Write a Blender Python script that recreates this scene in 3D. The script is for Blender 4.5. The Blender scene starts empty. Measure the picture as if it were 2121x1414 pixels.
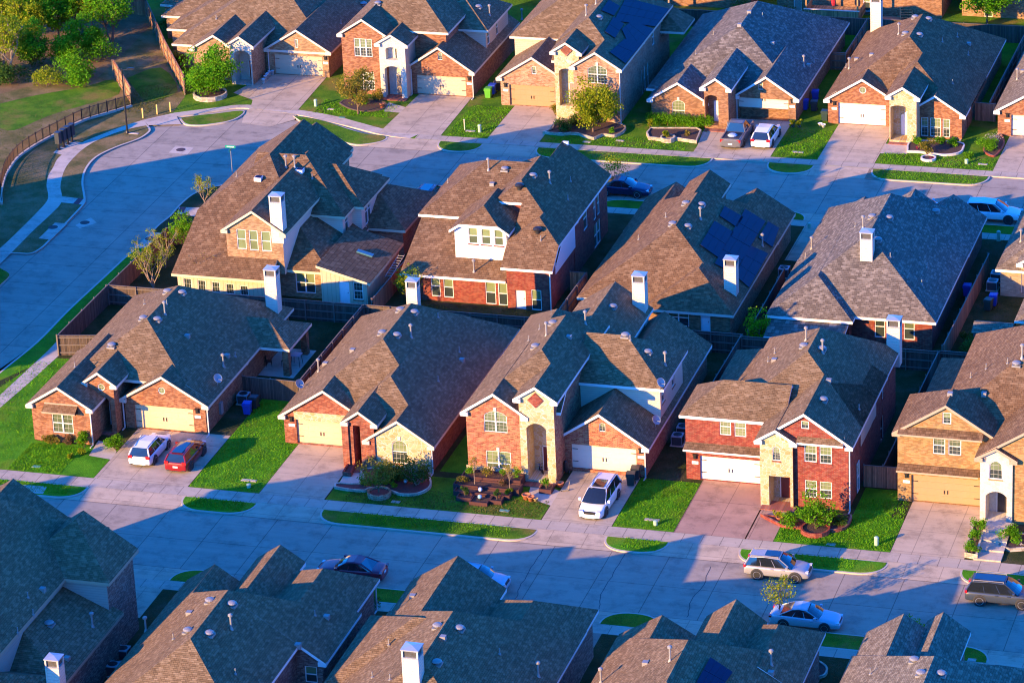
# Suburban houses in low evening sun, seen from the air; every thing is built where it stands.
SUN_E, SUN_C = 5.0, (1.0, .59, .17)
SKY_T, SKY_S, EXPO = (.06, .73, 2.0), .145, 1.38
import bpy, math, random
from mathutils import Vector, Matrix
from mathutils.geometry import tessellate_polygon
rnd = random.Random(11)
SC = bpy.context.scene
COL = SC.collection
PI = math.pi
V = Vector
# ------------------------------------------------------------------ camera (solved from the photograph's vanishing points)
FPX, PITCH, ROLL, YAW = 7765.9, 0.41021, -0.046737, 0.308147
CAMP = V((84.1605, -263.1875, 128.4094))
_f = V((-math.sin(YAW)*math.cos(PITCH), math.cos(YAW)*math.cos(PITCH), -math.sin(PITCH)))
_r = V((math.cos(YAW), math.sin(YAW), 0)); _u = _r.cross(_f)
R2 = math.cos(ROLL)*_r + math.sin(ROLL)*_u
U2 = -math.sin(ROLL)*_r + math.cos(ROLL)*_u
def ray(u, v): return R2*((u-1060.5)/FPX) - U2*((v-707)/FPX) + _f
def at(u, v, z=0.0):                     # measured point of the photograph -> point on the level z
    d = ray(u, v); t = (z-CAMP.z)/d.z; return CAMP + t*d
def T(t, a, b): return ((0, 530, 1060, 1590)[int(t[1])]+a/3.994, (0, 354, 708, 1060)[int(t[0])]+b/3.994)
def G(t, a, b, z=0.12): p = at(*T(t, a, b), z); return (p.x, p.y)
def onY(u, v, y): d = ray(u, v); s = (y-CAMP.y)/d.y; q = CAMP+s*d; return q.x, q.z
def onX(u, v, x): d = ray(u, v); s = (x-CAMP.x)/d.x; q = CAMP+s*d; return q.y, q.z

# ------------------------------------------------------------------ mesh builder
class MB:
    def __init__(s): s.v = []; s.f = []; s.m = []
    def face(s, pts, m=0):
        i = len(s.v); s.v += [tuple(p) for p in pts]; s.f.append(tuple(range(i, i+len(pts)))); s.m.append(m)
    def box(s, x0, x1, y0, y1, z0, z1, m=0, M=None):
        c = [V((x, y, z)) for z in (z0, z1) for y in (y0, y1) for x in (x0, x1)]
        if M is not None: c = [M @ p for p in c]
        i = len(s.v); s.v += [tuple(p) for p in c]
        for q in ((0, 2, 3, 1), (4, 5, 7, 6), (0, 1, 5, 4), (2, 6, 7, 3), (0, 4, 6, 2), (1, 3, 7, 5)):
            s.f.append(tuple(i+j for j in q)); s.m.append(m)
    def prism(s, poly, z0, z1, m=0, ms=None):
        n = len(poly)
        a = sum(poly[i][0]*poly[(i+1) % n][1]-poly[(i+1) % n][0]*poly[i][1] for i in range(n))
        if a < 0: poly = poly[::-1]
        i = len(s.v)
        s.v += [(p[0], p[1], z0) for p in poly] + [(p[0], p[1], z1) for p in poly]
        s.f.append(tuple(range(i+n, i+2*n))); s.m.append(m)
        for j in range(n):
            s.f.append((i+j, i+(j+1) % n, i+n+(j+1) % n, i+n+j)); s.m.append(m if ms is None else ms)
    def tube(s, p, q, r, n=6, m=0, r2=None, cap=True):
        p, q = V(p), V(q); d = (q-p)
        if d.length < 1e-6: return
        d.normalize(); a = d.orthogonal().normalized(); b = d.cross(a); r2 = r if r2 is None else r2
        i = len(s.v)
        for c, rr in ((p, r), (q, r2)):
            for k in range(n):
                t = 2*PI*k/n; s.v.append(tuple(c+(a*math.cos(t)+b*math.sin(t))*rr))
        for k in range(n):
            s.f.append((i+k, i+(k+1) % n, i+n+(k+1) % n, i+n+k)); s.m.append(m)
        if cap:
            s.f.append(tuple(range(i+n, i+2*n))); s.m.append(m); s.f.append(tuple(range(i+n-1, i-1, -1))); s.m.append(m)
    def lathe(s, prof, c=(0, 0, 0), n=12, m=0, M=None):
        i = len(s.v); M = M or Matrix.Translation(c)
        for (r, z) in prof:
            for k in range(n): s.v.append(tuple(M @ V((r*math.cos(2*PI*k/n), r*math.sin(2*PI*k/n), z))))
        for j in range(len(prof)-1):
            for k in range(n):
                s.f.append((i+j*n+k, i+j*n+(k+1) % n, i+(j+1)*n+(k+1) % n, i+(j+1)*n+k)); s.m.append(m)
        s.f.append(tuple(range(i+n-1, i-1, -1))); s.m.append(m)
        s.f.append(tuple(range(i+(len(prof)-1)*n, i+len(prof)*n))); s.m.append(m)
    def build(s, name, mats, parent=None, smooth=False, off=(0, 0, 0), loc=None, rz=0):
        me = bpy.data.meshes.new(name)
        o_ = V(off)
        me.from_pydata([tuple(V(p)-o_) for p in s.v], [], s.f)
        if not isinstance(mats, (list, tuple)): mats = [mats]
        for m in mats: me.materials.append(m)
        me.polygons.foreach_set('material_index', s.m)
        if smooth: me.polygons.foreach_set('use_smooth', [True]*len(s.f))
        me.update()
        o = bpy.data.objects.new(name, me); COL.objects.link(o)
        if parent is not None: o.parent = parent
        if loc is not None: o.location = loc
        if rz: o.rotation_euler.z = rz
        return o
def tag(o, label=None, cat=None, group=None, kind=None):
    if label: o['label'] = label
    if cat: o['category'] = cat
    if group: o['group'] = group
    if kind: o['kind'] = kind
    return o
def thing(name, label, cat, loc=(0, 0, 0), rz=0, group=None):
    o = bpy.data.objects.new(name, None); COL.objects.link(o); o.empty_display_size = .3
    o.location = loc; o.rotation_euler = (0, 0, rz)
    return tag(o, label, cat, group)
def kids(o): return list(o.children)
def dup(root, loc, rz=0, label=None, group=None):
    r = root.copy(); COL.objects.link(r); r.location = loc; r.rotation_euler = (0, 0, rz)
    tag(r, label, None, group)
    for c0 in kids(root):
        c = c0.copy(); COL.objects.link(c); c.parent = r
        for d0 in kids(c0):
            d = d0.copy(); COL.objects.link(d); d.parent = c
    return r

# ------------------------------------------------------------------ materials
def newmat(name):
    m = bpy.data.materials.new(name); m.use_nodes = True; nt = m.node_tree; nt.nodes.clear()
    out = nt.nodes.new('ShaderNodeOutputMaterial'); b = nt.nodes.new('ShaderNodeBsdfPrincipled')
    nt.links.new(b.outputs[0], out.inputs[0]); return m, nt, b
def nd(nt, typ, ins=None, **kw):
    n = nt.nodes.new('ShaderNode'+typ)
    for k, v in kw.items(): setattr(n, k, v)
    for k, v in (ins or {}).items():
        if isinstance(v, bpy.types.NodeSocket): nt.links.new(v, n.inputs[k])
        else: n.inputs[k].default_value = v
    return n
def mth(nt, op, a, b=0.0, c=0.0): return nd(nt, 'Math', {0: a, 1: b, 2: c}, operation=op).outputs[0]
def c4(c): return (c[0], c[1], c[2], 1)
def mixc(nt, f, a, b, typ='MIX'):
    return nd(nt, 'Mix', {0: f, 6: a if isinstance(a, bpy.types.NodeSocket) else c4(a), 7: b if isinstance(b, bpy.types.NodeSocket) else c4(b)}, data_type='RGBA', blend_type=typ).outputs[2]
def noise(nt, vec, scale, detail=3, rough=.55):
    return nd(nt, 'TexNoise', {'Vector': vec, 'Scale': scale, 'Detail': detail, 'Roughness': rough}).outputs[0]
def ramp(nt, fac, stops):
    n = nt.nodes.new('ShaderNodeValToRGB'); nt.links.new(fac, n.inputs[0]); e = n.color_ramp.elements
    while len(e) < len(stops): e.new(.5)
    for i, (p, c) in enumerate(stops): e[i].position = p; e[i].color = c4(c) if not isinstance(c, (int, float)) else (c, c, c, 1)
    return n.outputs[0]
def objc(nt): return nt.nodes.new('ShaderNodeTexCoord').outputs['Object']
def bump(nt, b, h, dist, strength=1.0):
    n = nd(nt, 'Bump', {'Height': h, 'Distance': dist, 'Strength': strength}); nt.links.new(n.outputs[0], b.inputs['Normal'])
MC = {}
def pbr(name, col, rough=.6, metal=0, amt=.12, sc=3.0, coat=0, bmp=0, spec=.5):
    if name in MC: return MC[name]
    m, nt, b = newmat(name); co = objc(nt)
    f = noise(nt, co, sc, 4)
    b.inputs['Roughness'].default_value = rough; b.inputs['Metallic'].default_value = metal
    b.inputs['Coat Weight'].default_value = coat; b.inputs['Coat Roughness'].default_value = .05
    b.inputs['Specular IOR Level'].default_value = spec
    lo = [c*(1-amt) for c in col]; hi = [min(1, c*(1+amt)) for c in col]
    nt.links.new(mixc(nt, f, lo, hi), b.inputs['Base Color'])
    if bmp: bump(nt, b, f, bmp)
    MC[name] = m; return m
def wallco(nt, zs=1.0):
    """pattern coordinates on an upright face: run along the wall, height"""
    co = nt.nodes.new('ShaderNodeTexCoord'); x, y, z = nd(nt, 'SeparateXYZ', {0: co.outputs['Object']}).outputs
    g = nt.nodes.new('ShaderNodeNewGeometry'); nx, ny, nz = nd(nt, 'SeparateXYZ', {0: g.outputs['Normal']}).outputs
    f = mth(nt, 'GREATER_THAN', mth(nt, 'ABSOLUTE', nx), mth(nt, 'ABSOLUTE', ny))
    u = nd(nt, 'Mix', {0: f, 2: x, 3: y}, data_type='FLOAT').outputs[0]
    return nd(nt, 'CombineXYZ', {0: u, 1: mth(nt, 'MULTIPLY', z, zs), 2: 0.0}).outputs[0], co.outputs['Object'], z
def tabs(nt, uv, w, h, off):
    u, v, _ = nd(nt, 'SeparateXYZ', {0: uv}).outputs
    row = mth(nt, 'FLOOR', mth(nt, 'DIVIDE', v, h)); col = mth(nt, 'FLOOR', mth(nt, 'ADD', mth(nt, 'DIVIDE', u, w), mth(nt, 'MULTIPLY', row, off)))
    return nd(nt, 'TexWhiteNoise', {'Vector': nd(nt, 'CombineXYZ', {0: col, 1: row, 2: 0.0}).outputs[0]}, noise_dimensions='2D').outputs[0]
def brickmat(name, c1, c2, c3, mortar, w=.27, h=.095, mv=.012):
    m, nt, b = newmat(name); uv, oc, z = wallco(nt)
    t = nd(nt, 'TexBrick', {'Vector': uv, 'Color1': c4(c1), 'Color2': c4(c2), 'Mortar': c4(mortar), 'Scale': 1.0, 'Mortar Size': mv,
                            'Mortar Smooth': .2, 'Bias': 0.0, 'Brick Width': w, 'Row Height': h})
    # odd bricks of a third colour, in cells of about one brick
    r = tabs(nt, uv, w, h, .5)
    c = mixc(nt, mth(nt, 'MULTIPLY', mth(nt, 'GREATER_THAN', r, .68), .75), t.outputs[0], c3)
    c = mixc(nt, mth(nt, 'MULTIPLY', mth(nt, 'LESS_THAN', r, .16), .45), c, [k*.35 for k in c1])
    n1 = noise(nt, oc, .9, 3)
    c = mixc(nt, 1.0, c, ramp(nt, n1, [(.3, .82), (.7, 1.12)]), 'MULTIPLY')
    nt.links.new(c, b.inputs['Base Color']); b.inputs['Roughness'].default_value = .85
    bump(nt, b, t.outputs['Fac'], -.008)
    return m
def stonemat(name, cols, sc=2.6, joint=(.5, .45, .38)):
    m, nt, b = newmat(name); uv, oc, z = wallco(nt)
    d = nd(nt, 'VectorMath', {0: uv, 1: nd(nt, 'VectorMath', {0: nd(nt, 'TexNoise', {'Vector': uv, 'Scale': 3.0}).outputs[1], 1: (.12, .12, 0)}, operation='MULTIPLY').outputs[0]}, operation='ADD').outputs[0]
    sv = nd(nt, 'VectorMath', {0: d, 1: (1, 1.35, 1)}, operation='MULTIPLY').outputs[0]
    v1 = nd(nt, 'TexVoronoi', {'Vector': sv, 'Scale': sc}); e = nd(nt, 'TexVoronoi', {'Vector': sv, 'Scale': sc}, feature='DISTANCE_TO_EDGE').outputs[0]
    r = nd(nt, 'SeparateColor', {0: v1.outputs['Color']}).outputs[1]
    c = ramp(nt, r, [(i/(len(cols)-1), k) for i, k in enumerate(cols)])
    c = mixc(nt, noise(nt, uv, 9, 4), c, [k*.75 for k in cols[0]])
    c = mixc(nt, mth(nt, 'LESS_THAN', e, .035), c, joint)
    nt.links.new(c, b.inputs['Base Color']); b.inputs['Roughness'].default_value = .85; bump(nt, b, e, .03)
    return m
def sidingmat(name, col, vert=False, w=.2):
    m, nt, b = newmat(name); uv, oc, z = wallco(nt); u, v, _ = nd(nt, 'SeparateXYZ', {0: uv}).outputs
    s = mth(nt, 'FRACT', mth(nt, 'DIVIDE', u if vert else v, w))
    line = mth(nt, 'LESS_THAN', s, .12)
    c = mixc(nt, noise(nt, oc, 1.5, 4), [k*.9 for k in col], [min(1, k*1.06) for k in col])
    c = mixc(nt, mth(nt, 'MULTIPLY', line, .45), c, [k*.4 for k in col])
    nt.links.new(c, b.inputs['Base Color']); b.inputs['Roughness'].default_value = .6; bump(nt, b, s, .012)
    return m
def shinglemat(name, c1, c2, c3, streak=.14, w=.3, h=.15):
    """laminated asphalt shingles: courses follow the eave, tabs of random tone"""
    m, nt, b = newmat(name)
    co = nt.nodes.new('ShaderNodeTexCoord').outputs['Object']; x, y, z = nd(nt, 'SeparateXYZ', {0: co}).outputs
    nx, ny, nz = nd(nt, 'SeparateXYZ', {0: nt.nodes.new('ShaderNodeNewGeometry').outputs['Normal']}).outputs
    f = mth(nt, 'GREATER_THAN', mth(nt, 'ABSOLUTE', nx), mth(nt, 'ABSOLUTE', ny))
    u = nd(nt, 'Mix', {0: f, 2: x, 3: y}, data_type='FLOAT').outputs[0]
    uv = nd(nt, 'CombineXYZ', {0: mth(nt, 'ADD', u, mth(nt, 'MULTIPLY', f, 7.3)), 1: mth(nt, 'MULTIPLY', z, 1.8), 2: 0.0}).outputs[0]
    t = nd(nt, 'TexBrick', {'Vector': uv, 'Color1': c4(c1), 'Color2': c4(c2), 'Mortar': c4([k*.45 for k in c1]), 'Scale': 1.0, 'Mortar Size': .012,
                            'Mortar Smooth': .3, 'Bias': -.15, 'Brick Width': w, 'Row Height': h}, offset=.43)
    r = tabs(nt, uv, w, h, .43)
    c = mixc(nt, ramp(nt, r, [(.6, 0), (.95, .6)]), t.outputs[0], c3)
    c = mixc(nt, ramp(nt, r, [(.05, .4), (.3, 0)]), c, [k*.5 for k in c1])
    big = noise(nt, co, .35, 4)
    c = mixc(nt, 1.0, c, ramp(nt, big, [(.3, 1-streak), (.7, 1+streak*.6)]), 'MULTIPLY')
    st = noise(nt, nd(nt, 'VectorMath', {0: uv, 1: (3.0, .12, 1)}, operation='MULTIPLY').outputs[0], 1.0, 3)
    c = mixc(nt, 1.0, c, ramp(nt, st, [(.3, .88), (.75, 1.08)]), 'MULTIPLY')
    nt.links.new(c, b.inputs['Base Color']); b.inputs['Roughness'].default_value = .9; b.inputs['Specular IOR Level'].default_value = .25
    hgt = mth(nt, 'ADD', mth(nt, 'MULTIPLY', r, .5), t.outputs['Fac'])
    bump(nt, b, hgt, .02)
    return m
def groundmat(name, stops, sc=.5, fine=9.0, bmp=.06, dirt=None):
    m, nt, b = newmat(name); co = objc(nt)
    a = noise(nt, co, sc, 5, .6); f = noise(nt, co, fine, 3, .7)
    k = mth(nt, 'ADD', mth(nt, 'MULTIPLY', a, .72), mth(nt, 'MULTIPLY', f, .28))
    c = ramp(nt, k, stops)
    if dirt: c = mixc(nt, ramp(nt, noise(nt, co, .16, 5, .65), [(.52, 0), (.66, .8)]), c, dirt)
    f2 = noise(nt, co, fine*2.7, 2, .7)
    c = mixc(nt, 1.0, c, ramp(nt, f2, [(.25, .55), (.75, 1.4)]), 'MULTIPLY')
    nt.links.new(c, b.inputs['Base Color']); b.inputs['Roughness'].default_value = .95; b.inputs['Specular IOR Level'].default_value = .15
    bump(nt, b, mth(nt, 'ADD', f, f2), bmp)
    return m
def concmat(name, col, jw=0, jh=0, jm=.03, off=0.0, stain=.2, jcol=.45, ox=0.0, oy=0.0):
    m, nt, b = newmat(name); co = objc(nt)
    c = mixc(nt, noise(nt, co, .25, 6, .65), [k*(1-stain) for k in col], [min(1, k*(1+stain*.7)) for k in col])
    c = mixc(nt, 1.0, c, ramp(nt, noise(nt, co, 14, 3, .8), [(.25, .9), (.75, 1.08)]), 'MULTIPLY')
    c = mixc(nt, 1.0, c, ramp(nt, noise(nt, co, .55, 6, .75), [(.36, .72), (.5, 1.0), (.7, 1.06)]), 'MULTIPLY')
    c = mixc(nt, 1.0, c, ramp(nt, noise(nt, co, 1.7, 3, .6), [(.22, .6), (.3, 1.0)]), 'MULTIPLY')
    sv = nd(nt, 'VectorMath', {0: co, 1: (.06, 1.6, 1)}, operation='MULTIPLY').outputs[0]
    c = mixc(nt, 1.0, c, ramp(nt, noise(nt, sv, 1.0, 4, .6), [(.3, .9), (.7, 1.06)]), 'MULTIPLY')
    if jw:
        cv = nd(nt, 'VectorMath', {0: co, 1: (ox, oy, 0)}, operation='ADD').outputs[0]
        t = nd(nt, 'TexBrick', {'Vector': cv, 'Color1': (1, 1, 1, 1), 'Color2': (.93, .93, .93, 1), 'Mortar': (jcol, jcol, jcol, 1), 'Scale': 1.0, 'Mortar Size': jm,
                                'Mortar Smooth': .1, 'Bias': 0.0, 'Brick Width': jw, 'Row Height': jh}, offset=off)
        c = mixc(nt, 1.0, c, t.outputs[0], 'MULTIPLY')
    nt.links.new(c, b.inputs['Base Color']); b.inputs['Roughness'].default_value = .85; b.inputs['Specular IOR Level'].default_value = .3
    return m
def leafmat(name, c1, c2, c3, tr=.35):
    m, nt, b = newmat(name); out = nt.nodes['Material Output']; nt.nodes.remove(b)
    g = nt.nodes.new('ShaderNodeNewGeometry'); r = g.outputs['Random Per Island']
    c = ramp(nt, r, [(0, c1), (.5, c2), (1, c3)])
    c = mixc(nt, 1.0, c, ramp(nt, noise(nt, objc(nt), 1.1, 3), [(.3, .55), (.7, 1.35)]), 'MULTIPLY')
    d = nd(nt, 'BsdfDiffuse', {0: c}); t = nd(nt, 'BsdfTranslucent', {0: mixc(nt, .5, c, (.35, .45, .03))})
    x = nd(nt, 'MixShader', {0: tr, 1: d.outputs[0], 2: t.outputs[0]}); nt.links.new(x.outputs[0], out.inputs[0])
    return m
def woodmat(name, col, w=.14, vert=True):
    m, nt, b = newmat(name); uv, oc, z = wallco(nt); u, v, _ = nd(nt, 'SeparateXYZ', {0: uv}).outputs
    cell = mth(nt, 'FLOOR', mth(nt, 'DIVIDE', u if vert else v, w))
    r = nd(nt, 'TexWhiteNoise', {'W': cell}, noise_dimensions='1D').outputs[0]
    fr = mth(nt, 'FRACT', mth(nt, 'DIVIDE', u if vert else v, w))
    g = noise(nt, nd(nt, 'VectorMath', {0: uv, 1: (9, 1.2, 1) if vert else (1.2, 9, 1)}, operation='MULTIPLY').outputs[0], 1.5, 4)
    c = mixc(nt, r, [k*.6 for k in col], [k*1.3 for k in col]); c = mixc(nt, 1.0, c, ramp(nt, g, [(.3, .7), (.7, 1.15)]), 'MULTIPLY')
    c = mixc(nt, mth(nt, 'LESS_THAN', fr, .1), c, [k*.2 for k in col])
    nt.links.new(c, b.inputs['Base Color']); b.inputs['Roughness'].default_value = .85
    return m
def glassmat(name, col, rough=.06):
    m, nt, b = newmat(name); uv, oc, z = wallco(nt); u, v, _ = nd(nt, 'SeparateXYZ', {0: uv}).outputs
    s = mth(nt, 'FRACT', mth(nt, 'DIVIDE', v, .07))
    c = mixc(nt, mth(nt, 'LESS_THAN', s, .3), col, [k*.75 for k in col])
    c = mixc(nt, 1.0, c, ramp(nt, noise(nt, oc, .6, 2), [(.3, .75), (.7, 1.2)]), 'MULTIPLY')
    nt.links.new(c, b.inputs['Base Color']); b.inputs['Roughness'].default_value = .35
    b.inputs['Coat Weight'].default_value = 1; b.inputs['Coat Roughness'].default_value = rough; b.inputs['Coat IOR'].default_value = 1.6
    return m
TRIM = pbr('trim cream paint', (.62, .55, .45), .5, amt=.06)
TRIMW = pbr('trim white paint', (.78, .76, .72), .45, amt=.05)
TRIMT = pbr('trim tan paint', (.42, .3, .2), .5, amt=.06)
VINYL = pbr('window vinyl', (.72, .7, .65), .4, amt=.04); MUNT = pbr('muntin vinyl', (.4, .4, .32), .4, amt=.04)
METAL = pbr('galvanised vent metal', (.3, .28, .26), .5, .2, amt=.15)
DARKM = pbr('dark bronze metal', (.03, .028, .028), .4, .3)
BLACK = pbr('black plastic', (.015, .015, .017), .5)
CAPM = pbr('chimney cap steel', (.55, .57, .6), .35, .5)
GUT = pbr('downspout metal', (.6, .57, .52), .45)
CONC = pbr('kerb concrete', (.52, .43, .33), .85, amt=.14, sc=1.5)
GL_LIGHT = glassmat('glass over pale blinds', (.2, .25, .11))
GL_DARK = glassmat('dark glass', (.035, .05, .045), .03)
GL_MID = glassmat('glass over lowered blinds', (.1, .13, .07))
SOIL = pbr('mulch soil', (.07, .035, .025), .95, amt=.5, sc=9, bmp=.05)
REDMULCH = pbr('red mulch', (.16, .035, .03), .95, amt=.5, sc=9, bmp=.05)
STONEB = brickmat('bed edging stone', (.5, .42, .3), (.42, .33, .22), (.6, .52, .4), (.25, .2, .15), .4, .15)
# ------------------------------------------------------------------ houses
def clip(poly, a, b, c):                 # keep a*x+b*y+c <= 0
    out = []; n = len(poly)
    for i in range(n):
        p, q = poly[i], poly[(i+1) % n]; dp, dq = a*p[0]+b*p[1]+c, a*q[0]+b*q[1]+c
        if dp <= 1e-9: out.append(p)
        if (dp < -1e-9 and dq > 1e-9) or (dp > 1e-9 and dq < -1e-9):
            t = dp/(dp-dq); out.append((p[0]+(q[0]-p[0])*t, p[1]+(q[1]-p[1])*t))
    return out
RD_ = 'houses along the bottom edge'
class House:
    def __init__(s, name, label, origin, mats, roof, trim=TRIM, group=None, cat='house'):
        s.o = V((origin[0], origin[1], .12)); s.e = thing(name, label, cat, s.o, 0, group)
        s.mats = dict(mats); s.mk = list(s.mats); s.roofmat = roof; s.trim = trim
        s.zb = -1.2 if group == RD_ else None; s.roof = MB(); s.wall = MB(); s.blocks = []; s.found = MB()
    def L(s, p): return V(p)-s.o
    def block(s, x0, x1, y0, y1, sides, p=.667, w='b', ov=.4, og=.3, zb=.1, walls='LRFB', ops=(), ret=True, lim=None, th=.24):
        eps = len(s.blocks)*.005; x0 -= eps; y0 -= eps; x1 += eps; y1 += eps
        pl = []
        for k in sides:
            e = sides[k]; pp = p
            if isinstance(e, tuple): e, pp = e
            e += eps
            pl.append({'L': (pp, 0, e-pp*x0), 'R': (-pp, 0, e+pp*x1), 'F': (0, pp, e-pp*y0), 'B': (0, -pp, e+pp*y1)}[k])
        rect = [(x0, y0), (x1, y0), (x1, y1), (x0, y1)]
        zf = lambda x, y: min(a*x+b*y+c for a, b, c in pl)
        s.blocks.append((x0, x1, y0, y1, zf))
        for i, (a, b, c) in enumerate(pl):
            q = rect
            for j, (d, e, f) in enumerate(pl):
                if j != i and len(q) > 2: q = clip(q, a-d, b-e, c-f)
            if len(q) < 3: continue
            top_ = [s.L((u, v, a*u+b*v+c)) for u, v in q]
            s.roof.face(top_, 0); s.roof.face([p_-V((0, 0, th)) for p_ in top_[::-1]], 1)
            for k in range(len(q)):
                u, v = q[k], q[(k+1) % len(q)]
                on = any(abs(u[ax]-val) < 1e-6 and abs(v[ax]-val) < 1e-6 for ax, val in ((0, x0), (0, x1), (1, y0), (1, y1)))
                if on and (V(u)-V(v)).length > 1e-5:
                    P, Q = top_[k], top_[(k+1) % len(q)]; d = V((0, 0, th))
                    s.roof.face([P-d, Q-d, Q, P], 1)
        ins = {k: (ov if k in sides else og) for k in 'LRFB'}
        X0, X1, Y0, Y1 = x0+ins['L'], x1-ins['R'], y0+ins['F'], y1-ins['B']
        if ret:                              # boxed eave returns on gable fronts
            for sd in 'FB':
                if sd in sides or not ('L' in sides and 'R' in sides): continue
                for k in 'LR':
                    e = sides[k][0] if isinstance(sides[k], tuple) else sides[k]
                    ya, yb = (y0+.02, Y0) if sd == 'F' else (Y1, y1-.02)
                    xa, xb = (x0+.01, x0+.62) if k == 'L' else (x1-.62, x1-.01)
                    q = V((xa, ya, e-.3))-s.o; r = V((xb, yb, e+.02))-s.o
                    s.roof.box(q.x, r.x, q.y, r.y, q.z, r.z, 1)
        for sd in walls:
            ax = 0 if sd in 'FB' else 1
            c = {'F': Y0, 'B': Y1, 'L': X0, 'R': X1}[sd]; t0, t1 = (X0, X1) if ax == 0 else (Y0, Y1)
            if lim and ax == 1: t0, t1 = max(t0, lim[0]), min(t1, lim[1])
            P2 = (lambda t: (t, c)) if ax == 0 else (lambda t: (c, t))
            ts = [t0, t1]
            for i in range(len(pl)):
                for j in range(i):
                    da = pl[i][ax]-pl[j][ax]; dc = (pl[i][1-ax]-pl[j][1-ax])*c+pl[i][2]-pl[j][2]
                    if abs(da) > 1e-9:
                        t = -dc/da
                        if t0 < t < t1: ts.append(t)
            ts = sorted(set(round(t, 4) for t in ts))
            prof = [(t, zf(*P2(t))-.1) for t in ts]
            wm = w[sd] if isinstance(w, dict) and sd in w else (w.get('*', 'b') if isinstance(w, dict) else w)
            zb_ = s.zb if s.zb is not None and zb == .1 else zb
            outer = [V((t0, zb_, 0)), V((t1, zb_, 0))]+[V((t, z, 0)) for t, z in prof[::-1]]
            if min(z for t, z in prof) <= zb_: continue
            holes = []; todo = []
            for op in ops:
                if op['s'] != sd: continue
                op = s.resolve(op, sd, c); lo, hi = op['t0'], op['t1']
                hp = s.holepoly(op)
                if lo < t0+.02 or hi > t1-.02 or any(zf(*P2(q.x))-.12 < q.y for q in hp): 
                    op['flush'] = True
                else: holes.append(hp)
                todo.append((op, hp))
            pts = [q for lp in [outer]+holes for q in lp]
            tris = tessellate_polygon([outer]+holes)
            sg = {'F': 1, 'B': -1, 'L': -1, 'R': 1}[sd]
            m3 = lambda q, d=0.0: V((q.x, c+d*sg, q.y))-s.o if ax == 0 else V((c-d*sg, q.x, q.y))-s.o   # d = depth inwards
            for tr in tris:
                a, b, e = (pts[i] for i in tr); cr = (b.x-a.x)*(e.y-a.y)-(b.y-a.y)*(e.x-a.x)
                q = [a, b, e] if (cr > 0) == (sg > 0) else [a, e, b]
                s.wall.face([m3(k) for k in q], s.mk.index(wm))
            for op, hp in todo: s.fill(op, hp, m3, wm)
    def resolve(s, op, sd, c):
        op = dict(op)
        if op.get('px'):
            t, a0, b0, a1, b1 = op['px']; fn = onY if sd in 'FB' else onX
            A, B = fn(*T(t, a0, b0), c), fn(*T(t, a1, b1), c)
            op['t0'], op['t1'] = min(A[0], B[0]), max(A[0], B[0]); op['z0'], op['z1'] = B[1], A[1]
        op['z0'] = max(op['z0'], .15)
        return op
    def holepoly(s, op):
        a, b, z0, z1, r = op['t0'], op['t1'], op['z0'], op['z1'], op.get('arch', 0)
        if op.get('round'):
            cx, cz, R = (a+b)/2, (z0+z1)/2, (b-a)/2
            return [V((cx+R*math.cos(2*PI*k/16), cz+R*math.sin(2*PI*k/16), 0)) for k in range(16)]
        top = [V((b, z1, 0)), V((a, z1, 0))]
        if r: top = [V((b+(a-b)*k/8, z1-r+r*math.sin(PI*k/8)**.7, 0)) for k in range(9)]
        return [V((a, z0, 0)), V((b, z0, 0))]+top
    def fill(s, op, hp, m3, wm):
        kind = op.get('k', 'win'); flush = op.get('flush')
        d = {'win': .1, 'garage': .25, 'entry': 1.3, 'door': .14, 'open': 2.0}[kind]; d = op.get('d', d)
        if flush: d = -.04
        n = len(hp)
        if not flush:
            for i in range(n):
                p, q = hp[i], hp[(i+1) % n]; s.wall.face([m3(p), m3(q), m3(q, d), m3(p, d)], s.mk.index(wm))
        a, b, z0, z1 = op['t0'], op['t1'], op['z0'], op['z1']
        def slab(mb, t0, t1, u0, u1, dd, th, m=0):    # a small box standing proud of depth dd
            P = [V((t0, u0, 0)), V((t1, u0, 0)), V((t1, u1, 0)), V((t0, u1, 0))]
            A = [m3(q, dd-th) for q in P]; B = [m3(q, dd) for q in P]
            mb.face(A, m)
            for i in range(4): mb.face([A[(i+1) % 4], A[i], B[i], B[(i+1) % 4]], m)
        if kind == 'win':
            g = MB(); up = op.get('u', GL_LIGHT); lo = op.get('l', GL_DARK)
            zm = (z0+z1)/2 if not op.get('round') else z0-1
            if op.get('solid'): g.face([m3(q, d) for q in hp], 0)
            else:
                def cutz(pp, sg_):
                    out = clip([(q.x, q.y) for q in pp], 0, sg_, -sg_*zm); return [m3(V((x, y, 0)), d) for x, y in out]
                for sg_, mi in ((-1, 0), (1, 1)):
                    c = cutz(hp, sg_)
                    if len(c) > 2: g.face(c, mi)
            w = g.build('window', [up, lo], s.e)
            f = MB(); fw = .065
            n_ = len(hp); cx = sum(q.x for q in hp)/n_; cz = sum(q.y for q in hp)/n_
            if op.get('round') or op.get('arch'):
                for i in range(n_):
                    p, q = hp[i], hp[(i+1) % n_]
                    def inn(k, am=fw):
                        v = V((cx-k.x, cz-k.y, 0)); return k+v*(am/max(v.length, .01))
                    f.face([m3(p, d-.05), m3(q, d-.05), m3(inn(q), d-.05), m3(inn(p), d-.05)])
                    f.face([m3(inn(p), d-.05), m3(inn(q), d-.05), m3(inn(q), d), m3(inn(p), d)])
            else:
                for q in ((a, a+fw, z0, z1), (b-fw, b, z0, z1), (a+fw, b-fw, z0, z0+fw), (a+fw, b-fw, z1-fw, z1)): slab(f, *q, d, .06)
            nm = op.get('n', 1); za = z1-(op.get('arch', 0)*.15)
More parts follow.
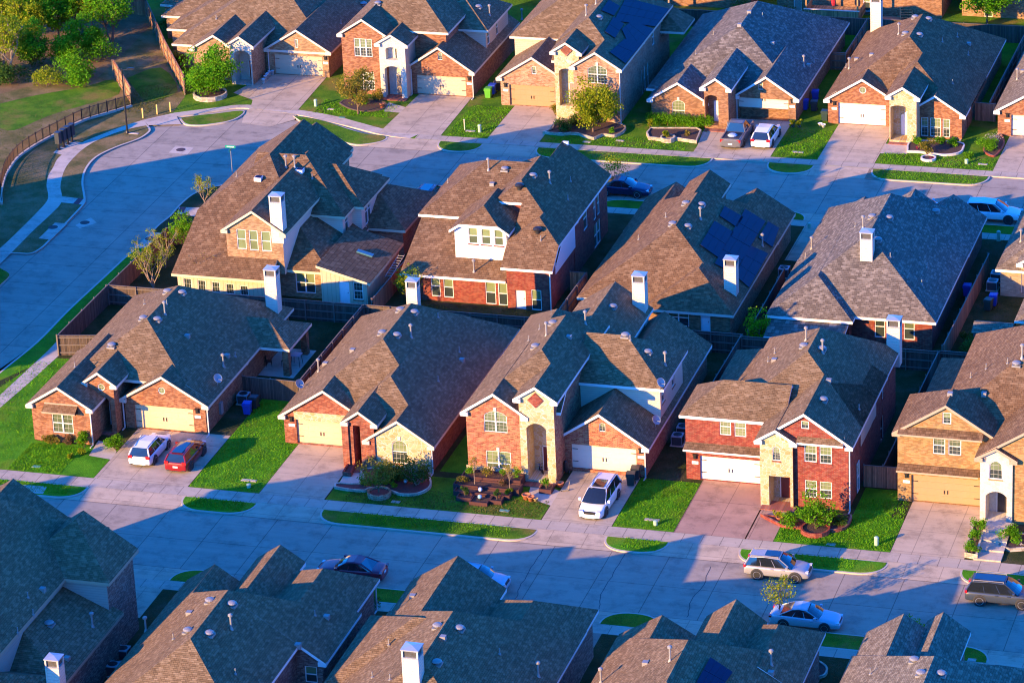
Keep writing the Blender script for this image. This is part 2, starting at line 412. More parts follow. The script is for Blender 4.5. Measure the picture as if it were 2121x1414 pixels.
            for i in range(1, nm): t = a+(b-a)*i/nm; slab(f, t-.06, t+.06, z0+.02, za-.04, d, .07)
            if not op.get('round') and not op.get('fix'): slab(f, a+.03, b-.03, zm-.035, zm+.035, d, .055)
            gx, gz = op.get('g', (0, 0))
            for i in range(1, gx): t = a+(b-a)*i/gx; slab(f, t-.012, t+.012, z0+.05, za-.06, d, .02, 1)
            for i in range(1, gz): t = z0+(z1-z0)*i/gz; slab(f, a+.05, b-.05, t-.012, t+.012, d, .022, 1)
            f.build('frame', [VINYL, MUNT], w)
            if op.get('key'):
                kb = MB(); zt = max(q.y for q in hp); slab(kb, cx-.12, cx+.12, zt-.02, zt+.34, 0, .05); kb.build('keystone', TRIM, s.e)
            if not op.get('round') and not flush:
                sl = MB(); slab(sl, a-.06, b+.06, z0-.1, z0-.01, .02, .07); sl.build('window_sill', s.mats[s.mk[0]] if not op.get('sill') else op['sill'], s.e)
        elif kind == 'garage':
            g = MB(); m = op['m']; hh = (z1-z0)/4
            for i in range(4):
                slab(g, a, b, z0+i*hh+.004, z0+(i+1)*hh-.004, d, .05)
                nn = 8; ww = (b-a)/nn
                for j in range(nn): slab(g, a+j*ww+.1, a+(j+1)*ww-.1, z0+i*hh+.1, z0+(i+1)*hh-.1, d-.05, .007)
            door = g.build('garage_door', m, s.e)
            for sx in (-1, 1):
                h = MB(); t = (a+b)/2+sx*.13; slab(h, t-.035, t+.035, z0+.75, z0+1.05, d-.05, .05); h.build('handle', DARKM, door)
                for zz in (.55, 1.62):
                    h = MB(); t = a+.05 if sx < 0 else b-.5; slab(h, t, t+.45, z0+zz, z0+zz+.05, d-.05, .03); h.build('hinge', DARKM, door)
            if op.get('lit', True):
                for t in ((a-.38,) if op.get('lamp') == 'l' else (b+.38,) if op.get('lamp') == 'r' else ()):
                    h = MB(); slab(h, t-.1, t+.1, z1-.25, z1+.12, 0, .18); slab(h, t-.16, t+.16, z1+.1, z1+.16, 0, .24); h.build('wall_lantern', DARKM, s.e)
                    h = MB(); slab(h, t-.26, t+.26, z1-.75, z1-.5, 0, .03); h.build('address_plaque', TRIMW, s.e)
        elif kind in ('entry', 'door'):
            if kind == 'entry':
                s.wall.face([m3(q, d) for q in hp], s.mk.index(wm))
                db = op.get('door', (.5, 1.0)); ww = b-a; t0 = a+ww*db[0]; t1 = t0+min(db[1], b-t0-.05); zt = min(z0+2.15, z1-.1)
            else: t0, t1, zt = a, b, z1
            g = MB(); dm = op.get('m', pbr('door maroon', (.12, .02, .02), .4, coat=.3))
            slab(g, t0+.06, t1-.06, z0, zt-.06, d, .05)
            for i in range(2):
                for j in range(3):
                    w_ = (t1-t0-.12); x = t0+.06+w_*(.1+.43*i); z = z0+(zt-z0)*(.06+.31*j); slab(g, x, x+w_*.37, z, z+(zt-z0)*.25, d-.05, .015)
            door = g.build('front_door' if kind == 'entry' else 'back_door', dm, s.e)
            f = MB()
            for q in ((t0, t0+.07, z0, zt), (t1-.07, t1, z0, zt), (t0, t1, zt-.07, zt)): slab(f, *q, d, .07)
            f.build('frame', VINYL, door)
            h = MB(); slab(h, t1-.2, t1-.14, z0+.95, z0+1.05, d-.05, .06); h.build('handle', METAL, door)
    def hit(s, u, v):                        # the roof point seen at a measured photo position
        d = ray(u, v); t = (14-CAMP.z)/d.z; q = CAMP+t*d; st = .04
        for i in range(1200):
            z = s.rz(q.x, q.y)
            if z is not None and q.z <= z: return V((q.x, q.y, z))
            q = q+d*st
            if q.z < .2: return q
        return q
    def rz(s, x, y):
        z = [f(x, y) for a, b, c, d, f in s.blocks if a <= x <= b and c <= y <= d]
        return max(z) if z else None
    def vent(s, kind, *pts):
        for p in pts:
            q = s.hit(*T(*p)) if isinstance(p[0], str) else V((p[0], p[1], s.rz(p[0], p[1]) or 3)); q = q-s.o; m = MB()
            if kind == 'd':                  # low round attic vent on a flange
                m.box(q.x-.34, q.x+.34, q.y-.34, q.y+.34, q.z-.12, q.z+.02); m.lathe([(.18, q.z-.1), (.18, q.z+.12), (.33, q.z+.12), (.36, q.z+.18), (.27, q.z+.26), (.08, q.z+.3)], (q.x, q.y, 0), 16); m.build('roof_vent', METAL, s.e)
            elif kind == 'k':
                m.lathe([(.22, q.z-.1), (.22, q.z+.2), (.4, q.z+.22), (.42, q.z+.34), (.3, q.z+.46), (.1, q.z+.5)], (q.x, q.y, 0), 14); m.build('roof_vent', DARKM, s.e)
            elif kind == 'p': m.tube((q.x, q.y, q.z-.2), (q.x, q.y, q.z+.45), .045, 8); m.tube((q.x, q.y, q.z-.1), (q.x, q.y, q.z+.06), .11, 8); m.build('vent_pipe', METAL, s.e)
            elif kind == 'f':
                m.tube((q.x, q.y, q.z-.2), (q.x, q.y, q.z+1.0), .075, 8); m.tube((q.x, q.y, q.z-.1), (q.x, q.y, q.z+.18), .17, 8, r2=.08); m.lathe([(.08, q.z+.98), (.17, q.z+1.0), (.17, q.z+1.12), (.06, q.z+1.2)], (q.x, q.y, 0), 10); m.build('flue_pipe', METAL, s.e)
            elif kind == 'b': m.box(q.x-.2, q.x+.2, q.y-.2, q.y+.2, q.z-.2, q.z+.2); m.build('box_vent', METAL, s.e)
            elif kind == 's':                # square solar attic fan
                zx = s.rz(q.x+s.o.x+.35, q.y+s.o.y); m.box(q.x-.33, q.x+.33, q.y-.33, q.y+.33, q.z-.1, q.z+.26); a = m.build('attic_fan', TRIMW, s.e)
                g = MB(); g.box(q.x-.28, q.x+.28, q.y-.28, q.y+.28, q.z+.255, q.z+.275); g.build('fan_panel', PANEL, a)
    def dish(s, p, r=.38):
        q = (s.hit(*T(*p)) if isinstance(p[0], str) else V((p[0], p[1], s.rz(*p) or 3)))-s.o
        M = Matrix.Translation(q+V((0, 0, .55))) @ Matrix.Rotation(math.radians(62), 4, 'Z') @ Matrix.Rotation(math.radians(55), 4, 'X')
        m = MB(); m.lathe([(.05, -.02), (r*.6, .05), (r, .14), (r, .16), (r*.6, .075), (.05, .0)], n=16, M=M); d = m.build('satellite_dish', pbr('dish grey', (.33, .35, .37), .5), s.e)
        a = MB(); a.tube(q-V((0, 0, .1)), q+V((0, 0, .55)), .03, 6); a.tube(q+V((0, 0, .5)), M @ V((0, -.25, .45)), .02, 6); a.tube(M @ V((0, -.25, .4)), M @ V((0, -.25, .52)), .05, 6); a.build('dish_arm', METAL, d)
    def panels(s, quad, nx, ny):             # photovoltaic modules lying on a slope; quad = four measured corners (tl, tr, br, bl)
        P = [s.hit(*T(*p)) for p in quad]
        n = (P[1]-P[0]).cross(P[3]-P[0]); n.normalize(); n = n if n.z > 0 else -n
        lerp = lambda a, b, t: a+(b-a)*t
        for i in range(nx):
            for j in range(ny):
                C = [lerp(lerp(P[0], P[1], (i+a)/nx), lerp(P[3], P[2], (i+a)/nx), (j+b)/ny)-s.o for a, b in ((.01, .012), (.99, .012), (.99, .988), (.01, .988))]
                m = MB(); lo = [c+n*.06 for c in C]; hi = [c+n*.13 for c in C]; m.face(hi, 0); m.face(lo[::-1], 1)
                for k in range(4): m.face([lo[k], lo[(k+1) % 4], hi[(k+1) % 4], hi[k]], 1)
                m.build('solar_panel', [PANEL, DARKM], s.e)
    def chimpx(s, t, a, b, a2, b2, w=1.05, d=1.0):   # measured foot and top of the chimney's near left edge
        q = s.hit(*T(t, a, b)); u, v = T(t, a2, b2); dd = ray(u, v); n = V((dd.x, dd.y)); g = V((q.x-CAMP.x, q.y-CAMP.y)); k = g.dot(n)/n.dot(n)
        s.chimney(q.x+w/2, q.y+d/2, CAMP.z+k*dd.z+.1, w, d, zb=max(.5, q.z-2))
    def chimney(s, x, y, z1, w=1.05, d=.95, mat=None, zb=2.0):
        mat = mat or CHIM; q = V((x, y, 0))-s.o; x, y = q.x, q.y; z1 -= .12; m = MB(); a, b, c, e = x-w/2, x+w/2, y-d/2, y+d/2
        m.box(a, b, c, e, zb, z1-.62, 0)
        t = .09
        for (u, v) in ((a, c), (b, c), (b, e), (a, e)):
            uu = (u, u+t) if u == a else (u-t, u); vv = (v, v+t) if v == c else (v-t, v); m.box(*uu, *vv, zb, z1-.02, 1) if False else m.box(uu[0]-.012, uu[1]+.012, vv[0]-.012, vv[1]+.012, zb, z1-.06, 1)
        ch = m.build('chimney', [mat, TRIM], s.e)
        k = MB(); k.box(a+.1, b-.1, c+.1, e-.1, z1-.62, z1-.1, 0); k.build('flue_opening', pbr('dark opening steel', (.12, .11, .1), .5, .5, amt=.5, sc=5), ch)  # inner box coloured dark to stand for the shaded opening below the cap
        k = MB(); hz = z1-.08
        B = [V((a-.06, c-.06, hz)), V((b+.06, c-.06, hz)), V((b+.06, e+.06, hz)), V((a-.06, e+.06, hz))]; Tt = [p+V((0, 0, .09)) for p in B]; ap = V((x, y, hz+.2))
        for i in range(4): k.face([B[i], B[(i+1) % 4], Tt[(i+1) % 4], Tt[i]]); k.face([Tt[i], Tt[(i+1) % 4], ap])
        k.face(B[::-1]); k.box(a-.02, b+.02, c-.02, e+.02, z1-.68, z1-.58, 0); k.build('chimney_cap', CAPM, ch)
    def spout(s, x, y, z):
        q = V((x, y, 0))-s.o; m = MB(); m.box(q.x-.045, q.x+.045, q.y-.05, q.y+.05, .0, z-.12); m.box(q.x-.045, q.x+.045, q.y-.6, q.y-.05, 0.0, .08); m.build('downspout', GUT, s.e)
    def colm(s, x, y, h, w=.55, k='b'):
        q = V((x, y, 0))-s.o; m = MB(); m.box(q.x-w/2, q.x+w/2, q.y-w/2, q.y+w/2, 0, h-.12); m.build('porch_column', s.mats[k], s.e)
    def bx(s, name, mat, x0, x1, y0, y1, z0, z1):
        q = s.o; m = MB(); m.box(x0-q.x, x1-q.x, y0-q.y, y1-q.y, z0-q.z, z1-q.z); return m.build(name, mat, s.e)
    def lift(s, dz):                         # stand the house on a higher pad, along the sight line of its middle
        d = s.e.location-CAMP; s.e.location = s.e.location+d*(dz/d.z)
    def done(s):
        s.wall.build('wall', [s.mats[k] for k in s.mk], s.e); s.roof.build('roof', [s.roofmat, s.trim], s.e)
PANEL = None
def panelmat():
    m, nt, b = newmat('photovoltaic glass'); co = objc(nt)
    c = mixc(nt, noise(nt, co, 2.0, 2), (.003, .005, .035), (.005, .009, .055)); nt.links.new(c, b.inputs['Base Color'])
    b.inputs['Roughness'].default_value = .35; b.inputs['Specular IOR Level'].default_value = .06; return m
PANEL = panelmat()
CHIM = sidingmat('chimney siding', (.68, .6, .5), w=.24)
def W(px=None, s='F', **k): d = dict(s=s, k='win', **k); d.update({'px': px} if px else {}); return d
def GD(px, m, **k): return dict(s='F', k='garage', px=px, m=m, **k)
def EN(px, **k): return dict(s='F', k='entry', px=px, **k)
def DR(px, **k): return dict(s=k.pop('s', 'F'), k='door', px=px, **k)
# ------------------------------------------------------------------ wall and roof finishes
BR_ORANGE = brickmat('orange brown brick', (0.319, 0.104, 0.038), (0.374, 0.141, 0.053), (0.177, 0.055, 0.027), (0.340, 0.232, 0.150))
BR_RED = brickmat('red brick', (0.285, 0.055, 0.024), (0.340, 0.080, 0.032), (0.169, 0.037, 0.021), (0.340, 0.220, 0.150))
BR_MIX = brickmat('red and tan mixed brick', (0.312, 0.061, 0.027), (0.367, 0.092, 0.038), (0.421, 0.232, 0.107), (0.374, 0.256, 0.171))
BR_DEEP = brickmat('deep red brick', (0.245, 0.027, 0.016), (0.292, 0.043, 0.021), (0.184, 0.022, 0.016), (0.285, 0.159, 0.107))
BR_YEL = brickmat('yellow tan brick', (0.351, 0.202, 0.062), (0.400, 0.239, 0.081), (0.273, 0.131, 0.043), (0.364, 0.255, 0.143))
BR_TAN = brickmat('tan brick', (0.353, 0.202, 0.091), (0.408, 0.244, 0.118), (0.245, 0.128, 0.064), (0.408, 0.293, 0.192))
BR_PINK = brickmat('pink and cream brick', (0.340, 0.134, 0.064), (0.394, 0.202, 0.107), (0.448, 0.305, 0.192), (0.408, 0.305, 0.214))
BR_BROWN = brickmat('brown brick', (0.272, 0.122, 0.053), (0.326, 0.159, 0.070), (0.184, 0.080, 0.038), (0.340, 0.232, 0.150))
BR_PLUM = brickmat('plum brick', (0.184, 0.067, 0.048), (0.231, 0.092, 0.064), (0.340, 0.220, 0.160), (0.285, 0.202, 0.150))
BR_PALE = brickmat('pale beige brick', (0.421, 0.305, 0.192), (0.462, 0.342, 0.225), (0.367, 0.256, 0.160), (0.421, 0.317, 0.214))
ST_CREAM = stonemat('cream limestone', [(.52, .4, .19), (.6, .5, .3), (.46, .27, .07), (.62, .53, .36), (.4, .21, .05), (.56, .46, .26)])
ST_WHITE = stonemat('white limestone', [(.66, .6, .48), (.7, .65, .54), (.56, .47, .34)], 3.2)
SD_CREAM = sidingmat('cream siding', (.68, .58, .44)); SD_BEIGE = sidingmat('beige siding', (.56, .44, .32)); SD_WHITE = sidingmat('white siding', (.76, .75, .72)); SD_GREY = sidingmat('grey taupe siding', (.4, .34, .28))
SD_BOARD = sidingmat('beige vertical board', (.56, .43, .29), True, .4)
RF_TAN = shinglemat('weathered wood shingles', (.19, .118, .058), (.245, .158, .083), (.33, .225, .128))
RF_BROWN = shinglemat('brown shingles', (.17, .094, .044), (.22, .13, .066), (.3, .19, .1), w=.34, h=.19)
RF_GREY = shinglemat('slate grey shingles', (.14, .115, .09), (.195, .165, .132), (.33, .285, .225), w=.34, h=.18)
RF_GREY2 = shinglemat('pewter shingles', (.175, .135, .09), (.235, .187, .13), (.35, .29, .2), w=.32, h=.17)
GD_CREAM = pbr('cream garage paint', (.74, .65, .5), .45, amt=.04)
GD_WHITE = pbr('white garage paint', (.8, .77, .7), .45, amt=.03)
GD_TAN = pbr('tan garage paint', (.62, .48, .3), .45, amt=.04)
GD_KHAKI = pbr('khaki garage paint', (.55, .44, .3), .45, amt=.04)
GD_BROWN = pbr('brown garage paint', (.42, .25, .125), .45, amt=.04)
DOOR_WHITE = pbr('white door paint', (.76, .75, .73), .4, amt=.03); DOOR_BLACK = pbr('dark iron door', (.035, .03, .03), .4, coat=.3); DOOR_RED = pbr('red door paint', (.3, .03, .02), .4, coat=.3)
DOOR_TAUPE = pbr('taupe door paint', (.3, .24, .2), .4, coat=.2)
RB = 'houses facing the lower street'; RU = 'houses backing on the middle fence'; RT = 'houses at the top of the picture'; RD = 'houses along the bottom edge'

# ---- row facing the lower street
h = House('brick_house', 'single storey orange brick house with two round gable windows and a covered back patio', (-31.5, 3), dict(b=BR_ORANGE, s=SD_CREAM), RF_TAN, group=RB); C1 = h
h.block(-38.9, -24.1, -4.5, 15.4, dict(L=2.8, R=2.8, F=(4.15, .62), B=2.8), .62, walls='LRB')
h.block(-38.6, -32.7, -9.15, 2, dict(L=3.35, R=3.35), .62, ops=[W(('20', 425, 585, 612, 762), n=2, g=(4, 4), u=GL_MID, l=GL_MID)])
h.block(-34.7, -31.5, -6.7, 4, dict(L=4.5, R=4.5), .7, ops=[W(('20', 803, 345, 868, 408), round=1, fix=1, g=(2, 2)), EN(('20', 772, 440, 932, 742), arch=.55, d=1.4, m=DOOR_BLACK)])
h.block(-31.95, -24.1, -5.45, 4, dict(L=2.78, R=2.78), .6, lim=(-9, -4), ops=[GD(('20', 1105, 515, 1612, 752), GD_TAN, lamp='r'), W(('20', 1303, 373, 1368, 435), round=1, fix=1, g=(2, 2))])
h.block(-28.5, -21.5, 6.9, 12.6, dict(R=2.75, F=2.75, B=2.75), .5, walls='', ret=False)
for y in (7.45, 12.0): h.colm(-22.0, y, 2.7)
m = MB(); a, b = onY(*T('20', 360, 512), -9.0)[0], onY(*T('20', 635, 540), -9.0)[0]
for q in ((a, b),):
    o = h.o; zt = 3.14; m.face([V((q[0], -8.85, zt+.35))-o, V((q[0], -9.55, zt-.1))-o, V((q[1], -9.55, zt-.1))-o, V((q[1], -8.85, zt+.35))-o][::1], 0)
    m.box(q[0]-o.x, q[1]-o.x, -9.56-o.y, -9.5-o.y, zt-.22-o.z, zt-.08-o.z, 1); m.box(q[0]-o.x, q[0]+.1-o.x, -9.5-o.y, -8.86-o.y, zt-.25-o.z, zt-.12-o.z, 2); m.box(q[1]-.1-o.x, q[1]-o.x, -9.5-o.y, -8.86-o.y, zt-.25-o.z, zt-.12-o.z, 2)
    m.box(q[0]-o.x, q[1]-o.x, -8.87-o.y, -8.8-o.y, zt+.2-o.z, zt+.45-o.z, 1)
m.build('window_awning', [RF_BROWN, TRIMT, DARKM], h.e)
h.chimpx('11', 85, 1120, 58, 825)
h.vent('d', ('10', 1385, 1005), ('10', 1300, 1235), ('10', 1505, 1015), ('10', 1185, 1225), ('20', 925, 35)); h.vent('f', ('10', 1365, 1185), ('20', 1850, 205)); h.vent('p', ('10', 1195, 1105), ('20', 620, 210), ('20', 1948, 125), ('10', 1380, 1105)); h.vent('b', ('10', 1550, 1370), ('20', 1880, 120)); h.dish(('20', 1800, 355), .4)
h.spout(-31.7, -5.2, 2.7); h.spout(-24.3, -5.2, 2.7); h.spout(-33.0, -8.95, 3.2)
h.bx('downspout_box', METAL, -24.5, -24.3, -2.2, -1.7, .6, 1.6)
h.done()

h = House('brick_house', 'single storey red brick house with yellow stone front around an arched window', (-10.8, 3), dict(b=BR_RED, c=ST_CREAM), RF_TAN, group=RB); C2 = h
h.block(-17.9, -3.7, -5.2, 15.2, dict(L=2.62, R=2.62, F=(3.5, .667), B=2.62))
h.block(-18.0, -10.0, -5.65, 2, dict(L=2.62, R=2.62), .65, ops=[GD(('21', 330, 632, 755, 870), GD_TAN, lamp='l')])
h.block(-11.4, -8.3, -9.0, 1, dict(L=4.15, R=4.15), .7, walls='LF', ops=[EN(('21', 800, 690, 880, 1030), d=2.6, door=(.1, .9))])
h.block(-9.6, -6.7, -8.1, 4, dict(L=(5.5, .667), R=(4.63, .667), F=(3.08, .667)), walls='L')
h.block(-9.7, -3.7, -8.85, 6, dict(L=2.62, R=2.62), .667, w=dict(F='c'), lim=(-9, -4.5), ops=[W(('21', 1122, 808, 1258, 1010), arch=.35, g=(4, 5), u=GL_LIGHT, l=GL_DARK, key=1)])
h.bx('stone_lintel', ST_CREAM, -16.7, -11.7, -5.41, -5.3, 2.33, 3.05)
h.chimney(-12.55, 13.7, 7.05, .95, .9)
h.vent('d', ('11', 1195, 1155), ('11', 1310, 1175), ('11', 1045, 1345), ('11', 1165, 1365)); h.vent('f', ('11', 1285, 1375), ('21', 520, 245)); h.vent('p', ('11', 1508, 1215), ('21', 1510, 325), ('21', 1685, 85)); h.vent('b', ('21', 1705, 155), ('21', 800, 75), ('21', 575, 185)); h.dish(('21', 360, 400), .4)
h.spout(-4.0, -8.5, 2.55); h.colm(-11.1, -8.6, 4.0, .55); h.done()

h = House('brick_house', 'two storey mottled red brick house with stone entry tower and a red brick diamond', (5.9, 3), dict(b=BR_MIX, c=ST_CREAM, s=SD_CREAM), RF_TAN, trim=TRIMW, group=RB); C3 = h
h.block(-1.4, 5.2, 3, 11.2, dict(L=5.75, R=5.75, B=5.75))
h.block(-1.4, 6.6, -7.8, 7.0, dict(L=5.75, R=7.35, F=(6.08, .667), B=(7.2, .667)), w=dict({'*': 'b'}, R='s'), og=.2, walls='LRB')
h.block(-1.45, 4.1, -8.6, 2, dict(L=5.75, R=5.75), ops=[W(('22', -235, 565, -35, 755), n=2, g=(6, 6), arch=.4, u=GL_LIGHT, l=GL_MID, key=1), W(('22', -215, 895, 0, 1118), n=2, g=(4, 6), u=GL_LIGHT, l=GL_MID, key=1)])
h.block(3.0, 6.62, -8.75, .6, dict(L=7.35, R=7.35), .65, w=dict({'*': 'c'}, R='b'), walls='LRF', ops=[EN(('22', 118, 668, 302, 1150), arch=.45, d=1.9, door=(.42, .95))])
h.block(5.6, 13.15, -6.05, 14.8, dict(L=3.0, R=2.7), .667, ops=[GD(('22', 490, 842, 1035, 1090), GD_CREAM, lamp='r'), W(('22', 722, 668, 775, 745), arch=.12, g=(2, 3), fix=1)])
h.block(5.9, 13.2, -1.3, 6.6, dict(F=5.75, R=5.75, B=5.75), w='s', zb=3, ops=[W(('22', 1240, 390, 1268, 475), s='R', n=1), W(('22', 1322, 265, 1350, 345), s='R', n=1)])
h.block(1.7, 8.1, 2.0, 15.0, dict(L=5.5, R=5.5, F=5.5), w='s')
h.chimpx('12', 1000, 1105, 988, 875)
m = MB(); q = V((4.78, -8.5, 7.3))-h.o
m.box(-.46, .46, -.05, 0, -.46, .46, 0, Matrix.Translation(q) @ Matrix.Rotation(PI/4, 4, 'Y')); m.build('brick_diamond', BR_DEEP, h.e)
m = MB(); q = h.o; m.box(-1.21-q.x, 3.62-q.x, -8.39-q.y, -8.31-q.y, 0, .98); m.build('stone_skirt', ST_CREAM, h.e)
h.vent('d', ('12', 340, 1265), ('12', 835, 1130), ('12', 940, 1365), ('22', 195, 45), ('22', 1125, 90)); h.vent('p', ('12', 230, 1310), ('12', 140, 1405), ('12', 980, 1400)); h.vent('f', ('12', 287, 1360), ('12', 610, 1265), ('22', 1270, 190)); h.vent('b', ('12', 475, 1380)); h.dish(('22', 1235, 630), .4); h.dish(('22', 1190, 700), .4)
h.spout(3.75, -8.35, 5.6); h.spout(12.8, -5.9, 2.6); h.spout(6.05, -5.9, 2.9); h.done()

h = House('brick_house', 'two storey deep red brick house with cream stone entry and wide exposed aggregate drive', (23, 2), dict(b=BR_DEEP, c=ST_CREAM, s=SD_CREAM), RF_TAN, trim=TRIMW, group=RB); C4 = h
h.block(19.1, 30.0, -5.0, 10.6, dict(L=5.65, R=5.65, F=5.65, B=5.65), w=dict({'*': 'b'}), walls='LRB', ops=[W(('23', 855, 560, 875, 640), s='R'), W(('23', 942, 385, 960, 460), s='R'), W(('23', 935, 640, 960, 830), s='R')])
h.block(15.6, 24.0, -5.75, .2, dict(L=5.75, F=5.75, B=5.75), .667, ops=[W(('22', 1718, 628, 1815, 775), g=(3, 6), l=GL_LIGHT), W(('22', 1840, 640, 1940, 788), g=(3, 6), l=GL_LIGHT), GD(('22', 1555, 940, 2057, 1200), GD_WHITE, lamp='l')])
h.block(22.45, 30.02, -8.7, 5, dict(L=5.62, R=5.62), lim=(-9, -4.7), ops=[dict(s='F', k='open', px=('23', 10, 1105, 190, 1390), d=.02), W(('23', 275, 652, 342, 722), fix=1, g=(2, 2)), W(('23', 302, 850, 405, 997), g=(3, 4)), W(('23', 428, 862, 530, 1012), g=(3, 4)), W(('23', 308, 1140, 408, 1290), g=(3, 4)), W(('23', 430, 1152, 532, 1300), g=(3, 4)), W(('23', 732, 1010, 752, 1210), s='R')])
h.block(22.4, 25.75, -9.1, -2, dict(L=5.72, R=5.72), .62, w=dict({'*': 'b'}, F='c'), ops=[W(('23', 40, 860, 105, 985), arch=.25, g=(3, 5), fix=1), EN(('23', 10, 1105, 190, 1390), d=1.7, door=(.3, .95))])
h.block(16.0, 22.35, -6.25, -5.2, dict(F=(3.05, .3)), .3, walls='', ret=False, th=.16)
h.block(25.7, 29.3, -8.95, -8.2, dict(F=(5.78, .55)), .55, walls='', ret=False, th=.16)
h.block(15.5, 25, 2.2, 14, dict(L=2.75, F=2.75, B=2.75), .55)
h.bx('side_siding', SD_CREAM, 29.55, 29.64, -3.6, 2.2, 3.4, 5.5)
h.chimpx('13', 985, 1440, 972, 1240)
h.vent('d', ('23', 300, 40), ('23', 460, 485), ('23', 450, 65)); h.vent('p', ('23', 60, 95), ('23', 5, 165), ('23', 757, 560), ('12', 2015, 1420)); h.vent('f', ('23', 455, 90), ('13', 318, 1400)); h.vent('b', ('23', 505, 325), ('23', 55, 155))
h.spout(29.75, -8.5, 5.5); h.done()

h = House('brick_house', 'two storey yellow brick house with white stone entry and brown garage door', (41, 3), dict(b=BR_YEL, c=ST_WHITE), RF_BROWN, trim=TRIMT, group=RB); C5 = h
h.block(35.5, 50.5, -4.0, 14, dict(L=5.9, R=5.9, F=5.9, B=5.9))
h.block(32.55, 40.9, -6.1, 1.2, dict(L=5.95, R=5.95, B=5.95), .64, ops=[W(('23', 1447, 582, 1518, 682), g=(2, 3), fix=1), W(('23', 1368, 780, 1468, 932), g=(3, 4), u=GL_MID), W(('23', 1495, 790, 1600, 942), g=(3, 4), u=GL_MID), GD(('23', 1188, 1096, 1755, 1385), GD_BROWN, lamp='l')])
h.block(39.4, 42.65, -8.6, 0, dict(L=5.6, R=5.6), .58, w='c', ops=[W(('23', 1835, 980, 1940, 1140), arch=.35, g=(3, 4), fix=1), EN(('23', 1803, 1230, 1975, 1490), arch=.4, d=1.7, m=DOOR_BLACK, door=(.35, 1.0))])
h.block(39.6, 49, -8.4, 3, dict(L=5.7, R=5.7), .64, ops=[dict(s='F', k='open', px=('23', 1803, 1230, 1975, 1490), d=.02)])
h.block(33.1, 39.6, -6.6, -5.6, dict(F=(6.12, .4)), .4, walls='', ret=False, th=.14)
h.block(33.0, 39.3, -6.6, -5.6, dict(F=(3.0, .35)), .35, walls='', ret=False, th=.14)
h.block(32.4, 40, 1.5, 15.6, dict(L=2.75, F=2.75, B=2.75), .5)
h.vent('p', ('23', 1682, 295), ('23', 1808, 225), ('23', 1985, 180)); h.vent('d', ('23', 2060, 190)); h.vent('b', ('23', 1510, 435), ('23', 1790, 435)); h.vent('f', ('23', 2105, 135)); h.done()

# ---- row backing on the middle fence
h = House('brick_house', 'large tan brick house with three window gable and lean-to sunroom at its back', (-30, 31), dict(b=BR_TAN, s=SD_CREAM, v=SD_BOARD), RF_BROWN, trim=pbr('sage cream trim', (.56, .52, .34), .5, amt=.06), group=RU); B1 = h
h.block(-37.5, -28.3, 20.6, 44, dict(L=6.1, R=6.1, F=(2.83, .449)), .667, w=dict({'*': 'b'}, F='v'), ops=[W(('10', 1515+i*117.0, 885+i*15.5, 1598+i*117.0, 1085+i*15.5), g=(3, 4), u=GL_DARK) for i in range(5)])
h.block(-33.35, -27.25, 22.7, 38, dict(L=6.45, R=6.45), w=dict({'*': 'b'}, R='s'), zb=2.5, ops=[W(('10', 1953, 480, 2042, 650), l=GL_LIGHT), W(('10', 2055, 490, 2140, 660), l=GL_LIGHT), W(('11', 38, 498, 130, 668), l=GL_LIGHT)])
h.block(-34.4, -24.4, 30.3, 41.0, dict(F=5.35, R=5.35, B=5.35), w='s', zb=2.4, ops=[W(('11', 735, 365, 772, 475), s='R', l=GL_DARK, u=GL_MID)])
h.block(-30, -23.5, 32.9, 40.4, dict(F=5.32, R=5.32, B=5.32), w='s', zb=2.4, ops=[W(('11', 897, 245, 958, 395), s='R', n=2, u=GL_MID)])
h.block(-31, -23.6, 23.4, 34, dict(F=2.8, R=2.8), .6, ops=[W(('11', 325, 838, 497, 1015), n=2)])
h.block(-24.4, -19.5, 22.2, 31.7, dict(R=(2.6, .27)), .27, w='v', ops=[DR(('11', 683, 912, 782, 1098), m=DOOR_WHITE), W(('11', 803, 920, 890, 1068), g=(3, 4), u=GL_DARK)])
h.block(-29, -20.2, 34.4, 44.0, dict(F=2.7, R=2.7, B=2.7), .55)
h.block(-36.5, -29.5, 42.0, 47.5, dict(L=5.2, R=5.2), .667)
h.bx('downspout', DARKM, -23.9, -23.8, 23.66, 23.76, .12, 2.7)
h.chimpx('11', 122, 432, 103, 215, 1.1)
Z1 = lambda a, b: ('00', (350+a/6.06)*3.994, (240+b/6.06)*3.994)
h.vent('s', Z1(1125, 800), Z1(1645, 700)); h.vent('f', Z1(1470, 650), Z1(1580, 650)); h.vent('p', Z1(1800, 790), Z1(850, 765))
m = MB(); q = h.hit(*T('11', 905, 690))-h.o; M = Matrix.Translation(q+V((0, 0, .08))) @ Matrix.Rotation(math.radians(15), 4, 'Y'); m.box(-.75, .75, -.27, .27, -.05, .1, 0, M); m.build('skylight', pbr('skylight glass', (.06, .16, .2), .3, coat=.3), h.e)
h.done()

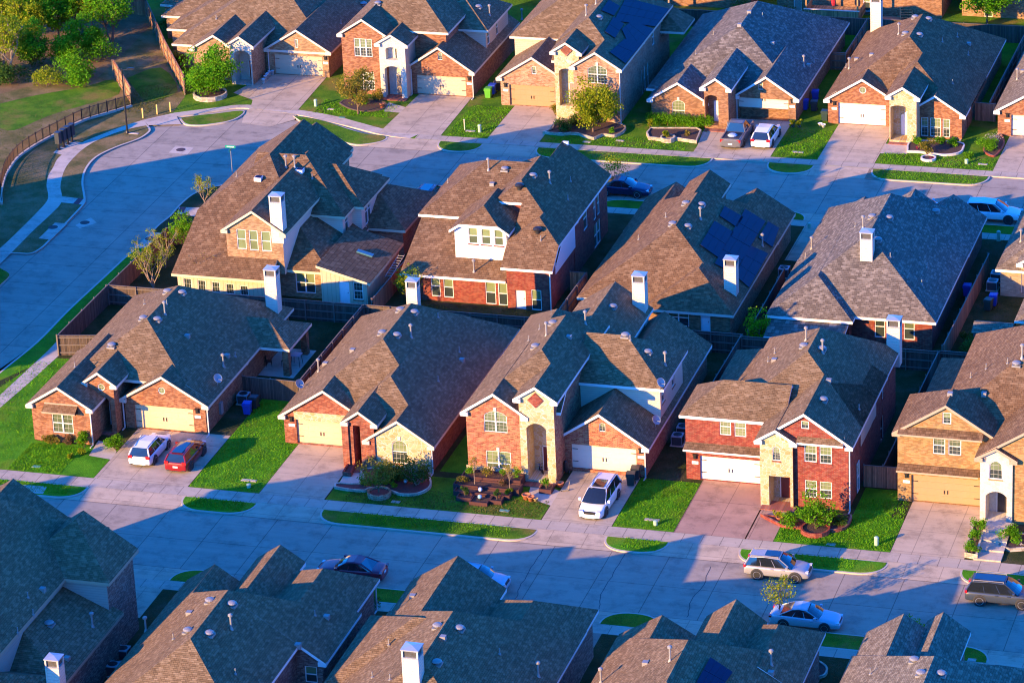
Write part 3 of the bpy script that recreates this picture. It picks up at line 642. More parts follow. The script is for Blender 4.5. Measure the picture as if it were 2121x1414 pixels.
h = House('brick_house', 'two storey red brick house with white three window dormer at its back', (-10.5, 34), dict(b=BR_DEEP, s=SD_WHITE), RF_BROWN, trim=TRIMW, group=RU); B2 = h
h.block(-17.9, -8.5, 31.6, 44.2, dict(L=(5.6, .667), F=5.6, B=5.6), .5, w=dict({'*': 'b'}, F='s'))
h.block(-13.6, -3.45, 30.9, 44.2, dict(L=5.6, R=5.6, F=(7.63, .667), B=5.6), walls='LFB')
h.block(-7.95, -3.45, 25.9, 44.2, dict(L=(8.55, .667), R=5.6, F=(4.3, .667)), walls='R', ops=[W(('12', 422, 560, 448, 690), s='R'), W(('12', 505, 448, 530, 570), s='R'), W(('12', 590, 320, 630, 460), s='R'), W(('12', 672, 220, 700, 390), s='R'), W(('12', 703, 185, 730, 345), s='R'), W(('12', 680, 455, 740, 635), s='R', n=2)])
h.block(-8.1, -3.42, 24.4, 33, dict(L=5.6, R=5.6, F=(4.1, .667)), lim=(24, 26.4), ops=[W(('12', 160, 982, 250, 1155), l=GL_DARK), DR(('12', 30, 985, 122, 1185), m=DOOR_WHITE)])
h.block(-17.6, -7.9, 24.9, 32.2, dict(F=(2.62, .388)), .388, ops=[W(('11', 1445, 865, 1530, 1040)), W(('11', 1548, 875, 1638, 1050)), W(('11', 1895, 905, 1990, 1105)), W(('11', 2005, 912, 2090, 1110))])
h.block(-13.5, -8.0, 26.9, 33, dict(L=6.2, R=6.2, F=(6.85, .667)), .667, w='s', zb=3, ops=[W(('11', 1755, 468, 1838, 605), l=GL_MID), W(('11', 1862, 478, 1945, 612), l=GL_MID), W(('11', 1968, 486, 2050, 622), l=GL_MID)])
h.bx('side_siding', SD_WHITE, -3.86, -3.78, 26.6, 33.0, 2.9, 5.45)
h.vent('k', ('12', 65, 145), ('12', 215, 510)); h.vent('d', ('12', 175, 45), ('01', 2060, 1405)); h.vent('f', ('11', 1805, 835), ('12', 315, 100), ('01', 1925, 1410)); h.vent('p', ('12', 240, 575), ('12', 465, 240), ('12', 487, 90), ('11', 1590, 100)); h.vent('b', ('11', 1955, 115))
h.spout(-3.75, 24.7, 4.0); h.done()

h = House('brick_house', 'single storey brown roofed house with solar panels and white chimney above its patio', (6.4, 33), dict(b=BR_BROWN, s=SD_CREAM), RF_BROWN, group=RU); B3 = h
h.block(-.7, 13.5, 22.4, 44.5, dict(L=2.75, R=2.75, F=2.75, B=2.75), .62, w=dict({'*': 'b'}))
h.block(5.6, 13.48, 21.1, 32, dict(L=2.72, R=2.72, F=2.72), .62, ops=[W(('12', 1290, 1135, 1468, 1290), n=2, u=GL_MID), DR(('12', 1560, 1160, 1645, 1340), m=DOOR_WHITE)])
h.block(-.75, 4.9, 38, 46.4, dict(L=2.7, R=2.7), .6); h.block(3.4, 7.2, 40, 46.3, dict(L=4.6, R=4.6), .65); h.block(6.5, 13.5, 38, 45, dict(L=2.7, R=2.7), .62)
h.chimpx('12', 1757, 975, 1748, 740)
h.panels([('12', 1672, 420), ('12', 1832, 515), ('12', 1700, 725), ('12', 1553, 620)], 3, 2)
h.panels([('12', 1925, 322), ('12', 2095, 425), ('12', 1835, 860), ('12', 1672, 775)], 3, 4)
h.panels([('12', 1970, 625), ('12', 2118, 690), ('12', 1958, 975), ('12', 1838, 870)], 2, 3)
h.panels([('12', 1755, 298), ('12', 1912, 390), ('12', 1858, 475), ('12', 1712, 380)], 3, 1)
h.panels([('13', 0, 425), ('13', 90, 480), ('13', 35, 640), ('12', 2035, 560)], 2, 1)
h.vent('d', ('12', 1440, 275), ('12', 1570, 285), ('12', 1455, 465), ('12', 1330, 445)); h.vent('f', ('12', 1562, 400), ('12', 2075, 620)); h.vent('p', ('12', 1275, 385), ('12', 1050, 570)); h.done()

h = House('brick_house', 'single storey slate roofed red brick house with tall white chimney on its ridge', (23.4, 34), dict(b=BR_DEEP, s=SD_CREAM), RF_GREY, trim=TRIMW, group=RU); B4 = h
h.block(16.25, 30.6, 22.5, 46.5, dict(L=2.85, R=2.85, F=2.85, B=2.85), .65, ops=[W(('13', 885, 1195, 972, 1380), u=GL_DARK), W(('13', 1125, 1215, 1215, 1400), u=GL_MID)])
h.block(16.2, 23.7, 21.4, 34, dict(L=2.83, R=2.83, F=2.83), .65)
h.block(16.6, 23.3, 18.9, 21.6, dict(F=(2.0, .2)), .2, walls='', ret=False)
for x in (17.0, 22.9): h.colm(x, 19.2, 2.0, .2, 's')
h.block(17.0, 22.8, 38, 45.2, dict(L=2.8, R=2.8), .65); h.block(22.1, 26.1, 38, 47, dict(L=3.7, R=3.7), .65); h.block(24.6, 30.6, 38, 46.9, dict(L=2.8, R=2.8), .65)
h.chimpx('13', 765, 747, 763, 518)
h.vent('d', ('13', 865, 385), ('13', 1005, 395), ('13', 910, 575), ('13', 1390, 340)); h.vent('f', ('13', 790, 475), ('13', 365, 645)); h.vent('p', ('13', 1390, 580), ('13', 1015, 715), ('13', 1320, 800), ('13', 1275, 940), ('13', 725, 460), ('13', 315, 715)); h.done()

h = House('brick_house', 'pale beige brick house cut by the right edge beside the air conditioners', (41, 40), dict(b=BR_PALE), RF_GREY2, trim=TRIMW, group=RU); B5 = h
h.block(33.4, 48, 35.2, 49, dict(L=2.75, R=2.75, F=2.75, B=2.75), .6, ops=[DR(('13', 2098, 850, 2160, 1015), m=DOOR_TAUPE)])
h.block(35.3, 39, 34.6, 38, dict(L=(3.6, .6), R=(3.6, .6)), .6, zb=3)
h.block(36.9, 49, 24.4, 36, dict(L=2.75, F=2.75, R=2.75, B=2.75), .6); h.vent('f', ('13', 2095, 585)); h.done()

# ---- top row, fronts to the upper street
h = House('brick_house', 'tan brick house with arched white stone entry behind a round green tree', (-51, 88), dict(b=BR_TAN, c=ST_WHITE), RF_TAN, group=RT); A0 = h
h.block(-60.5, -43.0, 79.5, 101, dict(L=2.8, R=2.8, F=2.8, B=2.8), .6)
h.block(-62.8, -54, 84.0, 101, dict(L=2.8, F=2.8, B=2.8), .5); h.block(-65.0, -56, 88.0, 101, dict(L=2.8, F=2.8, B=2.8), .5); h.block(-66.5, -58, 91.5, 103, dict(L=2.8, F=2.8, B=2.8), .5)
h.block(-57.4, -51.9, 76.6, 84, dict(L=3.4, R=3.4), .6, ops=[W(None, t0=-55.6, t1=-54.0, z0=.9, z1=2.5, n=1, g=(3, 4))])
h.block(-53.0, -49.9, 75.6, 86, dict(L=4.4, R=4.4), .65, w=dict({'*': 'b'}, F='c'), ops=[EN(('00', 1930, 415, 2085, 705), arch=.5, d=1.6, m=DOOR_RED, door=(.55, .9))])
h.block(-50.2, -42.9, 79.25, 92, dict(L=2.9, R=2.9), .62, ops=[GD(('01', 148, 450, 557, 640), GD_KHAKI, lamp='r'), W(('01', 318, 325, 350, 398), g=(2, 4), fix=1)])
h.vent('p', ('00', 1790, 160), ('01', 705, 200)); h.vent('d', ('01', 890, 40)); h.spout(-49.8, 79.4, 2.8); h.done()

h = House('brick_house', 'two storey red brick house with white stone tower and balcony niche', (-33.5, 84), dict(b=BR_ORANGE, c=ST_WHITE, s=SD_BEIGE), RF_TAN, group=RT); A1 = h
h.block(-40.5, -29.5, 77.5, 93, dict(L=6.4, R=6.4, F=6.4, B=6.4))
h.block(-40.6, -35.1, 75.1, 86, dict(L=6.45, R=6.45), .64, ops=[W(('01', 808, 318, 965, 475), n=3, g=(6, 6)), W(('01', 840, 595, 985, 748), n=3, g=(6, 6))])
h.block(-36.4, -32.85, 74.4, 84, dict(L=5.9, R=5.9), .6, w=dict({'*': 'c'}, R='s'), ops=[EN(('01', 1070, 390, 1172, 500), arch=.2, d=.7, door=(.6, .3), m=GL_DARK), EN(('01', 1062, 545, 1212, 815), arch=.35, d=1.2, door=(.45, 1.0), m=DOOR_TAUPE)])
h.block(-34.0, -26.45, 75.95, 92, dict(L=2.85, R=2.85), .667, ops=[GD(('01', 1325, 620, 1742, 808), GD_KHAKI, lamp='r'), W(('01', 1503, 437, 1542, 500), arch=.08, g=(2, 3), fix=1)])
h.block(-33, -26.7, 81.9, 90.5, dict(F=5.3, R=5.3, B=5.3), .667, w='s', zb=2.5, ops=[W(('01', 1912, 255, 1938, 355), s='R'), W(('01', 1985, 175, 2010, 275), s='R')])
h.vent('d', ('01', 1010, 35), ('01', 1840, 65)); h.vent('f', ('01', 1935, 130)); h.spout(-33.2, 76.1, 2.8); h.spout(-26.7, 76.1, 2.8); h.done()

h = House('brick_house', 'two storey pink brick house with stone tower and blue solar array', (-16.5, 82), dict(b=BR_PINK, c=ST_CREAM, s=SD_BEIGE), RF_TAN, group=RT); A2 = h
h.block(-17.2, -9.7, 72.3, 91.5, dict(L=7.3, R=5.85, F=(6.0, .667), B=5.85), walls='LFRB', ops=[W(('02', 1160, 255, 1182, 360), s='R'), W(('02', 1230, 165, 1252, 275), s='R'), W(('02', 1068, 590, 1085, 770), s='R'), W(('02', 1092, 560, 1110, 735), s='R'), W(('02', 1118, 530, 1136, 710), s='R'), W(('02', 1018, 655, 1032, 705), s='R')])
h.block(-15.05, -9.65, 70.95, 80, dict(L=5.9, R=5.9), .63, ops=[W(('02', 625, 540, 790, 697), n=2, arch=.4, g=(6, 6), u=GL_MID, key=1), W(None, t0=-13.6, t1=-11.4, z0=1.0, z1=2.6, n=2, g=(4, 4))])
h.block(-17.1, -13.8, 71.4, 82, dict(L=7.2, R=7.2), .65, w='c', ops=[EN(('02', 388, 565, 520, 880), arch=.3, d=.9, m=DOOR_TAUPE)])
h.block(-23.7, -16.1, 74.4, 87, dict(L=3.05, R=3.05), .63, ops=[GD(('01', 2095, 700, 2475, 895), GD_BROWN, lamp='l'), W(('02', 162, 552, 203, 617), g=(2, 3), fix=1)])
h.block(-24.0, -14, 80.6, 92, dict(L=5.3, F=5.3, B=5.3), w='s', zb=2.5)
h.block(-12, -7.6, 87.5, 92, dict(R=4.3, F=4.3), .5, walls='R', zb=3.8)
m = MB(); q = V((-15.42, 71.62, 7.4))-h.o; m.box(-.42, .42, -.05, 0, -.42, .42, 0, Matrix.Translation(q) @ Matrix.Rotation(PI/4, 4, 'Y')); m.build('brick_diamond', BR_RED, h.e)
h.panels([('02', 940, -10), ('02', 1300, 95), ('02', 1185, 255), ('02', 840, 180)], 5, 3)
h.panels([('02', 990, 180), ('02', 1170, 265), ('02', 1000, 460), ('02', 905, 250)], 4, 3); h.panels([('02', 930, 330), ('02', 1085, 385), ('02', 935, 535), ('02', 805, 440)], 4, 2)
h.panels([('02', 835, 150), ('02', 925, 205), ('02', 850, 325), ('02', 765, 270)], 2, 2); h.panels([('02', 800, 5), ('02', 890, 60), ('02', 840, 140), ('02', 735, 95)], 3, 1)
h.vent('d', ('02', 722, 150)); h.vent('f', ('02', 617, 130), ('02', 698, 35), ('02', 85, 160)); h.spout(-9.95, 71.2, 5.8); h.done()

h = House('brick_house', 'single storey brown brick house under a slate roof with half open garage', (-.5, 85), dict(b=BR_BROWN, s=SD_CREAM), RF_GREY, trim=TRIMW, group=RT); A3 = h
h.block(-8.4, 7.25, 75.3, 98.5, dict(L=2.55, R=2.55, F=2.55, B=2.55), .57)
h.block(-7.7, -1.4, 72.75, 83, dict(L=2.35, R=2.35), .62, ops=[W(('02', 1325, 828, 1435, 1005), arch=.3, g=(4, 6), u=GL_LIGHT, l=GL_MID, key=1)])
h.block(-1.95, 1.25, 71.3, 82, dict(L=4.4, R=4.4), .68, ops=[EN(('02', 1598, 785, 1712, 1040), arch=.3, d=1.2, m=DOOR_WHITE, door=(.45, 1.0))])
h.block(.6, 7.22, 74.6, 84, dict(L=2.55, R=2.55), .667, ops=[dict(s='F', k='open', t0=1.05, t1=6.1, z0=.15, z1=1.3, d=3.0), GD(None, GD_CREAM, t0=1.05, t1=6.1, z0=1.32, z1=2.35, lamp='r'), W(('02', 2040, 682, 2078, 745), arch=.08, g=(2, 3), fix=1)])
h.chimney(11.0 if False else 6.4, 95.5, 8.6, 1.05, 1.0) if False else None
h.vent('p', ('02', 1670, 290), ('02', 1525, 450), ('02', 2075, 140), ('03', 385, 520)); h.vent('b', ('02', 1965, 105), ('02', 1885, 215), ('03', 40, 365), ('03', 340, 545)); h.vent('f', ('03', 300, 550)); h.spout(.95, 74.75, 2.5); h.done()

h = House('brick_house', 'single storey orange brick house with yellow stone entry and triple front window', (17, 84), dict(b=BR_ORANGE, c=ST_CREAM), RF_BROWN, trim=TRIMW, group=RT); A4 = h
h.block(9.65, 24.04, 75.4, 95.6, dict(L=2.65, R=2.65, F=(3.4, .65), B=2.65), .65)
h.block(9.6, 17.3, 74.85, 83, dict(L=2.62, R=2.62), .62, ops=[GD(('03', 583, 850, 977, 1058), GD_WHITE, lamp='l'), W(('03', 755, 722, 815, 775), round=1, fix=1, g=(2, 2))])
h.block(17.3, 21.05, 73.0, 84, dict(L=(5.5, .65), R=(4.57, .65), F=(3.5, .65)), .65, walls='L')
h.block(16.55, 19.95, 70.7, 80, dict(L=4.85, R=4.85), .62, w='c', ops=[EN(('03', 1015, 870, 1155, 1165), arch=.2, d=1.6, m=DOOR_WHITE, door=(.45, 1.0))])
h.block(18.1, 24.02, 72.55, 84, dict(L=2.64, R=2.64), .65, lim=(72, 76), ops=[W(('03', 1270, 970, 1328, 1128), g=(2, 5), l=GL_DARK), W(('03', 1345, 975, 1432, 1135), g=(3, 5), l=GL_DARK), W(('03', 1448, 985, 1508, 1140), g=(2, 5), l=GL_DARK)])
h.chimpx('03', 852, 270, 852, -20)
h.vent('d', ('03', 1220, 150), ('03', 1330, 165), ('03', 1140, 285), ('03', 1255, 295)); h.vent('f', ('03', 1085, 285), ('03', 675, 570)); h.vent('p', ('03', 1570, 310), ('03', 1445, 350), ('03', 1660, 460), ('03', 1530, 695), ('03', 650, 560)); h.vent('b', ('03', 860, 460), ('03', 735, 495), ('03', 1665, 370))
h.spout(23.5, 73.2, 2.5); h.done()

h = House('brick_house', 'orange brick house with cream garage cut by the right edge above', (33, 84), dict(b=BR_ORANGE), RF_GREY2, trim=TRIMW, group=RT)
h.block(26.4, 40.5, 74.4, 96, dict(L=2.65, R=2.65, B=2.65), .6, ops=[GD(None, GD_CREAM, t0=28.1, t1=33.2, z0=.15, z1=2.3, lamp='l')]); h.vent('f', ('03', 2065, 660)); h.vent('b', ('03', 2110, 595)); h.done()

# ---- bottom row, backs to the camera
h = House('brick_house', 'two storey plum brick house with shaded roof in the bottom left corner', (-26, -42), dict(b=BR_PLUM, s=SD_GREY), RF_TAN, trim=TRIMT, group=RD); D1 = h
h.block(-36, -21.3, -60, -33, dict(L=5.5, R=5.5, B=5.5), .78, w=dict({'*': 's'}))
h.block(-26, -17.85, -41.5, -35.9, dict(L=(5.5, .667), R=5.5, F=5.5), .667, w=dict({'*': 'b'}, F='s'))
h.block(-33.5, -24.3, -45, -32.6, dict(L=5.5, R=5.5), .667)
h.block(-21.9, -17.4, -51.5, -40.5, dict(R=(2.7, .45), F=(2.7, .6)), .45)
h.block(-36, -17.5, -62, -50.5, dict(R=2.7, B=2.72, F=2.7), .5)
h.chimney(-17.6, -52.3, 5.3, 1.0, .95)
h.vent('d', ('30', 405, 930)); h.vent('f', ('30', 760, 950)); h.vent('p', ('30', 280, 905), ('30', 155, 1070), ('30', 230, 710)); h.vent('b', ('30', 350, 650), ('30', 550, 1215)); h.lift(1.1); h.done()

h = House('brick_house', 'single storey plum brick house beside the dark red sedan in the bottom row', (-7.4, -42), dict(b=BR_PLUM), RF_TAN, trim=TRIMW, group=RD); D2 = h
h.block(-14.6, -2.2, -58.7, -37, dict(L=2.7, R=(3.97, .66), F=2.7, B=2.7), .66)
h.block(-7, -.28, -44.8, -37, dict(L=(6.6, .66), R=2.7, B=2.7), .66, ops=[W(None, 'F', t0=-2.0, t1=-1.1, z0=.9, z1=2.2)])
h.block(-7, -.7, -44, -31.6, dict(L=2.68, R=2.68, B=2.68), .66); h.block(-10.7, -6.95, -39, -30.2, dict(L=2.68, R=2.68), .66); h.block(-14.55, -10, -42, -34.7, dict(L=2.68, R=2.68), .66)
h.vent('d', ('30', 1740, 745), ('30', 1920, 775), ('30', 1560, 990), ('30', 1735, 1015)); h.vent('p', ('30', 1440, 1055), ('30', 1950, 1340), ('31', 485, 860)); h.vent('f', ('30', 1215, 985), ('30', 1915, 970)); h.vent('b', ('31', 580, 875), ('30', 1570, 845), ('31', 355, 1240)); h.spout(-1.0, -31.8, 2.6); h.lift(1.1); h.done()

h = House('brick_house', 'single storey brown roofed house with big white chimney in the bottom row', (9, -44), dict(b=BR_PLUM), RF_TAN, trim=TRIMW, group=RD); D3 = h
h.block(1.7, 16.45, -58, -36.3, dict(L=2.7, R=2.7, F=2.7, B=2.7), .62)
h.block(1.85, 9.0, -42, -31.2, dict(L=2.68, R=2.68), .64); h.block(9, 16.4, -43, -33.0, dict(L=2.68, R=2.68, B=2.68), .6)
h.block(.6, 7.2, -47.5, -37.2, dict(L=2.66, F=2.66, B=2.66), .6)
h.chimpx('31', 1225, 1450, 1205, 1150, 1.15, 1.1)
h.vent('d', ('31', 1505, 955), ('31', 1685, 975), ('31', 1500, 1255)); h.vent('p', ('31', 1105, 1105), ('31', 970, 1370), ('31', 1115, 1390), ('31', 2015, 1180)); h.vent('b', ('31', 1550, 1050), ('31', 1300, 710)); h.vent('f', ('32', 215, 1360)); h.lift(1.1); h.done()

h = House('brick_house', 'single storey brown roofed house with a solar panel strip in the bottom row', (26, -42), dict(b=BR_PLUM), RF_TAN, trim=TRIMW, group=RD); D4 = h
h.block(18.9, 33.1, -57, -36.8, dict(L=2.7, R=2.7, F=2.7, B=2.7), .61)
h.block(24.4, 28.9, -42, -32.8, dict(L=2.9, R=2.9), .72); h.block(27.6, 33.08, -42, -33.0, dict(L=2.68, R=2.68, B=2.68), .64); h.block(18.95, 25.3, -44, -36.2, dict(L=2.66, R=2.66, F=2.66), .58)
h.panels([('32', 1635, 1212), ('32', 1820, 1335), ('32', 1700, 1500), ('32', 1520, 1420)], 4, 2)
h.vent('f', ('32', 1312, 1235), ('32', 745, 1414), ('33', 25, 1265)); h.vent('b', ('32', 1110, 1260), ('33', 22, 1340)); h.lift(1.1); h.done()

h = House('brick_house', 'grey shingled house with twin front gables in the bottom right corner', (43, -42), dict(b=BR_PLUM), RF_GREY2, trim=TRIMW, group=RD)
h.block(35.7, 50, -56, -36, dict(L=2.7, R=2.7, F=2.7, B=2.7), .64)
h.block(36.0, 41.4, -42, -32.4, dict(L=2.68, R=2.68), .66); h.block(40.0, 43.12, -43, -30.8, dict(L=3.2, R=2.68), .7); h.block(43.1, 50, -42, -35.5, dict(L=2.68, R=2.68, B=2.68), .6)
h.vent('d', ('33', 1215, 1235), ('33', 1270, 1345), ('33', 1435, 1350)); h.vent('p', ('33', 855, 1345)); h.lift(1.1); h.done()
# ------------------------------------------------------------------ ground, streets, lots
LAWN = groundmat('lawn grass', [(.3, (.03, .09, .004)), (.45, (.07, .2, .008)), (.58, (.13, .27, .012)), (.75, (.26, .26, .035))], .45, 7, .12, dirt=(.28, .2, .05))
LUSH = groundmat('lush lawn grass', [(.3, (.04, .17, .004)), (.48, (.08, .32, .008)), (.62, (.13, .4, .012)), (.8, (.3, .42, .02))], .5, 7, .14, dirt=(.22, .3, .02))
DRY = groundmat('dry winter grass', [(.28, (.07, .085, .018)), (.45, (.16, .145, .045)), (.58, (.29, .21, .09)), (.75, (.38, .28, .14))], .4, 6, .12)
YARD = groundmat('dark yard grass', [(.3, (.02, .035, .008)), (.48, (.045, .06, .015)), (.62, (.09, .08, .035)), (.8, (.13, .1, .05))], .5, 6, .1)  # dark mix of dirt and grass for the side yards
WOODFLOOR = groundmat('leaf litter', [(.3, (.13, .08, .03)), (.5, (.25, .16, .075)), (.7, (.36, .24, .13))], .4, 6, .12)
road_x = concmat('street concrete', (.4, .325, .235), 4.5, 4.75, .035, .0, oy=28.1)
road_u = concmat('upper street concrete', (.4, .325, .235), 4.6, 4.7, .035, .0, oy=-51.8)
road_y = concmat('side street concrete', (.4, .325, .235), 6.0, 4.5, .035, .0, ox=54.4)
WALKM = concmat('sidewalk concrete', (.52, .42, .3), 1.52, 40, .03, 0.0, .16)
DRIVEM = concmat('driveway concrete', (.54, .42, .28), 2.75, 3.6, .03, 0.0, .22, .6)
AGGM = concmat('exposed aggregate', (.46, .28, .19), 2.9, 9, .03, 0.0, .25, .55)
PADM = concmat('pale concrete', (.56, .46, .35), stain=.15)
PAVER = brickmat('porch brick pavers', (.3, .09, .06), (.36, .13, .08), (.24, .07, .05), (.3, .2, .15), .25, .12)
def sheet(name, polys, z, mat, kind='structure', base=None, side=None):
    mb = MB()
    for p in polys:
        if base is None:
            n = len(p); a = sum(p[i][0]*p[(i+1) % n][1]-p[(i+1) % n][0]*p[i][1] for i in range(n)); q = p if a > 0 else p[::-1]
            mb.face([(u, v, z) for u, v in q])
        else: mb.prism(p, base, z, 0, 1)
    return tag(mb.build(name, [mat, side or CONC]), kind=kind)
def R_(x0, x1, y0, y1): return [(x0, y0), (x1, y0), (x1, y1), (x0, y1)]
def spline(pts, n=6):
    out = []; P = [pts[0]]+list(pts)+[pts[-1]]
    for i in range(1, len(P)-2):
        p0, p1, p2, p3 = (V(P[j]) for j in (i-1, i, i+1, i+2))
        for k in range(n):
            t = k/n; q = .5*((2*p1)+(p2-p0)*t+(2*p0-5*p1+4*p2-p3)*t*t+(3*p1-p0-3*p2+p3)*t**3); out.append(tuple(q))
    return out+[tuple(pts[-1])]
def ribbon(mb, line, w, z, side=1, zb=0.0, m=0):
    L = [V((p[0], p[1])) for p in line]
    for i in range(len(L)-1):
        def nrm(k):
            a = L[max(k-1, 0)]; b = L[min(k+1, len(L)-1)]; d = (b-a).normalized(); return V((-d.y, d.x))*w*side
        a, b = L[i], L[i+1]; c, d = b+nrm(i+1), a+nrm(i)
        q = [a, b, c, d] if side > 0 else [d, c, b, a]
        mb.face([(p.x, p.y, z) for p in q], m)
        for u, v in ((a, b), (d, c)): mb.face([(u.x, u.y, zb), (v.x, v.y, zb), (v.x, v.y, z), (u.x, u.y, z)], m)
sheet('ground', [R_(-1500, 1500, -1500, 1500)], -.05, DRY)
sheet('lower_street', [R_(-140, 120, -32, -14)], 0, road_x)
sheet('upper_street', [R_(-43.5, 120, 47, 67)], 0, road_u)
sheet('side_street', [[(-130, -14), (-36, -14), (-36, 47), (-43.5, 47), (-43.5, 78), (-130, 78)]], 0, road_y)
wcurb = [G('10', *p) for p in ((-400, 690), (90, 682), (250, 685), (345, 640), (420, 570), (540, 445), (690, 285), (708, 235), (702, 180), (690, 90))]+[G('00', *p) for p in ((715, 1400), (800, 1300), (960, 1220), (1150, 1150), (1235, 1095), (1245, 1065), (1225, 1038))]
wcurb = spline(wcurb, 4)
asw_s = [G('00', 1462, 965), G('00', 1620, 945), G('00', 1800, 915), G('00', 2020, 893), G('01', 335, 948), (-39.5, 67.2), (-36.3, 66.0), (-32.5, 64.4), (-29.5, 63.85)]
asw_h = [G('00', 1440, 935), G('00', 1620, 912), G('00', 1800, 890), G('00', 2040, 868), G('01', 352, 910), (-38.8, 68.6), (-36.0, 67.35), (-32.2, 65.7), (-29, 65.1)]
asw_s, asw_h = spline(asw_s, 4), spline(asw_h, 4)
lotA = wcurb+[G('00', 1195, 1000), G('00', 1440, 948)]+asw_s+[(80, 63.85), (80, 200), (-220, 200), (-220, 40)]
sheet('north_lots', [lotA], .12, LAWN, base=-.05)
bccurb = spline([(-37.5, 51.9)]+[G('10', *p) for p in ((1850, 112), (1620, 175), (1490, 270), (1400, 370), (1290, 460), (1180, 590), (1050, 695), (860, 872), (560, 1150), (300, 1414))]+[G('20', 0, 245), G('20', -300, 500)], 4)
lotBC = [(80, 49.55), (-36.5, 49.55)]+bccurb+[(-66, -16.25), (80, -16.25)]
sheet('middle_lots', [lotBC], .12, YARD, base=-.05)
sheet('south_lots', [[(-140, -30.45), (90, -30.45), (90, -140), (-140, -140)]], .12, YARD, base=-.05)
sheet('corner_lot', [spline([G('10', -500, 780), G('10', -60, 795), G('10', 20, 815), G('10', 75, 850), G('10', 62, 885), G('10', 0, 940), G('10', -400, 1290)], 4)+[(-80, 20)]], .12, LAWN, base=-.05)
sheet('verge_grass', [bccurb[22:]+[(-48, -3), (-43.2, 7.6), (-43.1, 18.9), (-42.9, 32.7), (-41.5, 36.5), (-40.5, 40)]], .128, LUSH)
kb = MB(); ribbon(kb, wcurb, .2, .135, 1); ribbon(kb, bccurb, .2, .135, 1)
tag(kb.build('kerb', CONC), kind='structure')
# sidewalks
def strip(a, b): return [[a[i], a[i+1], b[i+1], b[i]] for i in range(min(len(a), len(b))-1)]
sw = [R_(-66, 80, -16.25, -14.75), R_(-29, 80, 63.85, 65.1), R_(-36, 80, 48.25, 49.55), R_(-140, 90, -31.75, -30.45)]
sheet('sidewalk', sw, .135, WALKM)
wl = spline([G('10', *p) for p in ((-200, 800), (0, 640), (150, 500), (300, 350), (385, 255), (398, 195), (385, 120), (400, 40))]+[G('00', *p) for p in ((440, 1385), (480, 1310), (570, 1245), (700, 1170), (850, 1110), (1000, 1052), (1190, 992))], 5)
wr = spline([G('10', *p) for p in ((-60, 830), (90, 682), (270, 500), (420, 360), (500, 275), (512, 205), (500, 130), (520, 30))]+[G('00', *p) for p in ((555, 1370), (625, 1290), (700, 1225), (800, 1165), (930, 1110), (1080, 1065), (1220, 1037))], 5)
sheet('sidewalk', strip(wl, wr)+strip(asw_h, asw_s)+[[G('00', 1190, 992), G('00', 1225, 1038), G('00', 1500, 1030), G('00', 1462, 965), G('00', 1440, 935)]], .132, PADM)
sheet('sidewalk', [[G('20', -300, 715), G('20', 0, 440), G('20', 395, 75), G('20', 470, -5), G('20', 500, 20), G('20', 490, 110), G('20', 250, 330), G('20', 0, 545), G('20', -300, 830)]], .138, PADM)
sheet('crosswalk_ramp', [[G('10', 512, 212), G('10', 702, 235), G('10', 690, 282), G('10', 508, 262)], [G('10', 1480, 300), G('10', 1660, 305), G('10', 1645, 385), G('10', 1470, 355)]], .139, PADM)
sheet('warning_strip', [[G('10', 648, 225), G('10', 690, 232), G('10', 650, 280), G('10', 605, 272)], [G('10', 1490, 302), G('10', 1540, 303), G('10', 1520, 345), G('10', 1475, 340)]], .143, pbr('brick red paver', (.22, .05, .05), .9))
# driveways, aprons, islands
def apron(x0, x1, ysw, yc, m=DRIVEM):
    mb = MB(); q = [(x0, ysw, .128), (x1, ysw, .128), (x1, yc, .012), (x0, yc, .012)]
    mb.face(q if ysw > yc and False else q[::-1] if ysw > yc else q); tag(mb.build('driveway_apron', m), kind='structure')
def island(x0, x1, ysw, yc, mat=LUSH, rl=2.0, rr=2.0):
    def outl(g):
        a, b = x0+g, x1-g; s = 1 if yc > ysw else -1; ys, y1 = ysw+s*g, yc-s*g; p = [(a, ys)]
        for k in range(1, 9): t = PI/2*k/8; p.append((a+rl*(1-math.cos(t)), ys+(y1-ys)*math.sin(t)**.8))
        for k in range(8, 0, -1): t = PI/2*k/8; p.append((b-rr*(1-math.cos(t)), ys+(y1-ys)*math.sin(t)**.8))
        return p+[(b, ys)]
    mb = MB(); mb.prism(outl(0), -.02, .115); o = tag(mb.build('kerb', CONC), kind='structure')
    mb = MB(); mb.prism(outl(.17), 0, .14); tag(mb.build('verge_grass', mat), kind='structure')
for (x0, x1, m) in ((-31.6, -20.8, DRIVEM), (-17.5, -9.2, DRIVEM), (5.8, 13.8, DRIVEM), (16.2, 24.3, DRIVEM), (33.3, 41.0, DRIVEM)): apron(x0, x1, -16.25, -18.55, m)
for (x0, x1, m) in ((-45.5, -30.3, LUSH), (-22.2, -15.9, LUSH), (-10.6, 7.05, LAWN), (12.4, 17.5, LUSH), (22.9, 34.4, LUSH), (39.8, 52, LUSH)): island(x0, x1, -16.28, -18.6, m)
for x0, x1 in ((-33.5, -25.5), (-23, -15), (-9.5, 0), (8.5, 18), (16.5, 24), (39.5, 46)): apron(x0, x1, 61.2 if False else 63.8, 61.15)
apron(-36, 80, 63.8, 61.2) if False else None
for (x0, x1) in ((-26.4, -21.8), (-16.4, 1.2), (6.6, 11.2), (16.7, 28.0)): island(x0, x1, 63.82, 61.2, LAWN)
for x0, x1 in ((-29, -19), (1.2, 4.5) if False else (12.5, 17.5), (19, 27)): apron(x0, x1, 49.6, 51.75)
for (x0, x1) in ((-19, -13), (-6.5, 13.3), (26.2, 50), (-36.5, -26.5)): island(x0, x1, 49.58, 51.8, LAWN)
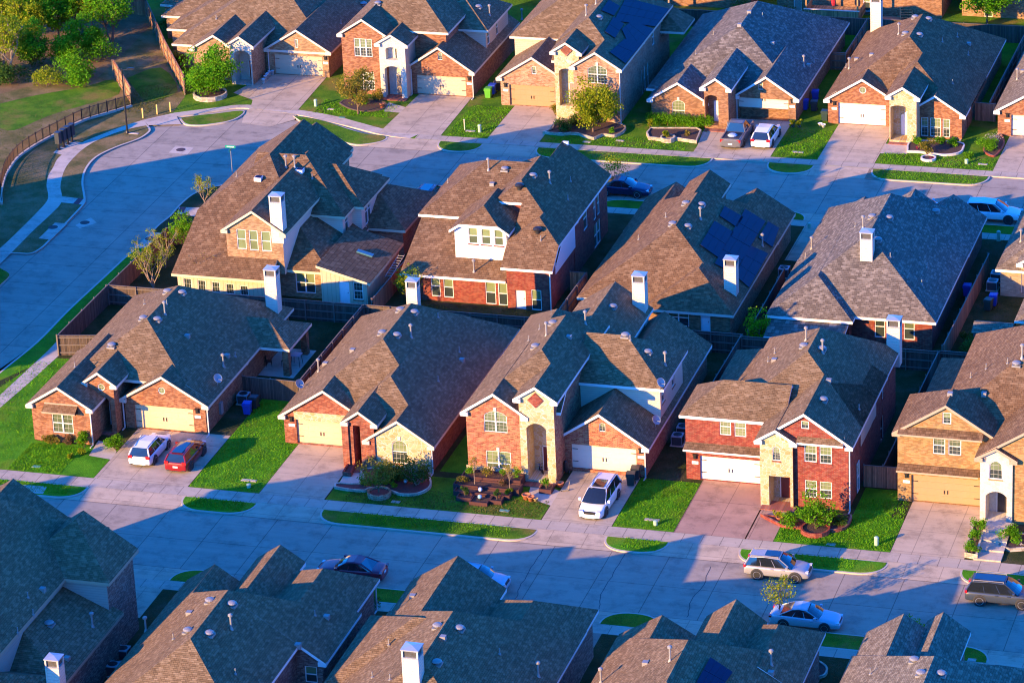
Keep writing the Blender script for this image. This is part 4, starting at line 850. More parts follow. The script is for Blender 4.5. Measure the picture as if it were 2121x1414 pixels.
for x0, x1 in ((-26.5, -17), (9.5, 17), (18, 25), (43, 50)): apron(x0, x1, -30.45, -28.15)
for (x0, x1) in ((-18.1, -12.8), (-10, .8) if False else (-10.5, 10.6), (15.6, 20.2), (24.2, 44.3)): island(x0, x1, -30.43, -28.1, LAWN)
# curved kerb islands of the cul-de-sac
def pxisland(pts, mat):
    p = spline(pts+[pts[0]], 5)[:-1]; c = V((sum(q[0] for q in p)/len(p), sum(q[1] for q in p)/len(p)))
    mb = MB(); mb.prism(p, -.02, .13); tag(mb.build('kerb', CONC), kind='structure')
    q = [tuple(V(k)+(c-V(k)).normalized()*.2) for k in p]; mb = MB(); mb.prism(q, 0, .15); tag(mb.build('verge_grass', mat), kind='structure')
pxisland([G('00', *p) for p in ((1480, 978), (1620, 955), (1800, 935), (2000, 915), (2020, 937), (1960, 980), (1880, 1008), (1780, 1025), (1650, 1038), (1530, 1028))], LAWN)
pxisland([G('01', *p) for p in ((305, 958), (420, 972), (560, 1000), (760, 1062), (920, 1110), (1080, 1130), (1060, 1165), (950, 1190), (830, 1198), (690, 1165), (560, 1120), (480, 1078), (390, 1020))], LAWN)
m_ = MB(); m_.face([p+(z,) for p, z in ((G('01', 0, 905), .128), (G('00', 2075, 885), .128), (G('00', 2020, 938), .05), (G('00', 2000, 1010), .012), (G('01', 120, 1040), .012), (G('01', 320, 985), .05), (G('01', 345, 930), .128))]); tag(m_.build('driveway_apron', DRIVEM), kind='structure')
dr = lambda n, polys, m=DRIVEM: sheet(n, polys, .142, m)
dr('driveway', [R_(-30.55, -22.5, -14.75, -5.0)]); dr('driveway', [R_(-16.45, -11.0, -14.75, -5.1)]); dr('driveway', [R_(6.8, 12.4, -14.75, -5.3)]); dr('driveway', [R_(17.35, 23.0, -14.75, -5.3), R_(22.9, 25.1, -14.75, -9.6)], AGGM); dr('driveway', [R_(34.15, 39.75, -14.75, -5.6)])
dr('driveway', [[G('00', 1930, 770), G('00', 2090, 830), G('00', 2075, 885), G('01', 0, 905), G('01', 345, 915), (-43.6, 79.6), (-49.9, 79.6)]]); dr('driveway', [[(-33.0, 65.1), (-26.7, 65.1), (-26.9, 76.3), (-32.5, 76.3)]]); dr('driveway', [R_(-21.9, -16.6, 65.1, 74.9)]); dr('driveway', [R_(-1.1, 6.5, 65.1, 75.0)]); dr('driveway', [R_(11.1, 16.65, 65.1, 75.3)]); dr('driveway', [R_(28.0, 33.4, 65.1, 75)])
dr('driveway', [R_(-25.0, -19.8, 44, 48.25)]); dr('driveway', [R_(13.6, 16.0, 40, 48.25)]); dr('driveway', [R_(21, 26, 46, 48.25)])
dr('driveway', [R_(-26, -17.9, -36.5, -31.75)]); dr('driveway', [R_(10.6, 16.3, -36, -31.75)], AGGM); dr('driveway', [R_(19.6, 24.5, -38, -31.75)]); dr('driveway', [R_(44.5, 50, -38, -31.75)])
# lawns
sheet('lawn', [[(-46, -14.7), (-30.6, -14.7), (-30.6, -9), (-38, -9), (-39, 7), (-44, 7), (-46, -3)], R_(-22.45, -16.5, -14.7, 2.4)], .13, LUSH)
sheet('lawn', [R_(12.45, 17.3, -14.7, -6), R_(23.1, 34.1, -14.7, -9), R_(30.1, 33, -9, -4.2), R_(-3.6, -1.1, -8, 12)], .13, LUSH)
sheet('lawn', [R_(-10.9, 6.7, -14.7, -9)], .128, DRY if False else LAWN)
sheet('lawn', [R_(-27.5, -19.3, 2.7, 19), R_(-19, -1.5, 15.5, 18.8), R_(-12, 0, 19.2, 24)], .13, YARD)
parkp = wcurb+[G('00', 1195, 1000), G('00', 1430, 930), G('00', 1528, 805), G('00', 1370, 480), G('00', 1240, 180), G('00', 1200, 0), (-110, 135), (-140, 60)]
sheet('park_grass', [parkp], .126, DRY)
sheet('wood_floor', [[G('00', *p) for p in ((-300, 760), (0, 780), (300, 700), (560, 720), (800, 650), (930, 540), (1280, 180), (1200, -40), (900, -400), (-800, -400))]], .131, WOODFLOOR)
sheet('park_lawn', [spline([G('00', *p) for p in ((0, 860), (300, 790), (700, 720), (930, 660), (985, 780), (700, 870), (400, 960), (120, 1080), (0, 1060))], 3), spline([G('00', *p) for p in ((1050, 650), (1330, 560), (1470, 760), (1200, 850))], 3)], .137, LAWN)
# pads, manholes and inlets
sheet('inlet_slab', [[G('10', 320, 560), G('10', 455, 430), G('10', 560, 437), G('10', 420, 572)], [G('10', 1110, 640), G('10', 1250, 510), G('10', 1335, 515), G('10', 1205, 640)], [G('20', -100, 1215), G('20', 60, 1172), G('20', 390, 1197), G('20', 355, 1258), G('20', 0, 1232)]], .148, PADM)
sheet('manhole_pad', [[G('10', 622, 450, 0), G('10', 752, 385, 0), G('10', 802, 430, 0), G('10', 660, 476, 0)], [G('00', 1395, 1265, 0), G('00', 1455, 1205, 0), G('00', 1600, 1225, 0), G('00', 1550, 1280, 0)]], .006, PADM)
iron = pbr('rusty cast iron', (.09, .05, .045), .7, .3, amt=.4, sc=8)
for i, (t, a, b, z, lb) in enumerate((('10', 702, 428, .008, 'round iron manhole lid on a pale slab in the shaded side street'), ('10', 440, 478, .15, 'small iron inlet lid in the concrete slab beside the park sidewalk'), ('10', 1240, 572, .15, 'iron inlet lid in the slab by the wooden corner fence'), ('00', 1495, 1240, .008, 'round iron manhole lid in the sunlit turning circle'), ('20', 65, 1195, .15, 'reddish iron inlet lid in the verge left of the orange house'))):
    mb = MB(); p = G(t, a, b, 0); mb.lathe([(.46, 0), (.46, .012), (.3, .016)], (p[0], p[1], z), 20); tag(mb.build('manhole_cover', iron), lb, 'manhole')
# road cracks
for i, (pts, nm) in enumerate(((((260, 305), (180, 430), (85, 590), (30, 720)), 'a'), (((930, 340), (850, 500), (745, 680), (720, 800)), 'b'), (((1645, 450), (1580, 600), (1490, 730), (1450, 870)), 'c'))):
    L = [V(G('32', *p, z=0)) for p in pts]; mb = MB(); P = [V(q) for q in spline([tuple(q) for q in L], 5)]; P = [q+V((rnd.uniform(-.09, .09), 0)) for q in P]
    for k in range(len(P)-1):
        a, b = P[k], P[k+1]; mb.face([(a.x-.03, a.y, .004), (b.x-.03, b.y, .004), (b.x+.03, b.y, .004), (a.x+.03, a.y, .004)][::-1])
    tag(mb.build('road_crack', pbr('crack sealant', (.05, .05, .055), .8)), kind='structure')
# front walks, porches, steps
sheet('front_walk', [[G('20', 735, 940), G('20', 815, 815), G('20', 905, 840), G('20', 965, 905), G('20', 930, 975)], [G('21', 690, 1165), G('21', 725, 1105), G('21', 860, 1040), G('21', 905, 1120), G('21', 870, 1190)], [G('22', 130, 1290), G('22', 160, 1180), G('22', 290, 1190), G('22', 400, 1235), G('22', 330, 1355)],
       [G('03', 905, 1270), G('03', 945, 1190), G('03', 1160, 1200), G('03', 1155, 1275)], [G('01', 1070, 880), G('01', 1100, 850), G('01', 1240, 890), G('01', 1225, 937), G('01', 1060, 925)], [G('02', 1520, 1250), G('02', 1580, 1090), G('02', 1740, 1110), G('02', 1720, 1240)], R_(-27.3, -21.3, 6.9, 12.8), R_(17, 23.4, 18.6, 21.8)], .139, PADM)
sheet('porch_floor', [R_(3.6, 6.2, -9.3, -6), R_(-11.1, -9.2, -9.6, -7), R_(22.9, 25.6, -9.6, -8), R_(-34.3, -31.9, -6.9, -5), R_(16.9, 19.6, 70.4, 72.5), R_(-36.1, -33.2, 73.9, 75.6), R_(-1.5, 1, 70.8, 72)], .2, PAVER, base=.1, side=PAVER)
for i in range(4):
    mb = MB(); mb.box(40.45, 42.5, -14.7+i*1.35, -9.0, .1, .26+.13*i); tag(mb.build('front_steps', PADM), kind='structure')
# ------------------------------------------------------------------ fences
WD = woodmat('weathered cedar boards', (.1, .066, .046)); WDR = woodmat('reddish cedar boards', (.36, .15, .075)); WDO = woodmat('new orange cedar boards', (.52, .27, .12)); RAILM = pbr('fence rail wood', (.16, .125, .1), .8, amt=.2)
def fence(pts, label, h=1.85, mat=WD, rails=1, group='wooden privacy fences', capm=None):
    """boards along a line, posts and rails on the given side"""
    P = [V((p[0], p[1], .1)) for p in pts]; t = thing('wood_fence', label, 'fence', P[0], 0, group); o = P[0]
    bd, rl = MB(), MB(); np_ = 0
    for i in range(len(P)-1):
        a, b = P[i], P[i+1]; d = b-a; L = d.length; d.normalize(); n = V((-d.y, d.x, 0))*rails
        ang = math.atan2(d.y, d.x); nb = max(2, int(L/.36))
        for k in range(nb):
            hh = h+rnd.uniform(-.025, .025); M = Matrix.Translation(a-o+d*(L*k/nb)+n*rnd.uniform(-.008, .008)) @ Matrix.Rotation(ang, 4, 'Z'); bd.box(.0, L/nb-.012, -.012, .012, .02, hh, 0, M)
        M = Matrix.Translation(a-o) @ Matrix.Rotation(ang, 4, 'Z'); s = rails
        for z in (.25, .95, h-.2): rl.box(0, L, .02*s if s > 0 else -.08, .08 if s > 0 else .02*s, z, z+.09, 0, M)
        rl.box(0, L, -.05, .05, h+.02, h+.05, 0, M)
        npz = max(1, int(L/2.4))
        for k in range(npz+1):
            if k == npz and i < len(P)-2: continue
            q = a-o+d*(L*k/npz)+n*.11; pm = MB(); pm.box(q.x-.045, q.x+.045, q.y-.045, q.y+.045, 0, h+.08); pm.build('fence_post', RAILM, t)
    bd.build('fence_boards', mat, t); rl.build('fence_rail', capm or RAILM, t); return t
F = fence
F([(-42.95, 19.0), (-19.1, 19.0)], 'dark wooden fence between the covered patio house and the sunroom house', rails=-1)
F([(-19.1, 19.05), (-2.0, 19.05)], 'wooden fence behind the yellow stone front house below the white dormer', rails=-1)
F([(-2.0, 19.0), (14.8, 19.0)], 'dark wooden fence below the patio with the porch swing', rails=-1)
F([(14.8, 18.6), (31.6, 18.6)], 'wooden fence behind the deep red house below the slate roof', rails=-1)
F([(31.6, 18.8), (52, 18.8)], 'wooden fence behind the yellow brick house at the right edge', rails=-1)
F([(-42.98, 19.0), (-42.74, 32.7), (-40.6, 35.2)], 'wooden fence along the verge beside the two bare saplings', rails=1, mat=WDR)
F([(-43.0, 7.7), (-43.0, 18.9)], 'dark wooden fence left of the covered patio house', rails=1)
F([(-43.0, 7.6), (-39.0, 8.4)], 'short sunlit wooden fence panel at the left corner of the patio house', rails=-1)
F([(-24.2, 2.6), (-19.2, 2.4)], 'dark fence panel behind the blue bin and air conditioner', rails=1)
F([(-19.15, 2.4), (-19.1, 18.95)], 'side fence between the orange house and the yellow stone front house', rails=-1)
F([(-2.05, 2.0), (-2.0, 18.95)], 'narrow side fence left of the mottled brick house', rails=1)
F([(14.6, 5.0), (14.7, 18.9)], 'side fence behind the two air conditioners right of the mottled brick house', rails=1)
F([(29.9, -4.0), (32.8, -3.9)], 'red brown fence gate between the deep red and yellow houses', rails=1, mat=WDR)
F([(31.45, -3.7), (31.55, 18.7)], 'long side fence right of the deep red house', rails=1)
F([(31.7, 20.0), (31.95, 40.5)], 'long side fence right of the slate roofed house', rails=1, mat=WDR)
F([(15.1, 20.0), (15.0, 34)], 'side fence between the solar house and the slate roofed house', rails=1)
F([(-3.4, 29.6), (-1.95, 29.6), (-2.0, 20.5)], 'tan fence with gate right of the dormer house', rails=1, mat=WDO)
F([(-18.7, 20.5), (-18.6, 33.5)], 'fence with leaning ladder rack beside the sunroom wall', rails=1, mat=WDR)
F([(25.3, 101.5), (25.3, 78.6)], 'side fence right of the triple window house', rails=1)
F([(23.9, 78.4), (25.9, 78.3)], 'red brown fence panel right of the triple window house', rails=1, mat=WDR)
F([(8.5, 101.5), (8.5, 90.6), (7.0, 90.5)], 'side fence between slate roof house and triple window house', rails=1, mat=WDR)
F([(-27, 101.3), (8.4, 101.4)], 'back fence below the bare tree trunk along the top edge', rails=1)
F([(8.6, 101.5), (46, 101.9)], 'back fence under the deck with the red umbrella', rails=1)
F([(-70, 106), (-43, 106)], 'dark fence behind the tan house at the top left', rails=1)
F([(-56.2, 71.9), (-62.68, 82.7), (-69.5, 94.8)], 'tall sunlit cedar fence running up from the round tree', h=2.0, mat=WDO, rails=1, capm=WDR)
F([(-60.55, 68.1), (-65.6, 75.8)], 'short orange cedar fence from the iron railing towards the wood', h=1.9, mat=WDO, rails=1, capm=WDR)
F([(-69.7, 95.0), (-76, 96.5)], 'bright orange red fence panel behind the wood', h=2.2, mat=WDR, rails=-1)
F([(-16.1, -30), (-16, -52)][:0] or [(-.05, -52), (.0, -38)], 'side fence between the bottom row house with the chimney and its left neighbour', rails=1)
F([(34.3, -52), (34.3, -39)], 'side fence right of the bottom solar strip house', rails=1)
# iron railing on a low wall
fp = spline([G('00', 1090, 885)]+[G('00', *p) for p in ((890, 945), (680, 1010), (480, 1110), (300, 1205), (150, 1310), (70, 1414))]+[G('10', *p) for p in ((40, 60), (10, 180), (15, 280))], 6)
t = thing('iron_fence', 'curved dark iron railing on a low concrete wall along the park', 'fence', (fp[0][0], fp[0][1], .12)); wl_, rl_, r2_, pk = MB(), MB(), MB(), MB(); o = V((fp[0][0], fp[0][1], .12)); acc = 0
for i in range(len(fp)-1):
    a, b = V((*fp[i], .12))-o, V((*fp[i+1], .12))-o; d = b-a; L = d.length; M = Matrix.Translation(a) @ Matrix.Rotation(math.atan2(d.y, d.x), 4, 'Z')
    wl_.box(-.02, L, -.12, .12, 0, .22, 0, M); rl_.box(0, L, -.02, .02, .35, .39, 0, M); r2_.box(0, L, -.02, .02, 1.26, 1.31, 0, M)
    while acc < L: pk.box(acc-.018, acc+.018, -.018, .018, .3, 1.36, 0, M); acc += .15
    acc -= L
    if i % 2 == 0: q = MB(); q.box(-.04, .04, -.04, .04, .2, 1.45, 0, M); q.build('fence_post', DARKM, t)
wl_.build('low_wall', PADM, t); r2_.build('rail', pbr('brown iron', (.09, .05, .035), .5, .2), t); rl_.build('rail', pbr('brown iron', (.09, .05, .035), .5, .2), t); pk.build('railing_bars', pbr('brown iron', (.09, .05, .035), .5, .2), t)
# ------------------------------------------------------------------ foliage
LF_BRIGHT = leafmat('bright spring leaves', (.06, .22, .008), (.11, .34, .012), (.2, .42, .02), .4); LF_YEL = leafmat('yellow green leaves', (.16, .23, .01), (.28, .34, .015), (.4, .38, .03), .4); LF_DARK = leafmat('dark evergreen leaves', (.02, .06, .012), (.04, .1, .02), (.075, .14, .025), .2)
LF_OLIVE = leafmat('olive gold leaves', (.14, .13, .018), (.26, .22, .03), (.38, .26, .06), .4); LF_FLOWER = leafmat('pale flowers', (.5, .45, .3), (.6, .5, .5), (.6, .55, .5)); LF_MAG = leafmat('magenta flowers', (.45, .03, .12), (.5, .05, .2), (.3, .02, .06)); LF_RUST = leafmat('rust brown leaves', (.14, .06, .04), (.24, .11, .07), (.12, .1, .05))
BARK = pbr('grey brown bark', (.14, .09, .06), .9, amt=.35, sc=6); BARKL = pbr('pale bark', (.3, .22, .16), .9, amt=.3, sc=6)
def leafpuff(mb, c, r, n, size, squash=.8):
    for _ in range(n):
        d = V((rnd.gauss(0, 1), rnd.gauss(0, 1), rnd.gauss(0, 1))).normalized(); p = c+V((d.x*r, d.y*r, d.z*r*squash))*(rnd.random()**.45)
        a = V((rnd.gauss(0, 1), rnd.gauss(0, 1), rnd.gauss(0, 1)+.6)).normalized(); u = a.orthogonal().normalized(); v = a.cross(u); s = size*rnd.uniform(.55, 1.25)
        ang = rnd.random()*6.28; u, v = u*math.cos(ang)+v*math.sin(ang), v*math.cos(ang)-u*math.sin(ang)
        mb.face([p-u*s*.5, p+v*s*.32, p+u*s*.5, p-v*s*.32])
def limb(mb, p, d, L, r, depth, tips, spread=.6, up=.25):
    q = p+d*L*.5+V((rnd.uniform(-.06, .06)*L, rnd.uniform(-.06, .06)*L, 0)); e = q+(d+V((rnd.uniform(-.2, .2), rnd.uniform(-.2, .2), .05))).normalized()*L*.5
    mb.tube(p, q, r, 6, 0, r*.82, cap=False); mb.tube(q, e, r*.82, 6, 0, r*.62, cap=False)
    if depth == 0: tips.append(e); return
    k = 3 if depth > 1 else rnd.choice((2, 3))
    for i in range(k):
        a = rnd.random()*6.28; s = spread*rnd.uniform(.7, 1.25); dd = (d+V((math.cos(a)*s, math.sin(a)*s, up*rnd.uniform(0, 1)))).normalized()
        limb(mb, e if i else q, dd, L*rnd.uniform(.6, .85), r*.6, depth-1, tips, spread, up)
    tips.append(e)
def tree(loc, h, rad, leaf, label, n=3500, group=None, trunk=.3, lean=(0, 0), size=.26, depth=3, bark=None, name='tree', cat='tree', puff=.36, base=.35, multi=1):
    n = int(n*1.35); t = thing(name, label, cat, (loc[0], loc[1], .12), rnd.random()*6.28 if not group else 0, group); tb, lb = MB(), MB(); tips = []
    for m_ in range(multi):
        a0 = m_*2.4; off = V((math.cos(a0), math.sin(a0), 0))*(.12 if multi > 1 else 0); d0 = (V((lean[0], lean[1], 1))+off*2.2*(multi > 1)).normalized(); p = V((0, 0, -.1))+off; q = p+d0*h*base; r0 = h*.022*trunk/.3
        tb.tube(p, q, r0*1.15, 8, 0, r0*.8, cap=False); k = 5 if depth > 1 else 4
        for i in range(k):
            a = 6.28*i/k+rnd.uniform(-.4, .4); dd = V((math.cos(a)*rad/h*1.5, math.sin(a)*rad/h*1.5, .75+rnd.uniform(-.2, .35))).normalized(); limb(tb, q-d0*rnd.uniform(0, .12)*h, dd, h*.28, r0*.55, depth-1, tips)
        limb(tb, q, d0, h*.3, r0*.7, depth-1, tips)
    cz = h*(base+1)/2+.1; rz_ = h*(1-base)/2*1.05
    ok = []
    for e in tips:
        v = V((e.x/rad, e.y/rad, (e.z-cz)/rz_)); L = v.length
        if L > 1.0: e = V((v.x/L*rad, v.y/L*rad, v.z/L*rz_+cz))*1.0
        ok.append(e)
    while len(ok) < 26: a = V((rnd.gauss(0, 1), rnd.gauss(0, 1), rnd.gauss(0, 1))).normalized()*rnd.uniform(.5, .95); ok.append(V((a.x*rad, a.y*rad, cz+a.z*rz_)))
    for i in range(len(ok)//3): a = V((rnd.gauss(0, 1), rnd.gauss(0, 1), rnd.gauss(0, 1)+.2)).normalized()*rnd.uniform(.7, 1.0); ok.append(V((a.x*rad, a.y*rad, cz+a.z*rz_)))
    per = max(4, n//len(ok))
    for e in ok: leafpuff(lb, e, rad*puff*rnd.uniform(.6, 1.15), int(per*rnd.uniform(.5, 1.4)), size)
    tb.build('trunk', bark or BARK, t, True); lb.build('crown', leaf, t); return t
def shrub(loc, r, h, leaf, label, n=260, group=None, size=.16, name='shrub', cat='shrub', z=.12):
    n = int(n*(2.3 if n < 1000 else 1.5)); r *= 1.1; size *= .95
    t = thing(name, label, cat, (loc[0], loc[1], z), 0, group); lb, tb = MB(), MB()
    for i in range(5): a = 6.28*i/5; tb.tube((0, 0, -.05), (math.cos(a)*r*.5, math.sin(a)*r*.5, h*.6), .02, 5, cap=False)
    for i in range(9): a = rnd.random()*6.28; k = rnd.uniform(.1, .75); leafpuff(lb, V((math.cos(a)*r*k, math.sin(a)*r*k, h*rnd.uniform(.3, .78))), min(r, h)*.48, n//9, size)
    tb.build('stem', BARK, t); lb.build('foliage', leaf, t); return t
def baretree(loc, h, rad, label, leaf=None, n=300, bark=None, depth=4, spread=.5):
    t = thing('bare_tree', label, 'tree', (loc[0], loc[1], .12)); tb, lb = MB(), MB(); tips = []
    for i in range(4):
        a = 1.57*i+rnd.uniform(-.3, .3); limb(tb, V((0, 0, h*.12*i/3)), V((math.cos(a)*rad/h*1.1, math.sin(a)*rad/h*1.1, 1)).normalized(), h*.34, .05*h/4, depth-1, tips, spread, .35)
    tb.tube((0, 0, -.1), (0, 0, h*.3), .06*h/4, 6, 0, .05*h/4)
    tb.build('branches', bark or BARKL, t, True)
    if leaf:
        for e in tips: leafpuff(lb, e, .28, max(2, n//len(tips)), .13)
        lb.build('crown', leaf, t)
    return t
g = 'trees of the small wood'
W_ = lambda a, b: G('00', a, b)
tree(W_(60, 640), 6.6, 2.3, LF_YEL, 'yellow green tree with pale forked trunk at the left edge of the wood', 3600, g, multi=2, bark=BARKL, base=.38)
tree(W_(200, 420), 6.4, 2.5, LF_YEL, 'tall yellow green tree second from the left edge in the wood', 4200, g, base=.25)
tree(W_(330, 360), 6.2, 2.5, LF_BRIGHT, 'tall bright green tree in the middle of the wood', 4600, g, base=.25)
tree(W_(490, 340), 5.6, 2.2, LF_BRIGHT, 'bright green tree with dark trunk above the round bushes', 4200, g, base=.3)
tree(W_(640, 250), 5.2, 1.9, LF_YEL, 'sparse yellow tree at the top of the wood', 2600, g, base=.3)
tree(W_(920, 370), 6.2, 2.4, LF_BRIGHT, 'tree with leaning dark double trunk beside the long cedar fence', 3800, g, multi=2, lean=(-.18, .1), base=.4)
tree(W_(770, 310), 5.6, 1.7, LF_YEL, 'thin stemmed tree between the leaning trunk and the dark trunk', 2200, g, base=.42, trunk=.16)
tree(W_(-80, 380), 6.6, 2.7, LF_YEL, 'golden green tree cut by the left edge of the picture', 3600, g, base=.2)
tree(W_(120, 200), 5.6, 2.6, LF_BRIGHT, 'green tree cut by the top edge left of centre in the wood', 3600, g, base=.2)
tree(W_(400, 130), 5.2, 2.5, LF_YEL, 'yellow tree at the back of the wood behind the bright green ones', 3600, g, base=.2)
tree(W_(800, 60), 5, 2.0, LF_OLIVE, 'brown and gold tree in front of the orange red fence panel', 2200, g, base=.3)
tree(W_(260, 560), 5.2, 2.2, LF_BRIGHT, 'mid green tree above the dark bush in the middle of the wood', 3600, g, base=.2)
tree(W_(20, 330), 6.2, 2.4, LF_YEL, 'golden tree behind the pale forked trunk', 3200, g, base=.2)
tree(W_(560, 150), 5.0, 2.2, LF_BRIGHT, 'green tree at the top centre of the wood', 3200, g, base=.2)
tree(W_(700, 470), 4.6, 1.8, LF_BRIGHT, 'small bright green tree behind the large round bush', 2800, g, base=.22)
g = 'bushes at the edge of the wood'
shrub(W_(90, 700), 2.2, 2.4, LF_DARK, 'dark green bush at the left edge below the pale forked trunk', 1500, g, .24)
shrub(W_(390, 720), 1.7, 1.9, LF_YEL, 'yellow green bush left of the large round green bush', 1300, g, .2)
shrub(W_(640, 690), 2.3, 2.9, LF_BRIGHT, 'large round bright green bush at the edge of the park lawn', 2600, g, .24)
shrub(W_(530, 520), 2.4, 3.4, LF_BRIGHT, 'tall bright green bush behind the large round bush', 2400, g, .24)
shrub(W_(850, 500), 2.0, 3.2, LF_BRIGHT, 'green bush left of the short orange fence', 1800, g, .22)
shrub(W_(310, 560), 2.2, 3.0, LF_DARK, 'dark bush in the shade behind the yellow green bush', 1700, g, .24)
shrub(W_(-60, 640), 2.2, 3.0, LF_DARK, 'dark bush cut by the left edge of the picture', 1500, g, .24)
tree(G('00', 1745, 790), 5.2, 2.5, LF_BRIGHT, 'round dense green tree in a stone planter before the tan house', 8000, base=.12, size=.24, puff=.45)
shrub(G('00', 1490, 560), .9, 2.4, LF_OLIVE, 'rust and gold shrub between the cedar fence and the round tree', 700, None, .16)
tree(G('01', 848, 945), 4.7, 2.0, LF_OLIVE, 'olive gold young tree in the bed before the white stone tower', 3600, base=.3, size=.2)
tree(G('02', 675, 1105), 5.4, 2.5, LF_YEL, 'yellow green street tree before the pink brick house', 6500, base=.2, size=.22)
tree(G('21', 1020, 1270), 3.0, 1.5, LF_OLIVE, 'small olive tree in a brick ring before the arched green window', 1900, base=.35, size=.17)
tree(G('21', 1325, 1190), 2.4, 1.3, LF_DARK, 'dark leaved multi stem shrub tree right of the arched window', 1700, base=.2, size=.17, multi=3, bark=BARKL)
tree(G('33', 400, 150), 3.4, 1.35, LF_BRIGHT, 'bright green young tree in a brick ring before the deep red house', 2600, base=.1, size=.18)
shrub(G('21', 1170, 1140), 1.15, 1.5, LF_DARK, 'dark green bush behind the small olive tree', 700, None, .17)
shrub(G('33', 200, 125), .8, 1.2, LF_BRIGHT, 'leafy bush left of the bright green young tree', 420); shrub(G('33', 600, 110), .8, .9, LF_DARK, 'low green bush in the right half of the brick edged bed', 380); shrub(G('33', 85, 60), .4, .8, LF_YEL, 'small potted bush beside the deep red porch', 160)
shrub(G('20', 700, 870), .7, 1.45, LF_BRIGHT, 'round green shrub left of the orange house walkway', 480); shrub(G('20', 960, 890), .9, 1.4, LF_BRIGHT, 'round green shrub right of the orange house walkway', 560); shrub(G('20', 690, 930), .42, .6, LF_YEL, 'small yellow bush at the foot of the left walkway shrub', 160); shrub(G('20', 580, 965), .35, .45, LF_YEL, 'tiny yellow bush alone on the front lawn', 110); shrub(G('20', 425, 845), .7, 1.0, LF_OLIVE, 'brown green shrub under the awning window', 360); shrub(G('20', 560, 850), .7, .8, LF_RUST, 'bare reddish shrub under the awning window', 260)
tree((15.9, 20.4), 3.8, 1.1, LF_BRIGHT, 'slim green tree between the solar house patio and the slate roof', 1700, base=.15, size=.17)
tree((-16.6, 24.0), 3.6, 1.2, LF_YEL, 'sunlit yellow green sapling before the red brick back wall', 900, base=.3, size=.17, trunk=.18)
tree(G('10', 1530, 690), 4.3, 1.25, LF_BRIGHT, 'bright green sapling behind the verge fence', 1500, base=.25, size=.18, trunk=.15)
baretree(G('10', 1265, 985), 4.6, 1.5, 'bare branching sapling with first yellow buds in the corner yard', LF_YEL, 2600); baretree(G('10', 1370, 800), 4.8, .9, 'thin leaning bare sapling beside the verge fence', LF_YEL, 900, depth=3); baretree(G('10', 1735, 985), 4.4, 1.5, 'bare brown tree before the sunroom windows', LF_OLIVE, 420, pbr('twig brown', (.2, .11, .07), .9)); baretree(G('10', 1690, 265), 2.8, 1.1, 'bare twiggy shrub at the kerb corner by the street sign', LF_YEL, 1200)
shrub(G('12', 850, 90), 1.6, 2.6, LF_YEL, 'sparse yellow green bush by the dark blue sedan', 330, None, .16); tree(G('33', 100, 900), 3.6, 1.1, LF_YEL, 'thin young tree with pale yellow leaves above the silver sedan', 800, base=.4, size=.15, trunk=.16)
shrub(G('33', 1200, 1000), .7, 1.4, LF_BRIGHT, 'green shrub peeping over the twin gable roof', 260); shrub(G('31', 950, 850), .8, 1.7, LF_DARK, 'dark shrub at the right corner of the bottom plum house', 420); shrub((34.0, 21.8), 1.3, 2.2, LF_DARK, 'large dark bush beside the slatted shed', 800); shrub((32.7, 25), .6, 1.2, LF_DARK, 'small dark bush along the right side fence', 200)
shrub(G('02', 430, 1090), .95, 1.4, LF_DARK, 'dark green shrub left of the yellow green street tree', 560); shrub(G('02', 560, 1050), .95, 1.4, LF_DARK, 'dark green shrub behind the yellow green street tree', 560); shrub(G('02', 365, 960), .6, 1.2, LF_OLIVE, 'golden shrub at the corner of the tan garage', 320); shrub(G('02', 820, 1110), .4, .7, LF_BRIGHT, 'small green plant at the right end of the street tree bed', 140)
mb = MB(); t = thing('hedge', 'clipped bright green hedge under the arched window of the slate roof house', 'hedge', (-4.1, 71.6, .12))
for i in range(16): leafpuff(mb, V((-2.9+i*.39, rnd.uniform(-.2, .2), .75+rnd.uniform(-.1, .12))), .62, 320, .15, 1.0)
mb.build('foliage', LF_BRIGHT, t); mb = MB()
for i in range(8): mb.tube((-2.8+i*.8, 0, 0), (-2.8+i*.8, .1, .8), .03, 5)
mb.build('stem', BARK, t)
shrub(G('02', 1290, 1160), .5, 1.3, LF_YEL, 'young yellow shrub in the round stone planter', 260); shrub(G('02', 1145, 1070), .35, 1.3, LF_YEL, 'thin yellow shrub at the left end of the hedge', 170); shrub(G('02', 1450, 1140), .35, .9, LF_OLIVE, 'small brownish shrub before the right half of the hedge', 140)
shrub(G('03', 1230, 1195), .65, .9, LF_BRIGHT, 'round green shrub left under the triple window', 360); shrub(G('03', 1320, 1280), .85, 1.7, LF_OLIVE, 'olive gold shrub before the triple window', 560); shrub(G('03', 1430, 1200), .5, .8, LF_BRIGHT, 'small round green shrub in the middle under the triple window', 280); shrub(G('03', 1540, 1215), .6, .9, LF_BRIGHT, 'round green shrub right under the triple window', 340); shrub(G('03', 1355, 1320), .25, .3, LF_MAG, 'red flowers in the round planter of the triple window house', 90, None, .1, 'flowering_plant', 'flowers'); shrub(G('03', 1240, 1240), .3, .35, LF_MAG, 'magenta flowers beside the stone step', 100, None, .1, 'flowering_plant', 'flowers')
shrub(G('03', 1840, 1240), 1.2, 1.2, LF_BRIGHT, 'large green garden bush with white flowers by the right edge', 700); shrub(G('03', 1850, 1210), 1.0, 1.35, LF_FLOWER, 'white flower sprays in the right edge garden', 160, None, .1, 'flowering_plant', 'flowers'); shrub(G('03', 1660, 1310), .5, .6, LF_BRIGHT, 'low green plant by the pale pedestal at the right', 200)
